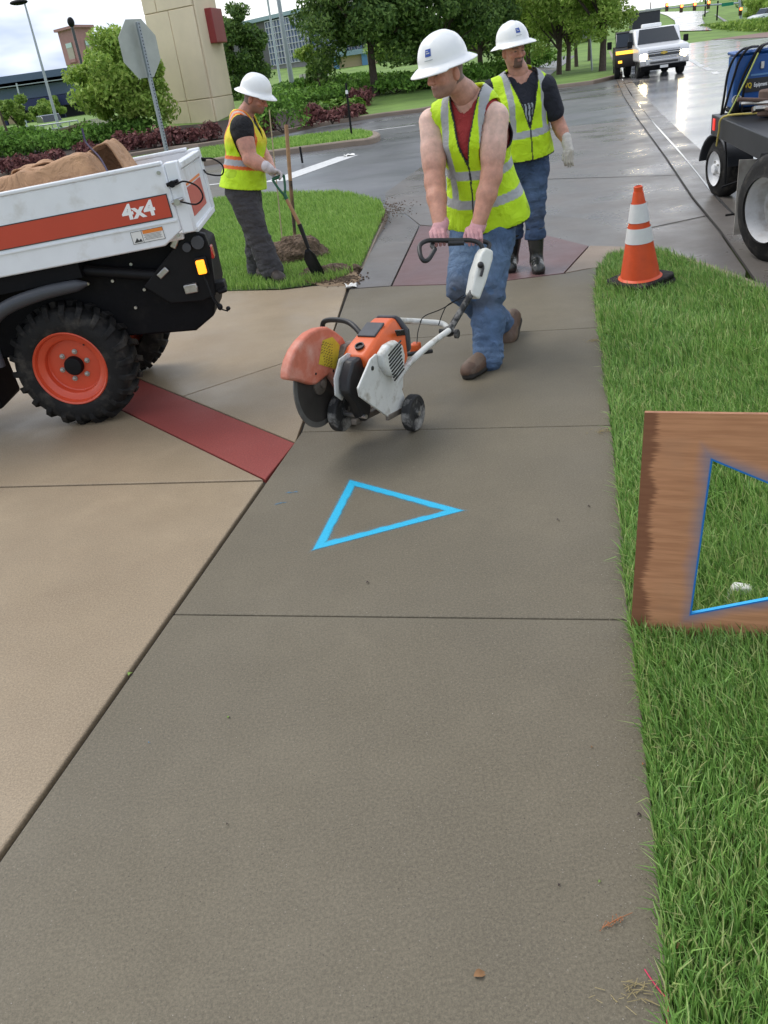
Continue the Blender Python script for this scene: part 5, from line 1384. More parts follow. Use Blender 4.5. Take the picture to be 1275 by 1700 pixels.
# blue triangle sprayed on the concrete
M_spray = bpy.data.materials.new('blue_spray_paint'); M_spray.use_nodes = True
T3 = [tuple(G(*p)[:2]) for p in ((581, 797), (770, 848), (519, 914))]
tc0 = np.mean(np.array(T3), 0)
T3l = [tuple(np.array(p)-tc0) for p in T3]
def spray_nodes(m):
    N, L = m.node_tree.nodes, m.node_tree.links; b = N['Principled BSDF']; b.inputs['Base Color'].default_value = (.015, .42, .66, 1); b.inputs['Roughness'].default_value = .55
    t = N.new('ShaderNodeTexCoord'); sep = N.new('ShaderNodeSeparateXYZ'); L.new(t.outputs['Object'], sep.inputs[0])
    dist = edge_nodes(N, L, T3l, sep, 1)
    n = N.new('ShaderNodeTexNoise'); n.inputs['Scale'].default_value = 14; n.inputs['Detail'].default_value = 6; L.new(t.outputs['Object'], n.inputs['Vector'])
    nf = N.new('ShaderNodeTexNoise'); nf.inputs['Scale'].default_value = 420; nf.inputs['Detail'].default_value = 2; L.new(t.outputs['Object'], nf.inputs['Vector'])
    d2 = N.new('ShaderNodeMath'); d2.operation = 'MULTIPLY_ADD'; L.new(n.outputs['Fac'], d2.inputs[0]); d2.inputs[1].default_value = .022; L.new(dist, d2.inputs[2])
    core = rng_node(N, L, d2.outputs[0], -.036, -.019)          # inner soft edge
    d3 = N.new('ShaderNodeMath'); d3.operation = 'MULTIPLY_ADD'; L.new(nf.outputs['Fac'], d3.inputs[0]); d3.inputs[1].default_value = .014; L.new(dist, d3.inputs[2])
    outr0 = rng_node(N, L, d3.outputs[0], .012, .002)
    thin = rng_node(N, L, nf.outputs['Fac'], .30, .48, .45, 1.0); om = N.new('ShaderNodeMath'); om.operation = 'MULTIPLY'; L.new(outr0, om.inputs[0]); L.new(thin, om.inputs[1]); outr = om.outputs[0]
    f = N.new('ShaderNodeMath'); f.operation = 'MULTIPLY'; L.new(core, f.inputs[0]); L.new(outr, f.inputs[1])
    halo = rng_node(N, L, dist, -.075, -.012, 0, .55)
    h2 = rng_node(N, L, dist, .018, .0, 0, 1); hh = N.new('ShaderNodeMath'); hh.operation = 'MULTIPLY'; L.new(halo, hh.inputs[0]); L.new(h2, hh.inputs[1])
    gr = rng_node(N, L, nf.outputs['Fac'], .50, .62, 0, .6); hg = N.new('ShaderNodeMath'); hg.operation = 'MULTIPLY'; L.new(hh.outputs[0], hg.inputs[0]); L.new(gr, hg.inputs[1])
    mxx = N.new('ShaderNodeMath'); mxx.operation = 'MAXIMUM'; L.new(f.outputs[0], mxx.inputs[0]); L.new(hg.outputs[0], mxx.inputs[1])
    L.new(mxx.outputs[0], b.inputs['Alpha'])
spray_nodes(M_spray)
oT, iT = inset(T3l, -.02), inset(T3l, .085 if False else .060)
mb = MB(); mb.add([(x, y, 0) for x, y in oT] + [(x, y, 0) for x, y in iT], [(0, 1, 4, 3), (1, 2, 5, 4), (2, 0, 3, 5)])
o = mb.build('paint_triangle', M_spray, None, smooth=0); o.location = (tc0[0], tc0[1], .0018)
tag(o, 'bright blue spray painted triangle outline on the grey sidewalk', 'paint marking')
M_bluedab = mat('thin_blue_paint', (0.045, 0.20, 0.34), 0.6, var=.3, vscale=80)
for (px, py, lab) in ((486, 817, 'faint blue paint dab nearest the red band'), (465, 836, 'faint blue paint dab left of the triangle near the joint')):
    mb = MB(); rr = random.Random(px); c0 = G(px, py, .0015)
    for k in range(5):
        x, y = c0[0]+rr.uniform(-.03, .03), c0[1]+rr.uniform(-.008, .008); a = rr.uniform(-.3, .5); l, w = rr.uniform(.008, .02), rr.uniform(.0015, .003)
        dx, dy = math.cos(a), math.sin(a)
        mb.add([(x-dx*l, y-dy*l, .0016), (x+dy*w, y-dx*w, .0016), (x+dx*l, y+dy*l, .0016), (x-dy*w, y+dx*w, .0016)], [(0, 1, 2, 3)])
    o = mb.build('paint_dab', M_bluedab, None, smooth=0); tag(o, lab, 'paint marking')
    me_ = o.data; me_.transform(Matrix.Translation((-c0[0], -c0[1], 0))); o.location = (c0[0], c0[1], 0)

# shovel: D-grip, wooden shaft, black socket and blade
M_wood = mat('worn_ash_wood', (0.36, 0.20, 0.095), 0.6, var=.25, vscale=20)
M_dgreen = mat('green_plastic_grip', (0.012, 0.10, 0.045), 0.4, var=.15)
M_dsteel = mat('dark_shovel_steel', (0.012, 0.012, 0.013), 0.45, var=.3, spec=.3)
M_muddywood = mat('muddy_wood', (0.22, 0.125, 0.065), 0.8, var=.4, vscale=14, color2=(0.05, 0.038, 0.028), mscale=5, mpos=(.45, .6))
s0, s1, s2, s3 = AT(463, 298, 7.98), AT(473, 325, 7.95), AT(497, 372, 7.93), AT(538, 466, 7.9)
s3[2] = max(.01, s3[2]); sb = AT(512, 412, 7.91)
shov = thing('shovel', 'shovel with green D-grip held by the worker on the lawn', 'shovel', (s3[0], s3[1], 0))
sdir = nrm(s1-s0); sside = nrm(np.cross(sdir, ray(470, 310)/np.linalg.norm(ray(470, 310))))
b = MB(); gA, gB = s0+sside*.055-sdir*.02, s0-sside*.055-sdir*.02
b.tube(spline([s1, s1*.5+s0*.5+sside*.03, gA], 5), .011, 10); b.tube(spline([s1, s1*.5+s0*.5-sside*.03, gB], 5), .011, 10); b.cyl(gA, gB, .014, n=12); b.cyl(s1-sdir*.02, s1+(s2-s1)*.12, .018, n=12); b.build('d_grip', M_dgreen, shov)
b = MB(); b.tube([s1, s2], [.016, .017], 12); b.build('shaft', M_wood, shov)
b = MB(); b.tube([s2, s2*.5+sb*.5, sb], [.021, .019, .017], 12); b.build('socket', M_dsteel, shov)
bdir = nrm(s3-sb); L5 = float(np.linalg.norm(s3-sb)); bs_ = nrm(np.cross(bdir, (0, -.5, -1))); bn_ = np.cross(bs_, bdir)
vs, fs = [], []
for i in range(9):
    t = i/8; w = .075*min(1, (t+.08)*3.2)*(1 if t < .65 else math.sqrt(max(.02, 1-((t-.65)/.36)**2)))
    for j in range(7):
        u = (j-3)/3; vs.append(sb+bdir*L5*t*1.0+bs_*u*w+bn_*(.03*u*u+.02*math.sin(t*3.1)))
for i in range(8):
    for j in range(6): fs.append((i*7+j, i*7+j+1, (i+1)*7+j+1, (i+1)*7+j))
o = link('blade', fast_mesh('blade', np.array(vs), np.array(fs), [M_dsteel], True), shov); o.modifiers.new('t', 'SOLIDIFY').thickness = .004

# digging bar, lath and stake
def pole(name, label, cat, pts, rad, m, part='shaft', second=None):
    t = thing(name, label, cat, (pts[-1][0], pts[-1][1], pts[-1][2]))
    b = MB(); b.tube(pts, rad, 10); b.build(part, m, t)
    if second: b = MB(); b.tube(second[0], second[1], 10); b.build(second[3], second[2], t)
    return t
p0, p1, p2 = AT(475, 207, 9.5), AT(482, 300, 9.45), AT(491, 408, 9.45)
pole('digging_tool', 'long wooden handled digging tool stuck upright in the soil heap', 'digging tool', [p0, p1], [.021, .020], M_wood, 'handle', ([p1, p1*.5+p2*.5, p2], [.0205, .020, .017], M_muddywood, 'muddy_handle'))
p0, p2 = AT(447, 182, 9.0), AT(453, 322, 9.0); pe = p2.copy(); pe[2] = 0.0
pole('marker_lath', 'thin pale vertical rod beside the worker with the shovel', 'rod', [p0, pe], .006, mat('pale_lath', (.45, .36, .22), .7), 'rod')
bs0 = G(584, 226, 0.0); bt = AT(574, 138, bs0[1])
pole('marker_stake', 'thin black stake with white tape standing in the grass median', 'stake', [bt, bs0], .03, M_blk, 'stake', ([bt*.87+bs0*.13, bt*.80+bs0*.20], .035, M_lett, 'white_tape'))
bs1 = G(501, 263, 0.0); 
pole('marker_pin', 'short black pin at the median kerb', 'stake', [bs1+np.array([0, 0, .25]), bs1+np.array([0, 0, -.1])], .025, M_blk, 'pin')

# soil thrown up round the hole
def soil_blob(name, label, c, r, seed, res=.014):
    c = np.array(c, np.float32)
    def fn(P):
        d = ell(P, c, r)
        q = np.random.default_rng(seed)
        for i in range(16):
            a = q.uniform(0, 6.28); rr = q.uniform(.3, 1.0); p = c+np.array([math.cos(a)*r[0]*rr, math.sin(a)*r[1]*rr, r[2]*(1-rr)*q.uniform(.4, 1.0)], np.float32)
            d = su(d, ell(P, p, (q.uniform(.03, .07),)*3), .02)
        return d + .040*wob(P, 48, seed) + .022*wob(P, 110, seed+1) + .010*wob(P, 230, seed+2)
    root = thing(name, label, 'soil', (c[0], c[1], 0)); root['_w'] = [float(c[0]), float(c[1]), 0.0]
    v, f = nets(fn, c-np.array(r)-.12, c+np.array(r)+.12, res)
    o = link('clods', fast_mesh('clods', v, f, [M_soil], True), root); return o
g0 = G(492, 440); soil_blob('soil_heap', 'brown heap of dug soil beside the shovel', (g0[0], g0[1]+.25, .0), (.33, .23, .24), 4, .012)
g0 = G(560, 455); soil_blob('soil_heap', 'low crumbly soil ridge at the lawn corner by the hole', (g0[0]-.1, g0[1]+.1, -.02), (.30, .11, .09), 9)
# crumbs of soil spilled over the lawn corner and pavement
def crumbs(name, label, pts, smin, smax, seed, m, cat='soil'):
    q = np.random.default_rng(seed); V, F = [], []
    for (x, y, z) in pts:
        s_ = q.uniform(smin, smax); M_ = Matrix.Rotation(q.uniform(0, 6), 3, Vector(q.normal(size=3)).normalized())
        o8 = [(1, 0, 0), (-1, 0, 0), (0, 1, 0), (0, -1, 0), (0, 0, .7), (0, 0, -.7)]; b0_ = len(V)
        for p in o8: w = M_@Vector(p); V.append((x+w.x*s_*q.uniform(.7, 1.2), y+w.y*s_*q.uniform(.7, 1.2), z+w.z*s_*.7+s_*.4))
        for t in ((0, 2, 4), (2, 1, 4), (1, 3, 4), (3, 0, 4), (2, 0, 5), (1, 2, 5), (3, 1, 5), (0, 3, 5)): F.append(tuple(b0_+i for i in t))
    o = link(name, fast_mesh(name, np.array(V), np.array(F), [m], True)); o['kind'] = 'stuff'; return tag(o, label, cat)
q = np.random.default_rng(5); pp = []
for (px, py, sx, sy, n) in ((520, 462, 60, 10, 420), (570, 462, 35, 12, 260), (655, 345, 30, 14, 200), (632, 356, 16, 18, 320), (470, 455, 25, 15, 90), (495, 436, 40, 26, 420), (545, 462, 40, 10, 200)):
    for i in range(n):
        g = G(px+q.normal()*sx*.5, py+q.normal()*sy*.5); pp.append((g[0], g[1], .0))
crumbs('soil_crumbs', 'loose crumbs of brown soil scattered at the lawn edge', pp, .004, .016, 6, M_soil)
sheet('dirt_patch', [(*G(*p)[:2], .002) for p in ((505, 468), (540, 476), (585, 474), (600, 462), (590, 450), (570, 446), (545, 455), (515, 458))], mat('tan_dirt', (.25, .17, .10), .95, var=.3, vscale=20, bump=.8, bscale=60))
# white torn rag on the joint
def rag(name, label, c, sx, sy, h, seed, m, n=12):
    X, Y = np.meshgrid(np.linspace(-1, 1, n), np.linspace(-1, 1, n), indexing='ij')
    P = np.stack([X.ravel(), Y.ravel(), 0*X.ravel()], 1).astype(np.float32)
    rr = 1+.35*wob(P, 3, seed); Z = np.abs(wob(P, 4.5, seed+1)).ravel()*h+.003
    v = np.stack([X.ravel()*sx*rr, Y.ravel()*sy*rr, Z], 1); i, j = np.meshgrid(np.arange(n-1), np.arange(n-1), indexing='ij'); a = (i*n+j).ravel()
    o = link(name, fast_mesh(name, v, np.stack([a, a+n, a+n+1, a+1], 1), [m], True)); o.location = [float(k) for k in c]; o.modifiers.new('t', 'SOLIDIFY').thickness = .002; return o
M_rag = mat('white_rag', (.75, .74, .70), .8, var=.1)
tag(rag('torn_rag', 'torn white rag on the pavement joint beyond the saw', G(583, 477), .05, .05, .06, 3, M_rag), 'torn white rag on the pavement joint beyond the saw', 'rag')
tag(rag('paper_scrap', 'x', G(580, 259, ZR), .13, .16, .12, 9, M_rag), 'white paper scrap lying at the end of the stop bar', 'paper')
gw = G(1230, 1003); mb = MB(); mb.prism([(-.05, 0), (.05, 0), (.038, .055), (-.022, .062)], (0, 0, 0), (.9, -.3, 0), (0, 0, 1), (.3, .9, 0), .035); o = mb.build('foam_scrap', M_rag, None, bevel=.008); o.location = (gw[0], gw[1]+.01, .0); tag(o, 'white foam scrap in the grass seen through the stencil triangle', 'foam scrap')
# litter on the sidewalk
M_leafb = mat('brown_leaf', (.25, .13, .055), .8, var=.3); M_leafg = mat('green_leaf', (.16, .27, .04), .6); M_leafd = mat('dark_dead_leaf', (.035, .02, .018), .8)
M_twig = mat('orange_twig', (.36, .14, .055), .8, var=.3); M_pink = mat('pink_string', (.62, .03, .10), .6); M_straw = mat('dry_grass', (.34, .27, .13), .9, var=.3)
def leaf(px, py, l, ang, m, label, curl=.35):
    c = G(px, py, .003); n = 7; vs, fs = [], []
    for i in range(n):
        t = i/(n-1); w = l*.32*math.sin(math.pi*min(1, t*.95+.04))
        for u in (-1, 0, 1): vs.append(((t-.5)*l, u*w, abs(u)*w*curl+.004*math.sin(t*5)))
    for i in range(n-1):
        for k in range(2): fs.append((i*3+k, i*3+k+1, (i+1)*3+k+1, (i+1)*3+k))
    o = link('fallen_leaf', fast_mesh('fallen_leaf', np.array(vs), np.array(fs), [m], True)); o.location = [float(k) for k in c]; o.rotation_euler = (0.1, 0, ang)
    o['group'] = 'litter on the sidewalk'
    return tag(o, label, 'leaf')
leaf(797, 1617, .028, .2, M_leafb, 'tan curled leaf near the bottom of the sidewalk')
leaf(1130, 1570, .022, .4, M_leafb, 'tan leaf caught in the near grass edge')
leaf(1119, 1588, .012, 1.4, M_leafb, 'tiny tan leaf bit just below the leaf in the grass edge')
leaf(996, 1463, .010, .5, M_leafg, 'small bright green leaf on the lower right sidewalk')
leaf(379, 1190, .012, 1.5, M_leafg, 'small green leaf on the left of the near slab')
leaf(216, 1118, .022, 1.2, M_leafg, 'green leaf lying in the long joint beside the tan slab')
leaf(611, 967, .014, .3, M_leafd, 'dark dead leaf below the blue triangle')
leaf(927, 863, .014, .1, M_leafd, 'dark leaf bit right of the triangle')
leaf(978, 840, .014, .5, M_leafd, 'dark leaf bit close to the grass right of the triangle')
leaf(928, 1468, .010, 1.2, M_leafd, 'dark speck of leaf left of the orange twig')
leaf(1062, 1352, .014, .2, M_leafd, 'dark red leaf near the grass edge')
leaf(378, 1368, .008, .6, M_leafd, 'small brown speck in the middle of the near slab')
leaf(248, 1233, .007, .6, M_bluedab, 'tiny blue chip on the near slab')
leaf(1068, 1268, .010, .6, M_twig, 'small orange leaf at the grass edge above the dark red leaf')
leaf(983, 1240, .009, .6, M_leafb, 'small brown leaf speck on the right of the near slab')
tw = G(1000, 1540, .004); twig = thing('twig', 'dried orange seed twig on the lower right sidewalk', 'twig', tw)
b = MB(); e = G(1050, 1515, .008); b.tube([tw, tw*.5+e*.5+np.array([0, 0, .004]), e], [.0012, .001, .0006], 6); b.build('stem', M_twig, twig)
b = MB(); qq = random.Random(2)
for i in range(16):
    p = tw*(1-i/22)+e*(i/22); dr = np.array([qq.uniform(-.012, .012), qq.uniform(-.012, .012), .004]); b.tube([p, p+dr], [.0008, .0004], 5); b.ell(p+dr, (.0018, .0012, .0012), 6, 4)
o = b.build('seed_head', M_twig, twig); o['kind'] = 'stuff'
sp = [G(*p, .004) for p in ((1070, 1609), (1082, 1627), (1098, 1648), (1110, 1661), (1109, 1680), (1107, 1700))]
b = MB(); b.tube(spline(sp, 5), .0014, 6); o = b.build('string', M_pink, None); tag(o, 'bright pink string lying along the near grass edge', 'string')
for (px, py, nst, sd, lab) in ((1050, 1650, 40, 1, 'tuft of dry straw on the bottom right sidewalk'), (1005, 716, 45, 2, 'patch of dry grass at the verge edge beside the joint'), (985, 566, 30, 3, 'bit of dry grass at the verge edge below the cone')):
    b = MB(); q_ = random.Random(sd); c = G(px, py, .002)
    for i in range(nst):
        x, y = c[0]+q_.gauss(0, .03), c[1]+q_.gauss(0, .014); a = q_.gauss(-.3, .7); l = q_.uniform(.01, .03)
        b.tube([(x, y, .002+q_.uniform(0, .006)), (x+math.cos(a)*l, y+math.sin(a)*l, .003+q_.uniform(0, .01))], .0007, 4)
    o = b.build('dry_grass', M_straw, None); o['kind'] = 'stuff'; tag(o, lab, 'dry grass')
# grit along the near grass edge
q = np.random.default_rng(15); pp = []
for i in range(650):
    y = q.uniform(.85, 2.6); x = RE(y)-abs(q.normal())*.07+.01; pp.append((x, y, 0))
for i in range(120): y = q.uniform(.8, 4); pp.append((q.uniform(LE(y), RE(y)), y, 0))
crumbs('grit', 'fine pale grit lying on the sidewalk', pp, .0006, .0022, 16, mat('grit', island=[(.10, .085, .07), (.32, .28, .22), (.5, .45, .38)]), 'grit')

# ------------------------------------------------------------------ grass blades
M_blade = mat('grass_blade', island=[(.085, .170, .035), (.16, .32, .065), (.25, .46, .10), (.35, .56, .14), (.55, .55, .24)], rough=.42, spec=.5, trans=.3)
M_blade2 = mat('lawn_blade', island=[(.15, .27, .05), (.23, .40, .075), (.32, .50, .10), (.40, .55, .15)], rough=.6, spec=.25, trans=.25)
def inpoly(px, py, poly):
    r = np.zeros(len(px), bool); n = len(poly)
    for i in range(n):
        (x0, y0), (x1, y1) = poly[i][:2], poly[(i+1) % n][:2]
        c = ((y0 > py) != (y1 > py)); xx = (x1-x0)*(py-y0)/((y1-y0) if y1 != y0 else 1e-9)+x0; r ^= c & (px < xx)
    return r
def project(P):
    v = P-CAM; z = v@FW; return IMW/2+FOC*(v@RT)/z, IMH/2-FOC*(v@UP)/z, z
def grass(name, label, poly, dens, hgt, wid, m, seed, z=0.0, tz=None, margin=120, ylim=None):
    q = np.random.default_rng(seed); P = np.array([p[:2] for p in poly]); lo, hi = P.min(0), P.max(0)
    lo = np.maximum(lo, (-9, .3)); hi = np.minimum(hi, (16, 60))
    n = int((hi-lo).prod()*dens(np.array([0.]), np.array([0.]), True)); x, y = q.uniform(lo[0], hi[0], n), q.uniform(lo[1], hi[1], n)
    zz = np.full(n, z, float)
    X, Y, dd = project(np.stack([x, y, zz], 1))
    k = (q.uniform(size=n) < dens(x, y, False)) & inpoly(x, y, poly) & (Y < IMH+margin*2) & (dd > .2)
    ins_ = (X > -margin) & (X < IMW+margin); k &= ins_ | ((X > -1100) & (X < IMW+1100) & (q.uniform(size=n) < .4))
    x, y, zz = x[k], y[k], zz[k]; n = len(x)
    clump = wob(np.stack([x*1.0, y*1.0, 0*x], 1).astype(np.float32), 9, seed)
    h = hgt(x, y)*q.uniform(.55, 1.2, n)*(1+.35*clump); w = wid(x, y)*q.uniform(.7, 1.25, n)*np.where(ins_[k], 1, 1.5)
    az = q.uniform(0, 6.28, n); ln = np.abs(q.normal(.42, .28, n)); la = 2.4+q.normal(0, 1.15, n)+clump*2.2
    bx, by = np.cos(az)*w/2, np.sin(az)*w/2; lx, ly = np.cos(la)*ln*h, np.sin(la)*ln*h
    v = np.empty((n, 5, 3), np.float32)
    v[:, 0] = np.stack([x-bx, y-by, zz-.01], 1); v[:, 1] = np.stack([x+bx, y+by, zz-.01], 1)
    mx_, my_ = x+lx*.35, y+ly*.35; mz = zz+h*.6
    v[:, 2] = np.stack([mx_+bx*.8, my_+by*.8, mz], 1); v[:, 3] = np.stack([mx_-bx*.8, my_-by*.8, mz], 1)
    v[:, 4] = np.stack([x+lx, y+ly, zz+h*(1-.35*ln*ln)], 1)
    i0 = np.arange(n)*5
    F4 = np.stack([i0, i0+1, i0+2, i0+3], 1); F3 = np.stack([i0+3, i0+2, i0+4], 1)
    o = link(name, fast_mesh(name, v.reshape(-1, 3), [F4, F3], [m])); o['kind'] = 'stuff'
    return tag(o, label, 'grass')
def dv(x, y, mx):
    D = 24000.
    return D if mx else np.where(y < 2.6, 1.0, np.where(y < 4.2, .55, .30))
grass('grass', 'thick green verge grass along the right of the sidewalk', verge_poly, dv,
      lambda x, y: .088+.012*np.sin(x*7), lambda x, y: .0046+.0012*np.clip((y-2)/3, 0, 1.6), M_blade, 31, -.012)
grass('grass', 'green lawn grass round the worker with the shovel', llp, lambda x, y, mx: 4200. if mx else np.where(y < 11, 1., .6),
      lambda x, y: .075+0*x, lambda x, y: .0065+.0006*(y-7), M_blade2, 32, -.006, margin=60)
grass('grass', 'short green grass on the median island', islg, lambda x, y, mx: 520. if mx else 1+0*x,
      lambda x, y: .10+0*x, lambda x, y: .022+0*x, M_blade2, 33, .012, margin=60)
# ------------------------------------------------------------------ vegetation
M_bark = mat('bark', (.085, .062, .048), .9, var=.35, vscale=10, bump=.6, bscale=25)
M_leafdk = mat('leaf_dark', island=[(0.049, 0.100, 0.026), (0.088, 0.162, 0.039), (0.147, 0.245, 0.054), (0.216, 0.326, 0.081)], rough=.6, spec=.25, trans=.25)
M_leafmd = mat('leaf_mid', island=[(0.112, 0.189, 0.034), (0.184, 0.302, 0.057), (0.286, 0.416, 0.085), (0.408, 0.529, 0.123)], rough=.6, spec=.25, trans=.3)
M_leaflt = mat('leaf_light', island=[(0.170, 0.280, 0.044), (0.265, 0.411, 0.070), (0.378, 0.525, 0.105), (0.491, 0.600, 0.149)], rough=.6, spec=.25, trans=.35)
M_junip = mat('juniper_leaf', island=[(0.064, 0.137, 0.028), (0.116, 0.235, 0.039), (0.180, 0.353, 0.055), (0.254, 0.431, 0.078)], rough=.7, spec=.2, trans=.2)
M_barb = mat('barberry_leaf', island=[(0.076, 0.031, 0.031), (0.152, 0.059, 0.059), (0.238, 0.097, 0.088), (0.303, 0.140, 0.123)], rough=.7, spec=.2, trans=.2)
M_lily = mat('daylily_leaf', island=[(0.098, 0.196, 0.028), (0.168, 0.308, 0.042), (0.238, 0.392, 0.063)], rough=.6, trans=.3)
def leaves(C, N_, size, q):
    """C: leaf centres, N_: preferred normals (or None)"""
    n = len(C); d = q.normal(size=(n, 3)); d /= np.linalg.norm(d, axis=1)[:, None]
    if N_ is not None: d = d*.8+N_; d /= np.linalg.norm(d, axis=1)[:, None]
    a = np.cross(d, q.normal(size=(n, 3))); a /= np.linalg.norm(a, axis=1)[:, None]; b = np.cross(d, a)
    s_ = size*q.uniform(.6, 1.3, n)[:, None]
    v = np.empty((n, 4, 3), np.float32)
    v[:, 0] = C-a*s_; v[:, 1] = C+b*s_*.45+d*s_*.12; v[:, 2] = C+a*s_; v[:, 3] = C-b*s_*.45+d*s_*.12
    return v.reshape(-1, 3), np.arange(n*4).reshape(n, 4)
def tree(name, label, base, H, rad, crown_lo, m, seed, nl=6000, ls=.16, trunk_r=.16, ncl=55, stems=1, group=None, flat=1.0, cx=0.0, drop=0.0):
    q = np.random.default_rng(seed); base = np.array(base, float); nl = int(nl*2.3); ls = ls*.60
    t = thing(name, label, 'tree', base, group)
    c0 = base+np.array([cx, 0, (H+crown_lo)/2]); hz = (H-crown_lo)/2
    d = q.normal(size=(ncl, 3)); d /= np.linalg.norm(d, axis=1)[:, None]; r = q.uniform(.25, 1, ncl)**.5
    r *= 1+.18*q.normal(size=ncl)
    cl = c0+d*r[:, None]*np.array([rad, rad*flat, hz])
    cs = q.uniform(.16, .34, ncl)*rad
    k = q.integers(0, ncl, nl); e = q.normal(size=(nl, 3)); rr = np.linalg.norm(e, axis=1)[:, None]; e = e/rr*np.minimum(rr, 1.9)*.62
    C = cl[k]+e*cs[k][:, None]*np.array([1, 1, .75])
    C[:, 2] -= drop*np.linalg.norm((C-c0)[:, :2], axis=1)
    up = (C-c0)/np.array([rad, rad, hz]); up[:, 2] += .5; up /= np.linalg.norm(up, axis=1)[:, None]+1e-6
    v, f = leaves(C, up*.7, ls, q)
    link('crown', fast_mesh('crown', v, f, [m]), t)
    b = MB()
    for s_ in range(stems):
        off = np.array([q.normal()*.15, q.normal()*.15, 0])*(stems > 1); lean = np.array([q.normal()*.25, q.normal()*.2, 0])*(1 if stems > 1 else .25)
        p0 = base+off-np.array([0, 0, .15]); p1 = base+off+lean*.4+np.array([0, 0, crown_lo*.7]); p2 = c0+lean*1.2+np.array([0, 0, hz*.3])
        b.tube([p0, p0*.9+p1*.1+np.array([0, 0, .05]), p1, p1*.5+p2*.5+np.array([q.normal()*.1, 0, 0]), p2], [trunk_r*1.5, trunk_r*1.05, trunk_r*.85, trunk_r*.55, trunk_r*.15], 8)
    b.build('trunk', M_bark, t)
    b = MB()
    for i in range(min(16, ncl)):
        s0_ = base+np.array([0, 0, crown_lo*q.uniform(.75, 1.0)+hz*q.uniform(0, .5)])+(c0-base)*np.array([1, 1, 0])*.4; e_ = cl[i]
        b.tube([s0_, s0_*.5+e_*.5+np.array([0, 0, -.12*rad*.3]), e_], [trunk_r*.42, trunk_r*.25, trunk_r*.08], 5)
    b.build('limb', M_bark, t)['kind'] = 'stuff'
    return t
def shrub(name, label, base, w, h, m, seed, n=420, ls=.10, group=None, dep=None, spiky=False):
    q = np.random.default_rng(seed); base = np.array(base, float)
    t = thing(name, label, 'shrub', base, group); dep = dep or w*.8
    ncl = 16; cl = np.stack([q.uniform(-.5, .5, ncl)*w*.8, q.uniform(-.5, .5, ncl)*dep*.8, q.uniform(.25, .8, ncl)*h], 1)
    k = q.integers(0, ncl, n); C = base+cl[k]+q.normal(size=(n, 3))*np.array([w*.11, dep*.11, h*.16])
    u = (C-base)/np.array([w*.5, dep*.5, h]); keep = (u[:, 0]**2+u[:, 1]**2+np.clip(u[:, 2], 0, 9)**2 < 1.25) & (u[:, 2] > 0)
    C = C[keep]; nn = (C-base-np.array([0, 0, h*.3])); nn /= np.linalg.norm(nn, axis=1)[:, None]
    v, f = leaves(C, nn*.6+np.array([0, 0, .9 if spiky else .2]), ls, q)
    link('foliage', fast_mesh('foliage', v, f, [m]), t)
    b = MB()
    for i in range(5): b.tube([base-np.array([0, 0, .05]), base+cl[i]*np.array([.6, .6, .8])], [.03, .012], 5)
    b.build('stems', M_bark, t)['kind'] = 'stuff'
    return t
def psc(P): return FOC/float((np.asarray(P)-CAM)@FW)     # pixels per metre there
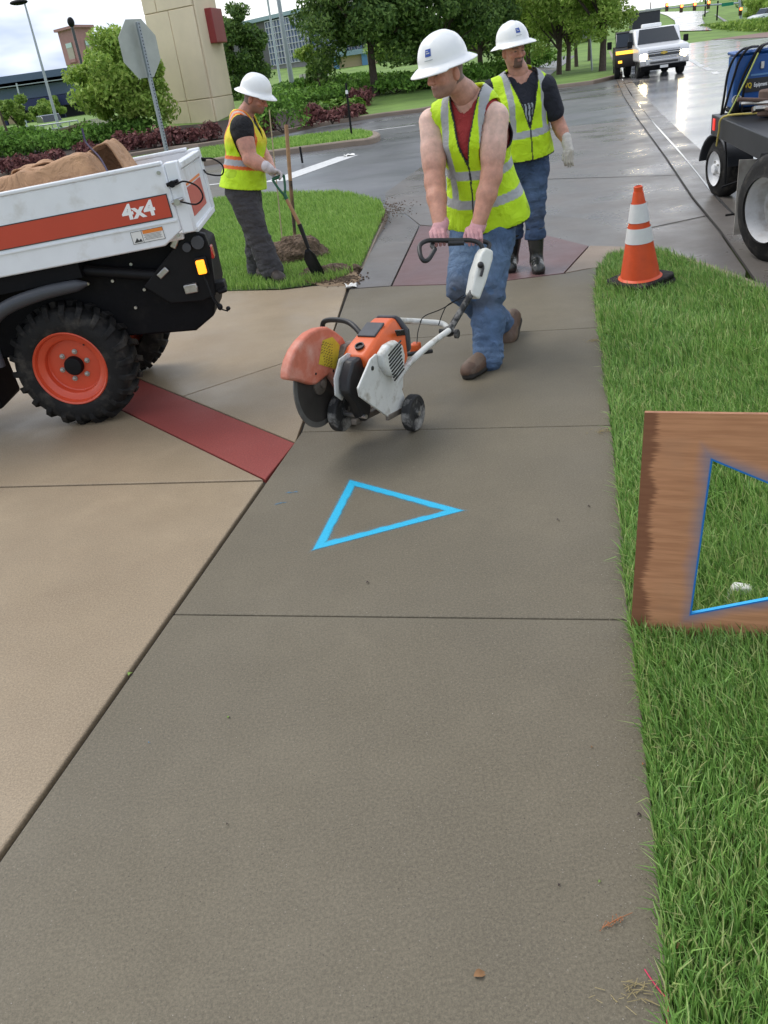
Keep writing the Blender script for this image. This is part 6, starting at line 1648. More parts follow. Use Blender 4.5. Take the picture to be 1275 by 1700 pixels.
# junipers and barberries in the beds: (x, y of base, width px, height px)
beds = [
 ('juniper_shrub', M_junip, 'left planting bed junipers', [(10, 262, 60, 34, 'dark green juniper at the far left of the planting bed'), (50, 256, 70, 30, 'spreading juniper second from the left in the bed'), (100, 250, 74, 30, 'wide juniper mound left of the brown retaining wall'), (152, 242, 70, 32, 'juniper mound below the end of the retaining wall'), (202, 233, 70, 28, 'juniper just left of the stop sign post'), (248, 226, 60, 26, 'juniper between the stop sign post and the pillar'), (12, 238, 50, 22, 'back row juniper at the left edge'), (45, 232, 60, 20, 'back row juniper below the metal railing')]),
 ('barberry_shrub', M_barb, 'barberry shrubs along the far kerb', [(13, 288, 34, 22, 'purple barberry at the far left kerb'), (38, 284, 32, 22, 'purple barberry second from the left on the kerb'), (66, 276, 34, 20, 'purple barberry third from the left behind the tarps'), (94, 270, 34, 18, 'purple barberry below the wide juniper mound'), (145, 258, 40, 20, 'purple barberry behind the tarps near the strap'), (206, 252, 34, 28, 'purple barberry left of the stop sign post'), (230, 249, 36, 28, 'purple barberry behind the stop sign post'), (258, 246, 36, 28, 'purple barberry just right of the stop sign post'), (292, 242, 36, 26, 'purple barberry at the left foot of the pillar'), (319, 238, 28, 22, 'small purple barberry in front of the pillar'), (349, 234, 40, 28, 'purple barberry at the right foot of the pillar'), (440, 222, 40, 26, 'purple barberry behind the worker with the shovel'), (518, 208, 46, 28, 'purple barberry right of the big round juniper'), (552, 203, 40, 20, 'low purple barberry in front of the daylilies'), (580, 196, 34, 20, 'purple barberry beside the black stake'), (598, 191, 20, 14, 'tiny purple barberry at the right end of the bed'), (600, 177, 46, 26, 'round purple barberry by the large tree on the lawn')]),
 ('juniper_shrub', M_junip, 'junipers on the bank before the glass building', [(470, 218, 92, 62, 'big round dark juniper right of the worker with the shovel'), (515, 178, 80, 26, 'juniper low on the bank right of the grey light pole'), (562, 170, 84, 26, 'juniper on the bank left of the large tree'), (548, 158, 90, 20, 'juniper further up the bank left of the tree trunk'), (470, 172, 70, 24, 'juniper at the foot of the grey light pole'), (610, 153, 80, 22, 'juniper behind the large tree trunk'), (655, 155, 80, 26, 'juniper hedge clump right of the tree trunk'), (700, 148, 80, 26, 'juniper hedge clump left of the saw worker'), (770, 138, 90, 26, 'juniper hedge clump between the two hard hats'), (830, 128, 70, 24, 'juniper hedge clump left of the second worker'), (895, 112, 70, 24, 'clipped hedge beyond the second worker on the right'), (600, 140, 90, 16, 'back juniper on the top of the bank by the trunk'), (500, 150, 90, 16, 'back juniper on the bank below the glass building'), (452, 168, 70, 22, 'juniper left of the grey light poles'), (560, 146, 90, 18, 'back juniper left of the young light green tree'), (650, 142, 90, 18, 'back juniper right of the large trunk'), (432, 182, 60, 30, 'dark juniper directly behind the shovel worker hat')]),
 ('daylily_clump', M_lily, 'daylily clumps in the bed', [(540, 192, 40, 18, 'bright green daylily clump beside the round juniper'), (568, 187, 40, 20, 'bright green daylily clump behind the black stake'), (590, 184, 30, 18, 'bright green daylily clump left of the round barberry')]),
]
k_ = 100
for nm, m, grp, lst in beds:
    for (x, y, w, h, lab) in lst:
        P = GT(x, y); s_ = psc(P); k_ += 1
        ww, hh = w/s_, h/s_
        n = int(np.clip(900*ww*hh/ (.9), 350, 1900))
        shrub(nm, lab, P, ww*1.1, hh*1.12, m, k_, n, .085+.0016*(P[1]-30) if nm != 'daylily_clump' else .16, grp, dep=min(ww, 2.6), spiky=(nm == 'daylily_clump'))
# trees
def place_tree(name, lab, bx, by, top, wpx, lowpx, m, seed, group=None, Y=None, **kw):
    P = GT(bx, by) if Y is None else AT(bx, by, Y)
    s_ = psc(P); H = (by-top)/s_*1.03; lo = (by-lowpx)/s_
    return tree(name, lab, P, H, wpx/s_/2, lo, m, seed, group=group, **kw)
RG = 'street trees in the verge by the main road'
place_tree('street_tree', 'street tree on the verge nearest the side street corner', 928, 124, -70, 130, 84, M_leaflt, 201, RG, nl=7000, ls=.17, trunk_r=.15, drop=.15)
place_tree('street_tree', 'second street tree on the verge behind the corner tree', 943, 118, -60, 120, 80, M_leaflt, 202, RG, nl=6000, ls=.17, trunk_r=.15, drop=.15)
place_tree('street_tree', 'slim street tree beside the footpath', 957, 111, -40, 90, 74, M_leafmd, 203, RG, nl=4500, ls=.19, trunk_r=.13)
place_tree('street_tree', 'far street tree seen between the verge trunks', 978, 101, -20, 80, 68, M_leafmd, 204, RG, nl=4000, ls=.2, trunk_r=.13)
place_tree('street_tree', 'street tree beside the road kerb left of the pickup', 1000, 118, -70, 105, 62, M_leaflt, 205, RG, nl=6500, ls=.17, trunk_r=.19, drop=.12)
place_tree('large_tree', 'large dark green tree on the lawn right of the glass building', 624, 160, -60, 196, 92, M_leafdk, 206, nl=13000, ls=.20, trunk_r=.20, ncl=80)
place_tree('large_tree', 'dark tree behind the hard hat of the saw worker', 738, 145, -40, 170, 95, M_leafdk, 207, nl=9000, ls=.2, trunk_r=.16)
place_tree('large_tree', 'dark tree between the two hard hats', 800, 132, -50, 140, 90, M_leafdk, 208, nl=7500, ls=.2, trunk_r=.16)
place_tree('large_tree', 'green tree behind the second worker', 878, 118, -60, 120, 78, M_leafmd, 209, nl=6000, ls=.2, trunk_r=.15)
place_tree('young_tree', 'young light green tree in front of the glass building', 533, 160, 88, 66, 122, M_leaflt, 210, nl=1500, ls=.16, trunk_r=.05, ncl=20)
place_tree('crabapple_tree', 'leafy multi-stemmed tree between the tower and the pillar', 232, 226, 84, 132, 200, M_leaflt, 211, nl=11000, ls=.18, trunk_r=.08, ncl=75, stems=7)
place_tree('dense_tree', 'dense tree right behind the beige pillar', 418, 208, 40, 82, 200, M_leafdk, 212, nl=9000, ls=.2, trunk_r=.14, ncl=90, Y=54)
place_tree('young_tree', 'small tree left of the tall light pole', 35, 232, 172, 50, 205, M_leafmd, 213, nl=1300, ls=.18, trunk_r=.06, ncl=16)
place_tree('young_tree', 'small round tree at the foot of the glass building', 530, 152, 110, 46, 146, M_leafdk, 214, nl=1200, ls=.2, trunk_r=.06, ncl=16)
place_tree('conifer_tree', 'tree at the left edge of the picture with sparse twigs', -22, 262, 60, 90, 190, M_leafmd, 215, nl=2400, ls=.18, trunk_r=.12, ncl=26)
FG = 'far trees along the horizon'
for i, (x, y, w, top, Y, lab) in enumerate([(660, 118, 80, 60, 110, 'far tree left of the saw worker'), (690, 112, 60, 70, 105, 'far small tree beside the saw worker hat'), (770, 105, 70, 50, 120, 'far tree behind the hats'), (910, 88, 70, 30, 130, 'far tree behind the verge trees on the left'), (960, 80, 60, 25, 130, 'far tree behind the verge trees on the right'), (90, 205, 40, 165, 95, 'far small tree by the parked car'), (75, 207, 36, 176, 88, 'far small tree below the canopy'), (1240, 40, 50, -20, 150, 'hillside tree right of the signal mast'), (1268, 34, 60, -20, 130, 'hillside tree at the right edge'), (1215, 22, 36, -6, 230, 'hillside tree below the green street sign'), (1190, 20, 30, -4, 260, 'hillside tree above the hill path'), (1256, 44, 40, 8, 120, 'low hillside tree over the clipped hedge'), (845, 100, 70, 40, 120, 'far tree behind the second worker hat')]):
    P = AT(x, y, Y); P[2] = HZ(Y) if x > 1150 else P[2]
    s_ = psc(P); tree('far_tree', lab, P, (y-top)/s_, w/s_/2, (y-top)/s_*.2, (M_leafmd, M_leafdk, M_leaflt)[i % 3], 230+i, nl=2200, ls=w/s_*.035+.12, trunk_r=.16, ncl=30, group=FG)
# clipped hedge and paved strip across the main road
ha, hb_ = G(1138, 60, -.1), G(1285, 52, -.1)
sheet('brick_median', [G(1140, 68, ZR+.03), G(1290, 61, ZR+.03), G(1290, 51, ZR+.03), G(1140, 55, ZR+.03)], mat('red_brown_paving', (.20, .12, .095), .7, var=.2))
q = np.random.default_rng(77); n = 5200; tt = q.uniform(0, 1, n)
hL = np.linalg.norm(hb_-ha); C = ha+(hb_-ha)*tt[:, None]; C[:, 2] = -.1+np.abs(q.uniform(0, 1, n)**.7)*1.25; C[:, :2] += q.normal(size=(n, 2))*.35
th_ = thing('clipped_hedge', 'long low clipped hedge across the far side of the main road', 'hedge', (ha+hb_)/2); v, f = leaves(C, None, .22, q); link('foliage', fast_mesh('foliage', v, f, [M_leafmd]), th_)
b = MB()
for k in range(14): p = ha+(hb_-ha)*(k+.5)/14; b.tube([p-np.array([0, 0, .1]), p+np.array([0, 0, .7])], .04, 5)
b.build('stems', M_bark, th_)['kind'] = 'stuff'
# wooded skyline that closes the view
def woodland(name, lab, pxs, Y, n, hmin, hmax, seed, m):
    q = np.random.default_rng(seed); A_, B_ = AT(*pxs[0], Y), AT(*pxs[1], Y)
    t = q.uniform(0, 1, n); base = A_+(B_-A_)*t[:, None]; top = hmin+(hmax-hmin)*(.5+.5*np.sin(t*23+np.sin(t*61)))
    C = base.copy(); C[:, 1] += q.uniform(0, 18, n); C[:, 2] = q.uniform(0, 1, n)*top+HZ(Y)*(A_[0] > 20)
    v, f = leaves(C, None, .55, q); o = link(name, fast_mesh(name, v, f, [m])); o['kind'] = 'stuff'; return tag(o, lab, 'woodland')
woodland('far_woods', 'distant belt of trees along the horizon behind the lawn', ((560, 115), (1035, 50)), 165, 9000, 3, 7.5, 301, M_leafdk)
woodland('far_woods', 'distant wooded slope on the hill at the right', ((1185, 20), (1330, 5)), 320, 7000, 4, 16, 302, M_leafmd)

# ------------------------------------------------------------------ beige monument pillar
M_stucco = mat('beige_stucco', (.80, .67, .475), .85, var=.06, vscale=1.2, bump=.2, bscale=30)
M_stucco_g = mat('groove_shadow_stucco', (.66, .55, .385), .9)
M_redbox = mat('red_metal', (.27, .035, .035), .5, var=.1, vscale=4)
pA, pB, pC = AT(284, 221, 43.2), AT(361, 212, 41.6), AT(392, 200, 44.2)
for p in (pA, pB, pC): p[2] = TZ(p[0], p[1])-.1
z0 = float(min(pA[2], pB[2], pC[2]))
pil = thing('monument_pillar', 'tall beige stucco pillar with grooves and a red lamp box', 'pillar', (pB[0], pB[1], z0))
uF = nrm((pA-pB)*np.array([1, 1, 0])); wF = float(np.linalg.norm((pA-pB)[:2])); uR = nrm((pC-pB)*np.array([1, 1, 0])); wR = float(np.linalg.norm((pC-pB)[:2])); PH = 9.5
pD = pA+(pC-pB)
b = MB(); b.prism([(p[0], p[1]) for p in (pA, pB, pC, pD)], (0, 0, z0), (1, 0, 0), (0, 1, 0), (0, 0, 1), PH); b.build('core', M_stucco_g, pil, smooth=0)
nF = nrm(np.cross(uF, (0, 0, 1))); nF = nF if nF@(CAM-pB) > 0 else -nF
nR = nrm(np.cross(uR, (0, 0, 1))); nR = nR if nR@(CAM-pB) > 0 else -nR
g_ = .016
def panel(u, n, x0, x1, za, zb_):
    b = MB(); b.prism([(x0+g_, za+g_), (x1-g_, za+g_), (x1-g_, zb_-g_), (x0+g_, zb_-g_)], (pB[0], pB[1], z0), u, (0, 0, 1), n, .07); b.build('panel', M_stucco, pil, bevel=.02)
zs = [(0, 1.05, .5), (1.05, 4.6, .5), (4.6, 5.5, .72), (5.5, 6.0, .72), (6.0, 9.5, .6)]
for za, zb_, k in zs:
    panel(uF, nF, 0, wF*k, za, zb_); panel(uF, nF, wF*k, wF, za, zb_)
for za, zb_ in ((0, 1.05), (1.05, 5.2), (5.2, 9.5)): panel(uR, nR, 0, wR, za, zb_)
rc_ = pB+uR*wR*.62; d = ray(352, 42); t_ = (nR@(rc_-CAM))/(nR@d); hz_ = float((CAM+d*t_)[2])
b = MB(); b.prism([(wR*.38, hz_-.72-z0), (wR*.90, hz_-.72-z0), (wR*.90, hz_+.62-z0), (wR*.38, hz_+.62-z0)], (pB[0], pB[1], z0), uR, (0, 0, 1), nR, .38); b.build('lamp_box', M_redbox, pil, bevel=.03)

# ------------------------------------------------------------------ stop sign seen from behind
M_galv = mat('galvanised_steel', (.30, .33, .35), .45, metal=.5, var=.15, vscale=20)
M_signback = mat('bare_sign_back', (.40, .42, .38), .5, metal=.3, var=.12, vscale=5)
sY = 14.6; sc_ = AT(232, 81, sY); sg = np.array([sc_[0], sc_[1], 0.0])
sn = thing('stop_sign', 'eight sided sign seen from its bare back on a perforated post', 'sign', sg)
su_ = nrm((.50, .74, 0)); R8 = .425
b = MB(); b.prism([(R8*math.cos(R(22.5+45*i)), R8*math.sin(R(22.5+45*i))) for i in range(8)], sc_+np.array([0, .02, 0]), su_, (0, 0, 1), np.cross(su_, (0, 0, 1))*-1, .004); b.build('sign_plate', M_signback, sn, smooth=0)
pt, pb_ = AT(228, 36, sY-.03), AT(279, 262, sY-.03); pb_ = pt+(pb_-pt)*1.0; pb_ = np.array([pt[0], pt[1], -.02])
b = MB(); b.box(((pt+pb_)/2), (.055, .045, float(pt[2]-pb_[2])), rz=math.atan2(su_[1], su_[0])); b.build('post', M_galv, sn, bevel=.004)
for i in range(60):
    z = float(pt[2])-.03-i*.045
    if z < .1: break
    c_ = np.array([pt[0], pt[1], z])+nrm(np.cross(su_, (0, 0, 1)))*.0232
    b = MB(); b.lathe([(.010, 0), (.010, .002), (0, .002)], c_, nrm(np.cross(su_, (0, 0, 1))), 6); b.build('post_hole', M_blk, sn)

# ------------------------------------------------------------------ light poles and small posts
M_polegrey = mat('pale_grey_pole', (.42, .46, .50), .45, var=.06)
def light_pole(label, top, bot, Y, r0, r1, head=None):
    P = AT(*bot, Y); T_ = AT(*top, Y); zb = float(P[2])
    t = thing('light_pole', label, 'light pole', P); b = MB(); b.tube([P-np.array([0, 0, .4]), T_], [r0, r1], 12); b.build('pole', M_polegrey, t)
    b = MB(); b.lathe([(r0*1.9, 0), (r0*1.9, .12), (r0*1.2, .2), (0, .2)], P-np.array([0, 0, .1]), (0, 0, 1), 12); b.build('base', M_polegrey, t)
    if head:
        H_ = AT(*head, Y); b = MB(); b.tube([T_, T_*.5+H_*.5+np.array([0, 0, .12]), H_], [r1, r1*.8, r1*.7], 8); b.build('arm', M_polegrey, t)
        b = MB(); b.ell(H_, (.45, .25, .12)); b.build('lamp_head', M_blkdust, t)
light_pole('tall thin light pole with a small lamp head at the left', (41, 6), (101, 224), 48, .09, .045, (31, 4))
light_pole('thick grey light pole in front of the glass building', (455, -45), (489, 164), 56, .16, .11)
light_pole('thin light pole just left of the thick grey pole', (441, -20), (468, 152), 70, .10, .07)
light_pole('slim pale pole under the canopy at the left', (27, 138), (47, 222), 60, .06, .05)
sp_ = G(983, 117); t = thing('road_sign', 'grey backed road sign on a post by the verge trees', 'sign', sp_)
b = MB(); b.cyl(sp_-np.array([0, 0, .1]), AT(978, 34, sp_[1]), .05, n=8); b.build('post', M_galv, t)
sp2 = AT(978, 47, sp_[1]-.1); b = MB(); b.box(sp2, (.75, .03, .9)); b.build('sign_plate', M_signback, t)
# young trunk with stake left
lp_ = GT(22, 246); t = thing('sapling_trunk', 'bare slanting sapling trunk in the left bed', 'sapling', lp_); b = MB(); b.tube([lp_, AT(-4, 176, lp_[1])], [.07, .04], 8); b.build('trunk', M_bark, t)
# railing, retaining wall and pale enclosure
M_brickw = mat('brown_block_wall', (.10, .068, .05), .9, var=.3, vscale=3, bump=.4)
wa, wb = GT(74, 238), GT(146, 226); t = thing('retaining_wall', 'brown block retaining wall in the left bed', 'wall', (wa+wb)/2); 
b = MB(); dw = nrm((wb-wa)*np.array([1, 1, 0])); L9 = float(np.linalg.norm((wb-wa)[:2])); b.prism([(0, -.3), (L9, -.3), (L9, .55), (0, .25)], (wa[0], wa[1], wa[2]), dw, (0, 0, 1), (0, 1, 0), .3); b.build('wall_face', M_brickw, t, smooth=0)
b = MB(); b.prism([(-.05, .25), (L9+.05, .55), (L9+.05, .65), (-.05, .35)], (wa[0], wa[1]-.04, wa[2]), dw, (0, 0, 1), (0, 1, 0), .4); b.build('coping', M_kerb, t, smooth=0)
M_rail = mat('pale_rail', (.38, .42, .43), .45, metal=.3)
ra_, rb_ = AT(48, 228, 47), AT(133, 216, 47); t = thing('metal_railing', 'pale pipe railing on top of the left bed', 'railing', (ra_+rb_)/2)
for dz in (.0, .22, .45):
    b = MB(); b.tube([ra_+np.array([0, 0, dz]), rb_+np.array([0, 0, dz])], .035, 6); b.build('rail', M_rail, t)
for i in range(7):
    p = ra_+(rb_-ra_)*i/6; b = MB(); b.tube([p-np.array([0, 0, .9]), p+np.array([0, 0, .45])], .03, 6); b.build('post', M_rail, t)
M_encl = mat('pale_enclosure', (.52, .48, .42), .7, var=.1)
ea_, eb_ = AT(141, 223, 47), AT(188, 215, 47); t = thing('utility_enclosure', 'pale slatted utility enclosure under the crabapple tree', 'enclosure', (ea_+eb_)/2)
for i in range(12):
    p = ea_+(eb_-ea_)*i/11; b = MB(); b.box(p+np.array([0, 0, .15]), (.105, .05, .95)); b.build('slat', M_encl, t)

# ------------------------------------------------------------------ far buildings
M_tred = mat('dull_red_render', (.36, .19, .18), .8, var=.12, vscale=1); M_tbei = mat('pale_render', (.50, .44, .36), .85, var=.08, vscale=1)
M_twin = mat('tower_window', (.30, .27, .20), .25); M_tgreen = mat('pale_blind', (.45, .58, .55), .5)
tY = 150; tb = AT(125, 150, tY); su5 = psc(tb)
def tp(px, py, Y=tY): return AT(px, py, Y)
# corner tower: near edge in the middle, two faces
tm, tl_, tr_ = tp(124, 46, tY-4), tp(95, 52), tp(150, 43)
tw_ = thing('corner_tower', 'red and beige corner tower rising behind the leafy tree', 'building', (tm[0], tm[1], 0))
ztop = float(tm[2]); zmid = ztop-4.6
pl4 = [(tl_[0], tl_[1]), (tm[0], tm[1]), (tr_[0], tr_[1]), (tl_[0]+tr_[0]-tm[0], tl_[1]+tr_[1]-tm[1])]
b = MB(); b.prism(pl4, (0, 0, zmid), (1, 0, 0), (0, 1, 0), (0, 0, 1), ztop-zmid); b.build('upper_wall', M_tred, tw_, smooth=0)
b = MB(); b.prism(inset(pl4, .12), (0, 0, -1), (1, 0, 0), (0, 1, 0), (0, 0, 1), zmid+1); b.build('lower_wall', M_tbei, tw_, smooth=0)
b = MB(); b.prism(inset(pl4, -.45), (0, 0, ztop), (1, 0, 0), (0, 1, 0), (0, 0, 1), .35); b.build('roof', M_tred, tw_, smooth=0)
for p, e in ((tl_, 1), (tr_, -1)):
    uu = nrm((p-tm)*np.array([1, 1, 0])); ww = float(np.linalg.norm((p-tm)[:2])); nw = nrm(np.cross(uu, (0, 0, 1))); nw = nw if nw@(CAM-tm) > 0 else -nw
    for (za, zb_) in ((ztop-3.9, ztop-1.7), (ztop-8.4, ztop-5.9)):
        b = MB(); b.prism([(ww*.36, za), (ww*.70, za), (ww*.70, zb_), (ww*.36, zb_)], (tm[0], tm[1], 0), uu, (0, 0, 1), nw, .12); wi = b.build('window', M_twin, tw_, smooth=0)
        b = MB(); b.prism([(ww*.37, zb_-.65), (ww*.69, zb_-.65), (ww*.69, zb_-.05), (ww*.37, zb_-.05)], (tm[0], tm[1], 0), uu, (0, 0, 1), nw, .16); b.build('blind', M_tgreen, wi, smooth=0)
        b = MB(); b.prism([(ww*.33, za-.45), (ww*.73, za-.45), (ww*.73, za), (ww*.33, za)], (tm[0], tm[1], 0), uu, (0, 0, 1), nw, .3); b.build('sill', M_tred, wi, smooth=0)
# street lamp in front of the tower
ly = 90; l0, l1 = AT(119, 42, ly), AT(135, 108, ly); t = thing('street_lamp', 'dark street lamp with globe head before the corner tower', 'street lamp', (l0[0], l0[1], 0))
b = MB(); b.tube([(l0[0], l0[1], 0), l0], .13, 8); b.build('post', M_plast, t); b = MB(); b.ell(l0+np.array([0, 0, .25]), (.32, .32, .42)); b.build('lamp_head', M_blk, t)
# blue steel canopy with columns and a shop fascia
M_blues = mat('slate_blue_steel', (.085, .12, .19), .5, var=.1); M_navy = mat('navy_fascia', (.022, .03, .10), .5); M_cream = mat('cream_wall', (.48, .38, .22), .8, var=.1)
cY = 95; c0_, c1_ = AT(-40, 168, cY), AT(118, 146, cY)
cn_ = thing('canopy', 'slate blue steel canopy on columns at the far left', 'canopy', (c0_[0], c0_[1], 0))
def hbox(name, pa, pb, h, dep, m, parent):
    d = nrm((pb-pa)*np.array([1, 1, 0])); l = float(np.linalg.norm((pb-pa)[:2])); sl = (pb[2]-pa[2])/l
    b = MB(); b.prism([(0, 0), (l, sl*l), (l, sl*l+h), (0, h)], pa, d, (0, 0, 1), (0, 1, 0), dep); return b.build(name, m, parent, smooth=0)
hbox('roof_beam', c0_+np.array([0, 0, .9]), c1_+np.array([0, 0, .9]), .9, 6, M_blues, cn_)
hbox('fascia', c0_+np.array([0, 1, -.4]), c1_+np.array([0, 1, -.4]), 1.1, 5, M_blues, cn_)
hbox('fascia_band', c0_+np.array([0, .8, -1.4]), c1_+np.array([0, .8, -1.4]), .95, 5, M_navy, cn_)
hbox('upper_roof', AT(-40, 152, cY), AT(112, 131, cY), .35, 9, M_rail, cn_)
for x in (2, 36, 48, 60, 98):
    p = AT(x, 175-.138*x, cY+2); b = MB(); b.box((p[0], p[1], p[2]/2-.5), (.35, .35, p[2]+1.5)); b.build('column', M_navy, cn_)
    b = MB(); b.tube([p, p+np.array([1.1, 0, 1.6])], .12, 6); b.build('brace', M_blues, cn_)
sY2 = 105; s0_, s1_ = AT(60, 205, sY2), AT(130, 195, sY2)
shop = thing('shop_building', 'cream shop building with dark sign band under the canopy', 'building', (s0_[0], s0_[1], 0))
b = MB(); b.box((float(s0_[0])-3.0, sY2+6, 2.0), (16, 8, 4.4)); b.build('wall', M_cream, shop, smooth=0)
b = MB(); b.box((float(s1_[0])-1.0, sY2+.5, 2.35), (9.5, 3, 4.2)); b.build('shop_front', M_plast, shop, smooth=0)
lc_ = AT(103, 163, sY2-1.4); Mt = Matrix.Translation(lc_) @ Matrix.Rotation(R(90), 4, 'X')
text_obj('sign_lettering', 'Perkins', 1.5, M_lett, shop, Mt, .1, .04)
gb = AT(73, 194, 88); t = thing('green_awning_sign', 'small mint green sign panel under the canopy', 'sign', (gb[0], gb[1], 0)); b = MB(); b.box(gb, (1.1, .15, .4)); b.build('panel', mat('mint_panel', (.35, .6, .5), .5), t); b = MB(); b.tube([(gb[0], gb[1], 0), gb], .06, 6); b.build('post', M_rail, t)
# parked car far left
M_carp = mat('silver_blue_car', (.22, .26, .32), .3, metal=.4, coat=.4); M_glass = mat('car_glass', (.02, .025, .03), .08, spec=.6); M_tyre = mat('car_tyre', (.015, .015, .015), .8)
def car(label, P, yaw, L_=4.4, W_=1.8, H_=1.45, m=None):
    t = thing('parked_car', label, 'car', P, world=False, rot=(0, 0, yaw))
    b = MB(); b.prism([(-L_/2, .3), (L_/2, .3), (L_/2, .7), (L_/2-.9, .88), (-L_/2+.5, .9), (-L_/2, .75)], (0, -W_/2, 0), (1, 0, 0), (0, 0, 1), (0, 1, 0), W_); b.build('body', m or M_carp, t, bevel=.06)
    b = MB(); b.prism([(-L_/2+.5, .88), (L_/2-1.1, .88), (L_/2-1.8, H_), (-L_/2+1.0, H_)], (0, -W_/2+.12, 0), (1, 0, 0), (0, 0, 1), (0, 1, 0), W_-.24); b.build('cabin', M_glass, t, bevel=.06)
    b = MB(); b.prism([(-L_/2+.95, H_-.03), (L_/2-1.75, H_-.03), (L_/2-1.9, H_+.03), (-L_/2+1.1, H_+.03)], (0, -W_/2+.1, 0), (1, 0, 0), (0, 0, 1), (0, 1, 0), W_-.2); b.build('roof', m or M_carp, t, bevel=.03)
    for x in (-L_/2+.8, L_/2-.85):
        for y in (-W_/2+.1, W_/2-.1):
            b = MB(); b.lathe([(.2, -.1), (.31, -.1), (.33, 0), (.31, .1), (.2, .1)], (x, y, .33), (0, 1, 0), 16, True); b.lathe([(.2, -.08), (0, -.06)], (x, y, .33), (0, 1, 0), 12); b.build('wheel', M_tyre, t)
    for y in (-.6, .6):
        b = MB(); b.box((L_/2, y, .62), (.06, .35, .14)); b.build('headlight', M_lett, t)
    return t
pc_ = AT(86, 210, 80); car('silver blue car parked near the canopy far left', (pc_[0], pc_[1], pc_[2]-.55), R(-60))
pc_ = GH(1253, 38); car('white car on the slope right of the signal mast', (pc_[0], pc_[1]-3, pc_[2]), R(200), m=M_white)
# glass fronted building
M_gl = mat('blue_glass', (.04, .08, .16), .06, spec=.8, var=.4, vscale=.15); M_mull = mat('white_mullion', (.50, .53, .56), .5); M_stone = mat('grey_block_stone', (.20, .195, .205), .85, var=.25, vscale=.5); M_groof = mat('blue_green_roof_edge', (.22, .32, .36), .5)
gY = 170; ga, gb2 = AT(418, 120, gY+22), AT(590, 96, gY-4)
gB = thing('glass_building', 'large building with gridded blue glass front and stone base', 'building', (ga[0], ga[1], 0))
gu = nrm((gb2-ga)*np.array([1, 1, 0])); gn = nrm(np.cross(gu, (0, 0, 1))); gn = gn if gn@(CAM-ga) > 0 else -gn; gW = float(np.linalg.norm((gb2-ga)[:2]))
def ong(px, py):
    d = ray(px, py); t = (gn@(ga-CAM))/(gn@d); P = CAM+d*t; return float((P-ga)@gu), float(P[2])
xa, zt = ong(440, 31); xb, _ = ong(508, 27); _, zlow = ong(470, 106); xe, _ = ong(600, 90); xs_, _ = ong(365, 40)
b = MB(); b.prism([(xs_, -2), (xe, -2), (xe, zlow), (xs_, zlow)], ga*np.array([1, 1, 0]), gu, (0, 0, 1), -gn, 14); b.build('stone_base', M_stone, gB, smooth=0)
b = MB(); b.prism([(xs_, zlow), (xe, zlow), (xe, zt-.3), (xs_, zt-.3)], ga*np.array([1, 1, 0])-gn*.6, gu, (0, 0, 1), -gn, 14); b.build('core', M_plast, gB, smooth=0)
nx_, nz_ = 13, 7
cw, chh = (xb-xa)/nx_, (zt-.6-zlow)/nz_
for i in range(nx_):
    for j in range(nz_):
        b = MB(); b.prism([(xa+i*cw+.05, zlow+j*chh+.05), (xa+(i+1)*cw-.05, zlow+j*chh+.05), (xa+(i+1)*cw-.05, zlow+(j+1)*chh-.05), (xa+i*cw+.05, zlow+(j+1)*chh-.05)], ga*np.array([1, 1, 0])+gn*.1, gu, (0, 0, 1), -gn, .2); b.build('pane', M_gl, gB, smooth=0)
for i in range(nx_+1):
    b = MB(); b.box(ga*np.array([1, 1, 0])+gu*(xa+i*cw)+gn*.2+np.array([0, 0, (zlow+zt-.6)/2]), (.10, .2, zt-.6-zlow), rz=math.atan2(gu[1], gu[0])); b.build('mullion', M_mull, gB, smooth=0)
for j in range(nz_+1):
    b = MB(); b.box(ga*np.array([1, 1, 0])+gu*(xa+xb)/2+gn*.22+np.array([0, 0, zlow+j*chh]), (xb-xa, .2, .10), rz=math.atan2(gu[1], gu[0])); b.build('transom', M_mull, gB, smooth=0)
for i in range(9):
    for j in range(7):
        w_ = (xe-xb)/9; b = MB(); b.prism([(xb+i*w_+.15, zlow+j*chh+.1), (xb+(i+1)*w_-.1, zlow+j*chh+.1), (xb+(i+1)*w_-.1, zlow+(j+1)*chh-.1), (xb+i*w_+.15, zlow+(j+1)*chh-.1)], ga*np.array([1, 1, 0])-gn*.5, gu, (0, 0, 1), gn, .2); b.build('pane', M_gl, gB, smooth=0)
b = MB(); b.prism([(xs_, zt-.3), (xb+.4, zt-.3), (xb+.4, zt+.35), (xs_, zt+.35)], ga*np.array([1, 1, 0])+gn*.6, gu, (0, 0, 1), -gn, 15); b.build('roof_edge', M_groof, gB, smooth=0)
# low wing with a blue frame right of it
lw = AT(590, 108, 150); t = thing('low_wing', 'low tan wing with a blue frame beside the glass building', 'building', (lw[0], lw[1], 0))
b = MB(); b.box((lw[0]-.5, lw[1]+5, lw[2]-.2), (9, 8, 3.4)); b.build('wall', M_cream, t, smooth=0)
b = MB(); b.box((lw[0]-.5, lw[1]+4.5, lw[2]+1.8), (10, 9.4, .7)); b.build('roof', M_groof, t, smooth=0)
for dx in (-3.0, 1.6): b = MB(); b.box((lw[0]+dx, lw[1]+.6, lw[2]-.2), (.9, .5, 3.6)); b.build('frame_post', mat('sky_blue_frame', (.10, .25, .42), .5), t, smooth=0)
fe0, fe1 = AT(498, 132, 120), AT(545, 124, 120); t = thing('pale_fence', 'pale board fence at the foot of the glass building', 'fence', (fe0+fe1)/2)
for i in range(9): p = fe0+(fe1-fe0)*(i+.5)/9; b = MB(); b.box(p, (.50, .08, 1.1)); b.build('board', M_encl, t, smooth=0)

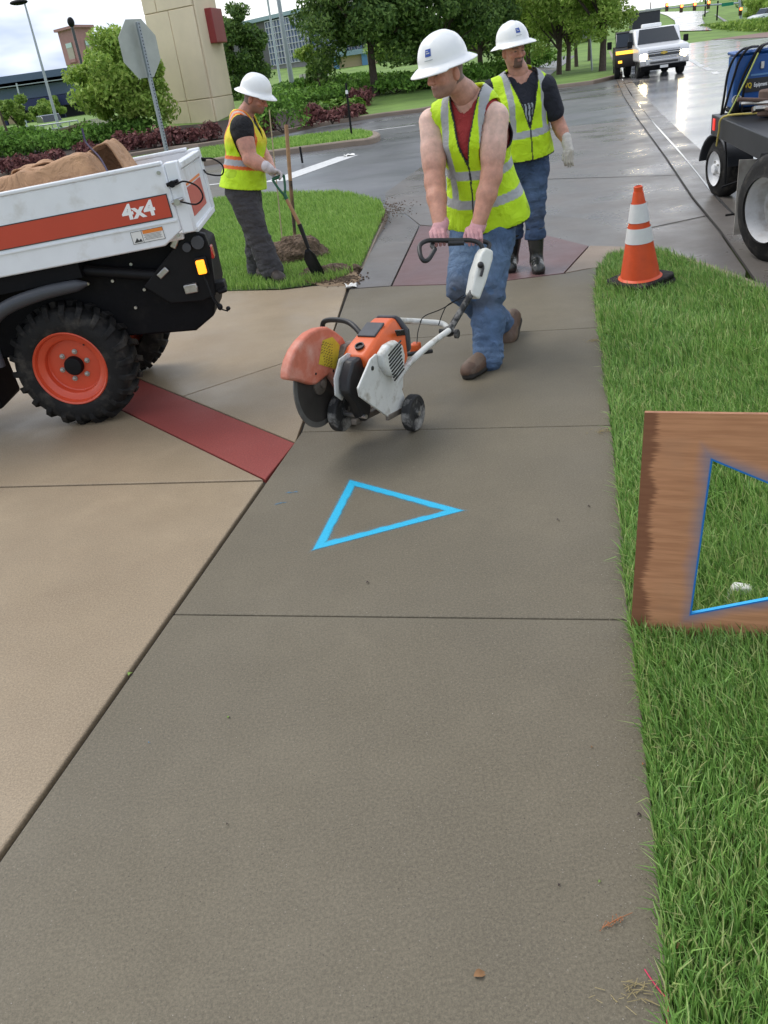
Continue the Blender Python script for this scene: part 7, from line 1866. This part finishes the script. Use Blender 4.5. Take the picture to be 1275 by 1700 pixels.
# ------------------------------------------------------------------ traffic signals at the junction
M_sigy = mat('signal_housing', (.05, .03, .012), .6); M_sigred = mat('signal_red_lit', (.8, .1, .02), .4, emit=(1.0, .13, .03), estr=5)
mY = 135; mb0, mt0 = AT(1229, 47, mY), AT(1227, -12, mY)
sm = thing('signal_mast', 'steel traffic signal mast with long arm and green street sign', 'traffic signal', (mb0[0], mb0[1], HZ(mY)))
b = MB(); b.tube([(mb0[0], mb0[1], HZ(mY)-.2), mt0], [.22, .16], 8); b.build('mast', M_polegrey, sm)
ar0, ar1 = AT(1227, 5, mY), AT(1072, 16, mY); b = MB(); b.tube([ar0, ar1], [.13, .07], 8); b.build('arm', M_polegrey, sm)
gs = AT(1208, 7, mY-.3); b = MB(); b.box(gs, (1.7, .06, .42)); b.build('street_name_sign', mat('green_sign', (.01, .25, .15), .5), sm)
for px, py in ((1107, 12), (1131, 14), (1153, 11), (1176, 8), (1229, 19)):
    p = AT(px, py, mY-.4); b = MB(); b.box(p, (.42, .3, 1.05)); hs_ = b.build('signal_head', M_sigy, sm, bevel=.05)
    b = MB(); b.lathe([(.20, 0), (.17, .05), (0, .06)], p+np.array([0, -.16, .30]), (0, -1, 0), 14); b.build('red_lens', M_sigred, hs_)
for px, py, ht in ((1170, 28, 30), (1190, 34, 28), (1080, 20, 14)):
    P = GH(px, py); t = thing('far_pole', {1170: 'slim pole left of the hill path', 1190: 'slim pole beside the hill path', 1080: 'short post at the left of the hill road'}[px], 'pole', P); b = MB(); b.tube([P, np.array(P)+np.array([0, 0, ht/psc(P)])], .12, 6); b.build('shaft', M_blkdust, t)
# ------------------------------------------------------------------ flatbed truck, trailer and welder at the right
M_deck = mat('black_deck_paint', (.018, .019, .021), .45, var=.25, vscale=5, spec=.35)
M_flap = mat('grey_mud_flap', (.42, .39, .34), .75, var=.2, vscale=5, color2=(.28, .25, .21), mscale=3)
M_rimw = mat('white_wheel_paint', (.62, .62, .62), .4, var=.15, vscale=7, color2=(.30, .24, .18), mscale=5, mpos=(.5, .75))
M_wblue = mat('blue_machine_paint', (.012, .085, .30), .4, var=.1, vscale=4, coat=.15)
dA, dB = AT(1183, 190, 9.6), None
dB = G(1275, 228, float(dA[2])); td = nrm((dB-dA)*np.array([1, 1, 0])); ti = nrm(np.cross((0, 0, 1), td)); ti = ti if ti[0] > 0 else -ti
zD = float(dA[2])
trk = thing('flatbed_truck', 'black flatbed truck parked at the right edge with a large dull wheel', 'truck', (dA[0], dA[1], ZR))
def ib(name, u0, u1, v0, v1, za, zb_, m, parent, bev=.01):
    b = MB(); b.prism([(u0, v0), (u1, v0), (u1, v1), (u0, v1)], (dA[0], dA[1], za), td, ti, (0, 0, 1), zb_-za); return b.build(name, m, parent, bevel=bev)
rail = ib('deck_rail', 0, 4.6, 0, .07, zD-.20, zD, M_deck, trk)
ib('deck', .02, 4.6, .07, 2.2, zD-.10, zD-.012, M_deck, trk)
ib('rear_bumper', -.05, .0, -.0, 2.2, zD-.20, zD-.002, M_deck, trk)
ib('chassis_beam', .2, 4.6, .55, .75, zD-.45, zD-.11, M_blkdust, trk)
b = MB(); b.prism([(.10, -.145), (.19, -.145), (.19, -.03), (.10, -.03)], (dA[0], dA[1], zD), td, (0, 0, 1), -ti, .012); b.build('marker_light', mat('red_marker', (.65, .03, .02), .35, emit=(1, .05, .03), estr=.4), rail, bevel=.004)
wN = G(1256, 438, ZR)
wu = float((wN-dA)@td); fu = wu-.95
b = MB(); b.prism([(0, .01), (.62, .01), (.62, zD-.2-ZR-.1), (0, zD-.2-ZR-.06)], np.array([dA[0], dA[1], ZR+.04])+td*fu-ti*.10, ti, (0, 0, 1), td, .012); b.build('mud_flap', M_flap, trk)
b = MB(); fo = np.array([dA[0], dA[1], ZR])+td*(fu-.05)
b.tube([fo+ti*-.22+np.array([0, 0, .47]), fo+ti*-.02+np.array([0, 0, .52]), fo+ti*.05+np.array([0, 0, .30]), fo+ti*.04+np.array([0, 0, .23]), fo+ti*-.17+np.array([0, 0, .22])], .010, 6); b.build('rod_hook', M_blkdust, trk)
def twheel(parent, C_, ax, r, w, rim, holes=True, deep=.10, name='wheel'):
    t = bpy.data.objects.new(name, None); COL.objects.link(t); t.parent = parent; t.empty_display_size = .1
    if parent.get('_w'): t.matrix_parent_inverse = Matrix.Translation(-Vector(parent['_w']))
    t.location = [float(k) for k in C_]; t['_w'] = [float(k) for k in C_]
    a = nrm(ax); c = np.array(C_, float)     # a points out of the visible face
    b = MB(); b.lathe([(r*.60, .02), (r*.66, .0), (r*.82, -.008), (r*.94, -.03), (r, -.06), (r, -w+.06), (r*.94, -w+.02), (r*.62, -w)], c, a, 48, True); b.build('tyre', M_rub, t)
    b = MB(); b.lathe([(r*.615, .015), (r*.625, .0), (r*.59, -.005), (r*.57, -.03), (r*.53, -deep), (r*.30, -deep-.02), (r*.28, -deep+.03), (r*.16, -deep+.035), (r*.15, -deep+.07), (0, -deep+.075)], c, a, 40, cap0=False); rm = b.build('rim', rim, t)
    u_ = nrm(np.cross(a, (0, 0, 1))); 
    for i in range(8 if holes else 5):
        an = 2*math.pi*i/(8 if holes else 5); p = c+a*(-deep+.02)+(u_*math.cos(an)+np.array([0, 0, 1])*math.sin(an))*r*.22
        b = MB(); b.cyl(p, p+a*.03, .012, n=6); b.build('lug_nut', M_steel, t)
    for i in range(3):       # tread ribs
        pass
    return t
rN = .42
axN = nrm((-.93, -.16, 0))
twheel(trk, wN+np.array([.02, .0, rN]), axN, rN, .26, M_rimw, True, .16)
twheel(trk, wN+np.array([.02, .0, rN])-axN*.32, axN, rN, .26, M_rimw, True, .16)
b = MB(); b.prism([(-.62, .62), (-.40, .80), (.5, .84), (.7, .78), (.7, .74), (-.38, .76), (-.58, .6)], np.array([wN[0], wN[1], ZR])+ti*.05, td, (0, 0, 1), ti, .5); b.build('wheel_arch', M_blkdust, trk)
ib('cab', 4.62, 6.3, .05, 2.05, ZR+.45, ZR+1.55, M_white, trk, .06)
ib('cab_window', 4.75, 6.1, .10, 2.0, ZR+1.55, ZR+2.0, mat('cab_glass', (.02, .025, .03), .08, spec=.6), trk, .05)
ib('cab_roof', 4.66, 6.15, .08, 2.02, ZR+2.0, ZR+2.1, M_white, trk, .05)
ib('engine_hood', 6.3, 7.6, .1, 2.0, ZR+.5, ZR+1.25, M_white, trk, .08)
twheel(trk, np.array([dA[0], dA[1], ZR+rN])+td*6.9+ti*.08, -ti, rN, .26, M_rimw, True, .1)
# towed trailer behind
wT = G(1183, 328, ZR)
trl = thing('small_trailer', 'small trailer wheel with black fender behind the flatbed truck', 'trailer', (wT[0], wT[1], ZR))
rT = .315; axT = nrm((-.965, -.02, 0)); cT = wT+np.array([0, 0, rT])
twheel(trl, cT, axT, rT, .22, mat('bright_white_rim', (.78, .78, .78), .35, var=.1, vscale=9, color2=(.1, .1, .1), mscale=12, mpos=(.62, .7)), False, .05)
lT = nrm(np.cross((0, 0, 1), axT)); 
pr = []
for i in range(13):
    a_ = R(8+164*i/12); pr.append((math.cos(a_)*(rT+.07), math.sin(a_)*(rT+.055)))
b = MB(); b.prism(pr + [(x*.93, z*.93) for x, z in pr[::-1]], cT+axT*.03, lT, (0, 0, 1), -axT, .30); b.build('fender', M_plast, trl, bevel=.01)
b = MB(); b.cyl(cT-axT*.2, cT-axT*1.5, .04, n=8); b.build('axle', M_blkdust, trl)
b = MB(); b.box(cT-axT*.55+np.array([0, .2, .12]), (.09, 2.2, .10), rz=R(-8)); b.build('trailer_frame', M_blkdust, trl)
b = MB(); b.tube(spline([cT+axT*.05+lT*.33+np.array([0, 0, .32]), cT+axT*.06+lT*.41+np.array([0, 0, .1]), cT+axT*.05+lT*.40+np.array([0, 0, -.12])], 5), .012, 6); b.build('fender_stay', M_blk, trl)
# blue welder on the deck
wel = thing('welder', 'blue engine welder machine with hoses draped over it on the truck deck', 'welder', dA+td*.05+ti*.15)
wo = np.array([dA[0], dA[1], zD])+td*.02+ti*.12
def wbx(name, u0, u1, v0, v1, za, zb_, m, bev=.02, par=None):
    b = MB(); b.prism([(u0, v0), (u1, v0), (u1, v1), (u0, v1)], wo+np.array([0, 0, za]), td, ti, (0, 0, 1), zb_-za); return b.build(name, m, par or wel, bevel=bev)
wbx('skid', .0, .34, .0, 1.45, .012, .06, M_blkdust)
body = wbx('housing', .0, .34, .0, 1.5, .06, .545, M_wblue)
wbx('roof_panel', -.015, .355, -.015, 1.515, .545, .58, M_wblue)
# the face towards the camera carries the sign: it looks along td
def wsign(name, v0, v1, za, zb_, m, out=.004, th=.004): 
    b = MB(); b.prism([(v0, za), (v1, za), (v1, zb_), (v0, zb_)], wo+td*(.34+out), ti, (0, 0, 1), td, th); return b.build(name, m, body)
pn = wsign('name_plate', .10, .44, .20, .325, M_ink)
def onw(v, z, out): return Vector(wo+td*(.34+out)+ti*v+np.array([0, 0, z]))
Mr = Matrix.Identity(4)
for i in range(3): Mr[i][0] = ti[i]; Mr[i][1] = (0, 0, 1)[i]; Mr[i][2] = td[i]
text_obj('lettering', 'Equipment Rental', .052, M_lett, body, Matrix.Translation(onw(.300, .262, .010)) @ Mr, .001, .0012, .56)
text_obj('logo_lettering', 'VQ', .062, mat('logo_yellow', (.75, .55, .02), .5), body, Matrix.Translation(onw(.142, .263, .010)) @ Mr, .001, .002, .75)
wsign('faded_print', .16, .34, .345, .362, mat('pale_blue_print', (.12, .26, .48), .5))
b = MB(); b.box(onw(.26, .435, .012), (.035, .02, .065)); b.build('door_latch', M_steel, body, bevel=.004)
b = MB(); b.lathe([(.05, 0), (.05, .012), (0, .012)], onw(.045, .14, .0), td, 16); b.build('round_decal', M_lett, body)
b = MB(); b.tube([onw(.045, .02, .03), onw(.03, .1, .045), onw(.04, .18, .03)], [.03, .034, .022], 8); b.build('cable_grip', M_blk, wel)
for k, pts in enumerate(([(0.190, .60, -.2), (0.060, .595, .02), (-0.020, .53, .05), (-0.070, .40, .05), (-0.090, .2, .05), (-0.110, .02, .06)], [(0.250, .60, -.2), (0.110, .60, .03), (0.030, .5, .05), (-0.010, .36, .05), (-0.050, .2, .05), (-0.090, .03, .06)], [(0.370, .615, -.25), (0.220, .60, .03), (0.150, .50, .05), (0.090, .38, .05), (0.050, .26, .05), (0.040, .15, .04)], [(0.410, .62, -.25), (0.250, .605, .03), (0.180, .50, .055), (0.110, .34, .05), (0.090, .15, .05), (0.090, .02, .06)])):
    b = MB(); b.tube(spline([onw(*p) for p in pts], 5), .012, 8); o = b.build('hose', M_blk, None)
    tag(o, ['outermost black hose over the left end of the blue welder', 'second black hose over the blue welder', 'third black hose ending in the cable grip', 'black hose hanging nearest the sign on the welder'][k], 'hose', 'hoses draped over the welder')
b = MB(); b.tube(spline([onw(.20, .55, .07), onw(.10, .33, .09), onw(-.02, .08, .11), onw(-.07, .0, .12)], 5), .008, 6); o = b.build('hose', mat('yellow_green_hose', (.45, .50, .12), .5), None); tag(o, 'thin yellow green hose hanging in front of the blue welder', 'hose')
b = MB(); r0_ = np.array([dA[0], dA[1], zD]); b.tube(spline([r0_+td*.75+ti*.3+np.array([0, 0, .03]), r0_+td*.62+ti*.0+np.array([0, 0, .02]), r0_+td*.58-ti*.03+np.array([0, 0, -.12]), r0_+td*.50-ti*.03+np.array([0, 0, -.26])], 5), .010, 6); o = b.build('rope', mat('yellow_rope', (.5, .40, .10), .8), None); tag(o, 'yellow rope tied over the black deck rail', 'rope')
# tools lying on the deck
M_rust = mat('rusty_iron', (.12, .075, .055), .8, var=.35, vscale=12)
tb_ = thing('tool_heap', 'heap of rusty chains and iron tools on the truck deck', 'tools', r0_+td*.9+ti*.3)
q_ = random.Random(12)
for i in range(12):
    p = r0_+td*q_.uniform(.55, 1.5)+ti*q_.uniform(.08, .6)+np.array([0, 0, .05+q_.uniform(0, .12)]); d = td*q_.uniform(-.3, .3)+ti*q_.uniform(-.3, .3)+np.array([0, 0, q_.uniform(-.02, .05)])
    b = MB(); b.tube([p, p+d], q_.uniform(.012, .03), 7); b.build('iron_bar', M_rust if i % 3 else M_steel, tb_)
b = MB(); pp_ = r0_+td*.80+ti*.50+np.array([0, 0, .12]); b.box(pp_, (.35, .3, .24), rz=.4); b.build('tool_box', M_rust, tb_, bevel=.02)

# ------------------------------------------------------------------ white pickup with headlights on
M_lamp = mat('headlight_lit', (.9, .85, .7), .2, emit=(1.0, .80, .45), estr=60)
M_pick = mat('white_truck_paint', (.78, .78, .78), .3, coat=.3, var=.04); M_chrome = mat('chrome', (.55, .55, .55), .18, metal=.9); M_grille = mat('grille_dark', (.05, .05, .05), .5)
PP = AT(1101, 121, 37.5); PP[2] = ZR
hd_ = math.atan2(-.985, -.17)
pk = thing('pickup_truck', 'white pickup truck with headlights lit driving on the wet road', 'pickup truck', PP, world=False, rot=(0, 0, hd_))
Wd = 1.98
def px_(name, prof, y0, y1, m, bev=.05, par=None):
    b = MB(); b.prism(prof, (0, y0, 0), (1, 0, 0), (0, 0, 1), (0, 1, 0), y1-y0); return b.build(name, m, par or pk, bevel=bev, seg=3)
px_('hood', [(-1.35, .62), (-.02, .62), (-.0, .95), (-.10, 1.12), (-1.35, 1.22)], -Wd/2, Wd/2, M_pick, .07)
px_('front_bumper', [(-.25, .42), (.12, .44), (.14, .66), (-.25, .66)], -Wd/2+.02, Wd/2-.02, M_chrome, .04)
px_('bumper_intake', [(.1, .50), (.15, .50), (.15, .58), (.1, .58)], -.55, .55, M_grille, .01)
px_('skid_plate', [(-.3, .26), (.05, .28), (.08, .43), (-.3, .43)], -Wd/2+.1, Wd/2-.1, M_blkdust, .03)
gr_ = px_('grille', [(-.05, .72), (.025, .72), (-.01, 1.0), (-.1, 1.0)], -.62, .62, M_grille, .01)
for z in (.74, .87, .98): px_('grille_bar', [(-.02, z-.018), (.035-.1*(z-.72), z-.018), (.035-.1*(z-.72), z+.018), (-.02, z+.018)], -.63, .63, M_chrome, .006, gr_)
b = MB(); b.prism([(-.13, -.03), (-.05, -.03), (-.05, -.055), (.05, -.055), (.05, -.03), (.13, -.03), (.13, .03), (.05, .03), (.05, .055), (-.05, .055), (-.05, .03), (-.13, .03)], (.03, 0, .87), (0, 1, 0), (0, 0, 1), (1, 0, 0), .02); b.build('emblem', mat('gold_emblem', (.6, .42, .08), .3, metal=.6), gr_)
for s_ in (-1, 1):
    px_('headlight', [(-.12, .74), (.02, .74), (-.02, .98), (-.12, .98)], *sorted((s_*.66, s_*.94)), M_lamp, .03)
    px_('bumper_end', [(.0, .45), (.155, .47), (.155, .70), (.0, .68)], *sorted((s_*.60, s_*.74)), M_chrome, .02)
px_('cab', [(-3.3, .62), (-1.3, .62), (-1.3, 1.2), (-1.95, 1.80), (-3.1, 1.82), (-3.3, 1.3)], -Wd/2+.06, Wd/2-.06, M_pick, .08)
b = MB(); b.add([(-1.335, -.84, 1.24), (-1.335, .84, 1.24), (-1.90, .70, 1.755), (-1.90, -.70, 1.755), (-1.30, -.84, 1.26), (-1.30, .84, 1.26), (-1.86, .70, 1.78), (-1.86, -.70, 1.78)], [(0, 3, 2, 1), (4, 5, 6, 7), (0, 1, 5, 4), (1, 2, 6, 5), (2, 3, 7, 6), (3, 0, 4, 7)]); b.build('windshield', M_glass, pk)
for s_ in (-1, 1):
    y = s_*(Wd/2-.055); px_('side_window', [(-3.0, 1.25), (-1.62, 1.25), (-2.0, 1.70), (-2.95, 1.72)], *sorted((y, y+s_*.02)), M_glass, .01)
    b = MB(); b.box((-1.45, s_*1.13, 1.28), (.10, .2, .26)); b.build('mirror', M_blk, pk, bevel=.03)
    for x in (-.85, -4.2):
        w_ = bpy.data.objects.new('wheel', None); COL.objects.link(w_); w_.parent = pk; w_.location = (x, s_*.82, .40)
        b = MB(); b.lathe([(.24, -.13), (.37, -.13), (.40, -.09), (.40, .09), (.37, .13), (.24, .13)], (0, 0, 0), (0, 1, 0), 24, True); b.build('tyre', M_tyre, w_)
        b = MB(); b.lathe([(.25, .1*s_), (0, .06*s_)], (0, 0, 0), (0, 1, 0), 16); b.build('rim', M_chrome, w_)
px_('truck_bed', [(-5.5, .62), (-3.3, .62), (-3.3, 1.3), (-5.5, 1.3)], -Wd/2+.02, Wd/2-.02, M_pick, .05)
px_('beacon_bar', [(-2.75, 1.82), (-2.35, 1.82), (-2.40, 1.97), (-2.7, 1.97)], -.5, .3, M_lett, .04)
px_('fender_arch', [(-1.3, .42), (-.4, .42), (-.45, .75), (-1.25, .75)], -Wd/2+.1, Wd/2-.1, M_blk, .05)
px_('licence_plate', [(.14, .33), (.15, .33), (.15, .43), (.14, .43)], -.16, .16, M_warn, .004)
# dark truck close behind it on the kerb side
DP = AT(1050, 121, 39.5); DP[2] = ZR
dk = thing('dark_truck', 'dark truck with yellow lights half hidden left of the white pickup', 'truck', DP, world=False, rot=(0, 0, math.atan2(-.96, -.28)))
M_dkp = mat('dark_brown_black_paint', (.025, .02, .018), .4, var=.2); M_yelp = mat('yellow_marker_lit', (.8, .4, .03), .4, emit=(1, .5, .05), estr=1.2)
def dx_(name, prof, y0, y1, m, bev=.04):
    b = MB(); b.prism(prof, (0, y0, 0), (1, 0, 0), (0, 0, 1), (0, 1, 0), y1-y0); return b.build(name, m, dk, bevel=bev)
dx_('body', [(-4.5, .45), (-.1, .45), (0, .8), (-.1, 1.1), (-1.2, 1.2), (-4.5, 1.2)], -.75, .75, M_dkp)
dx_('cab', [(-3.0, 1.2), (-1.1, 1.2), (-1.6, 1.75), (-2.9, 1.75)], -.68, .68, M_glass)
dx_('cab_roof', [(-3.0, 1.74), (-1.55, 1.74), (-1.65, 1.80), (-2.9, 1.80)], -.68, .68, M_dkp)
for y in (-.6, .55): dx_('marker_lamp', [(.0, .62), (.03, .62), (.03, .72), (0, .72)], y, y+.16, M_yelp, .01)
dx_('yellow_band', [(.0, .95), (.02, .95), (-.03, 1.08), (-.06, 1.08)], -.7, .1, M_yelp, .005)
for s_ in (-1, 1):
    b = MB(); b.box((-1.2, s_*.95, 1.32), (.1, .2, .3)); b.build('mirror', M_blk, dk, bevel=.02)
    for x in (-.7, -3.6):
        b = MB(); b.lathe([(0, -.12), (.36, -.12), (.40, -.08), (.40, .08), (.36, .12), (0, .12)], (x, s_*.62, .40), (0, 1, 0), 20); b.build('wheel', M_tyre, dk)
# dark box trailer far behind
BP = AT(1072, 60, 62); BP[2] = ZR
bx_ = thing('box_trailer', 'dark grey box trailer on the road behind the pickup', 'trailer', BP, world=False, rot=(0, 0, math.atan2(-.96, -.28)))
b = MB(); b.box((-3, 0, 1.75), (6, 1.75, 2.0)); b.build('box_body', M_plast, bx_, bevel=.04)
b = MB(); b.box((-3, 0, 2.8), (6.1, 1.85, .12)); b.build('roof_rim', M_signback, bx_, bevel=.02)
for x in (-1.2, -4.8):
    for y in (-.7, .7): b = MB(); b.lathe([(0, -.12), (.40, -.12), (.45, 0), (.40, .12), (0, .12)], (x, y, .45), (0, 1, 0), 16); b.build('wheel', M_tyre, bx_)
b = MB(); b.box((-3, 0, .68), (6, 1.2, .2)); b.build('chassis', M_blkdust, bx_)
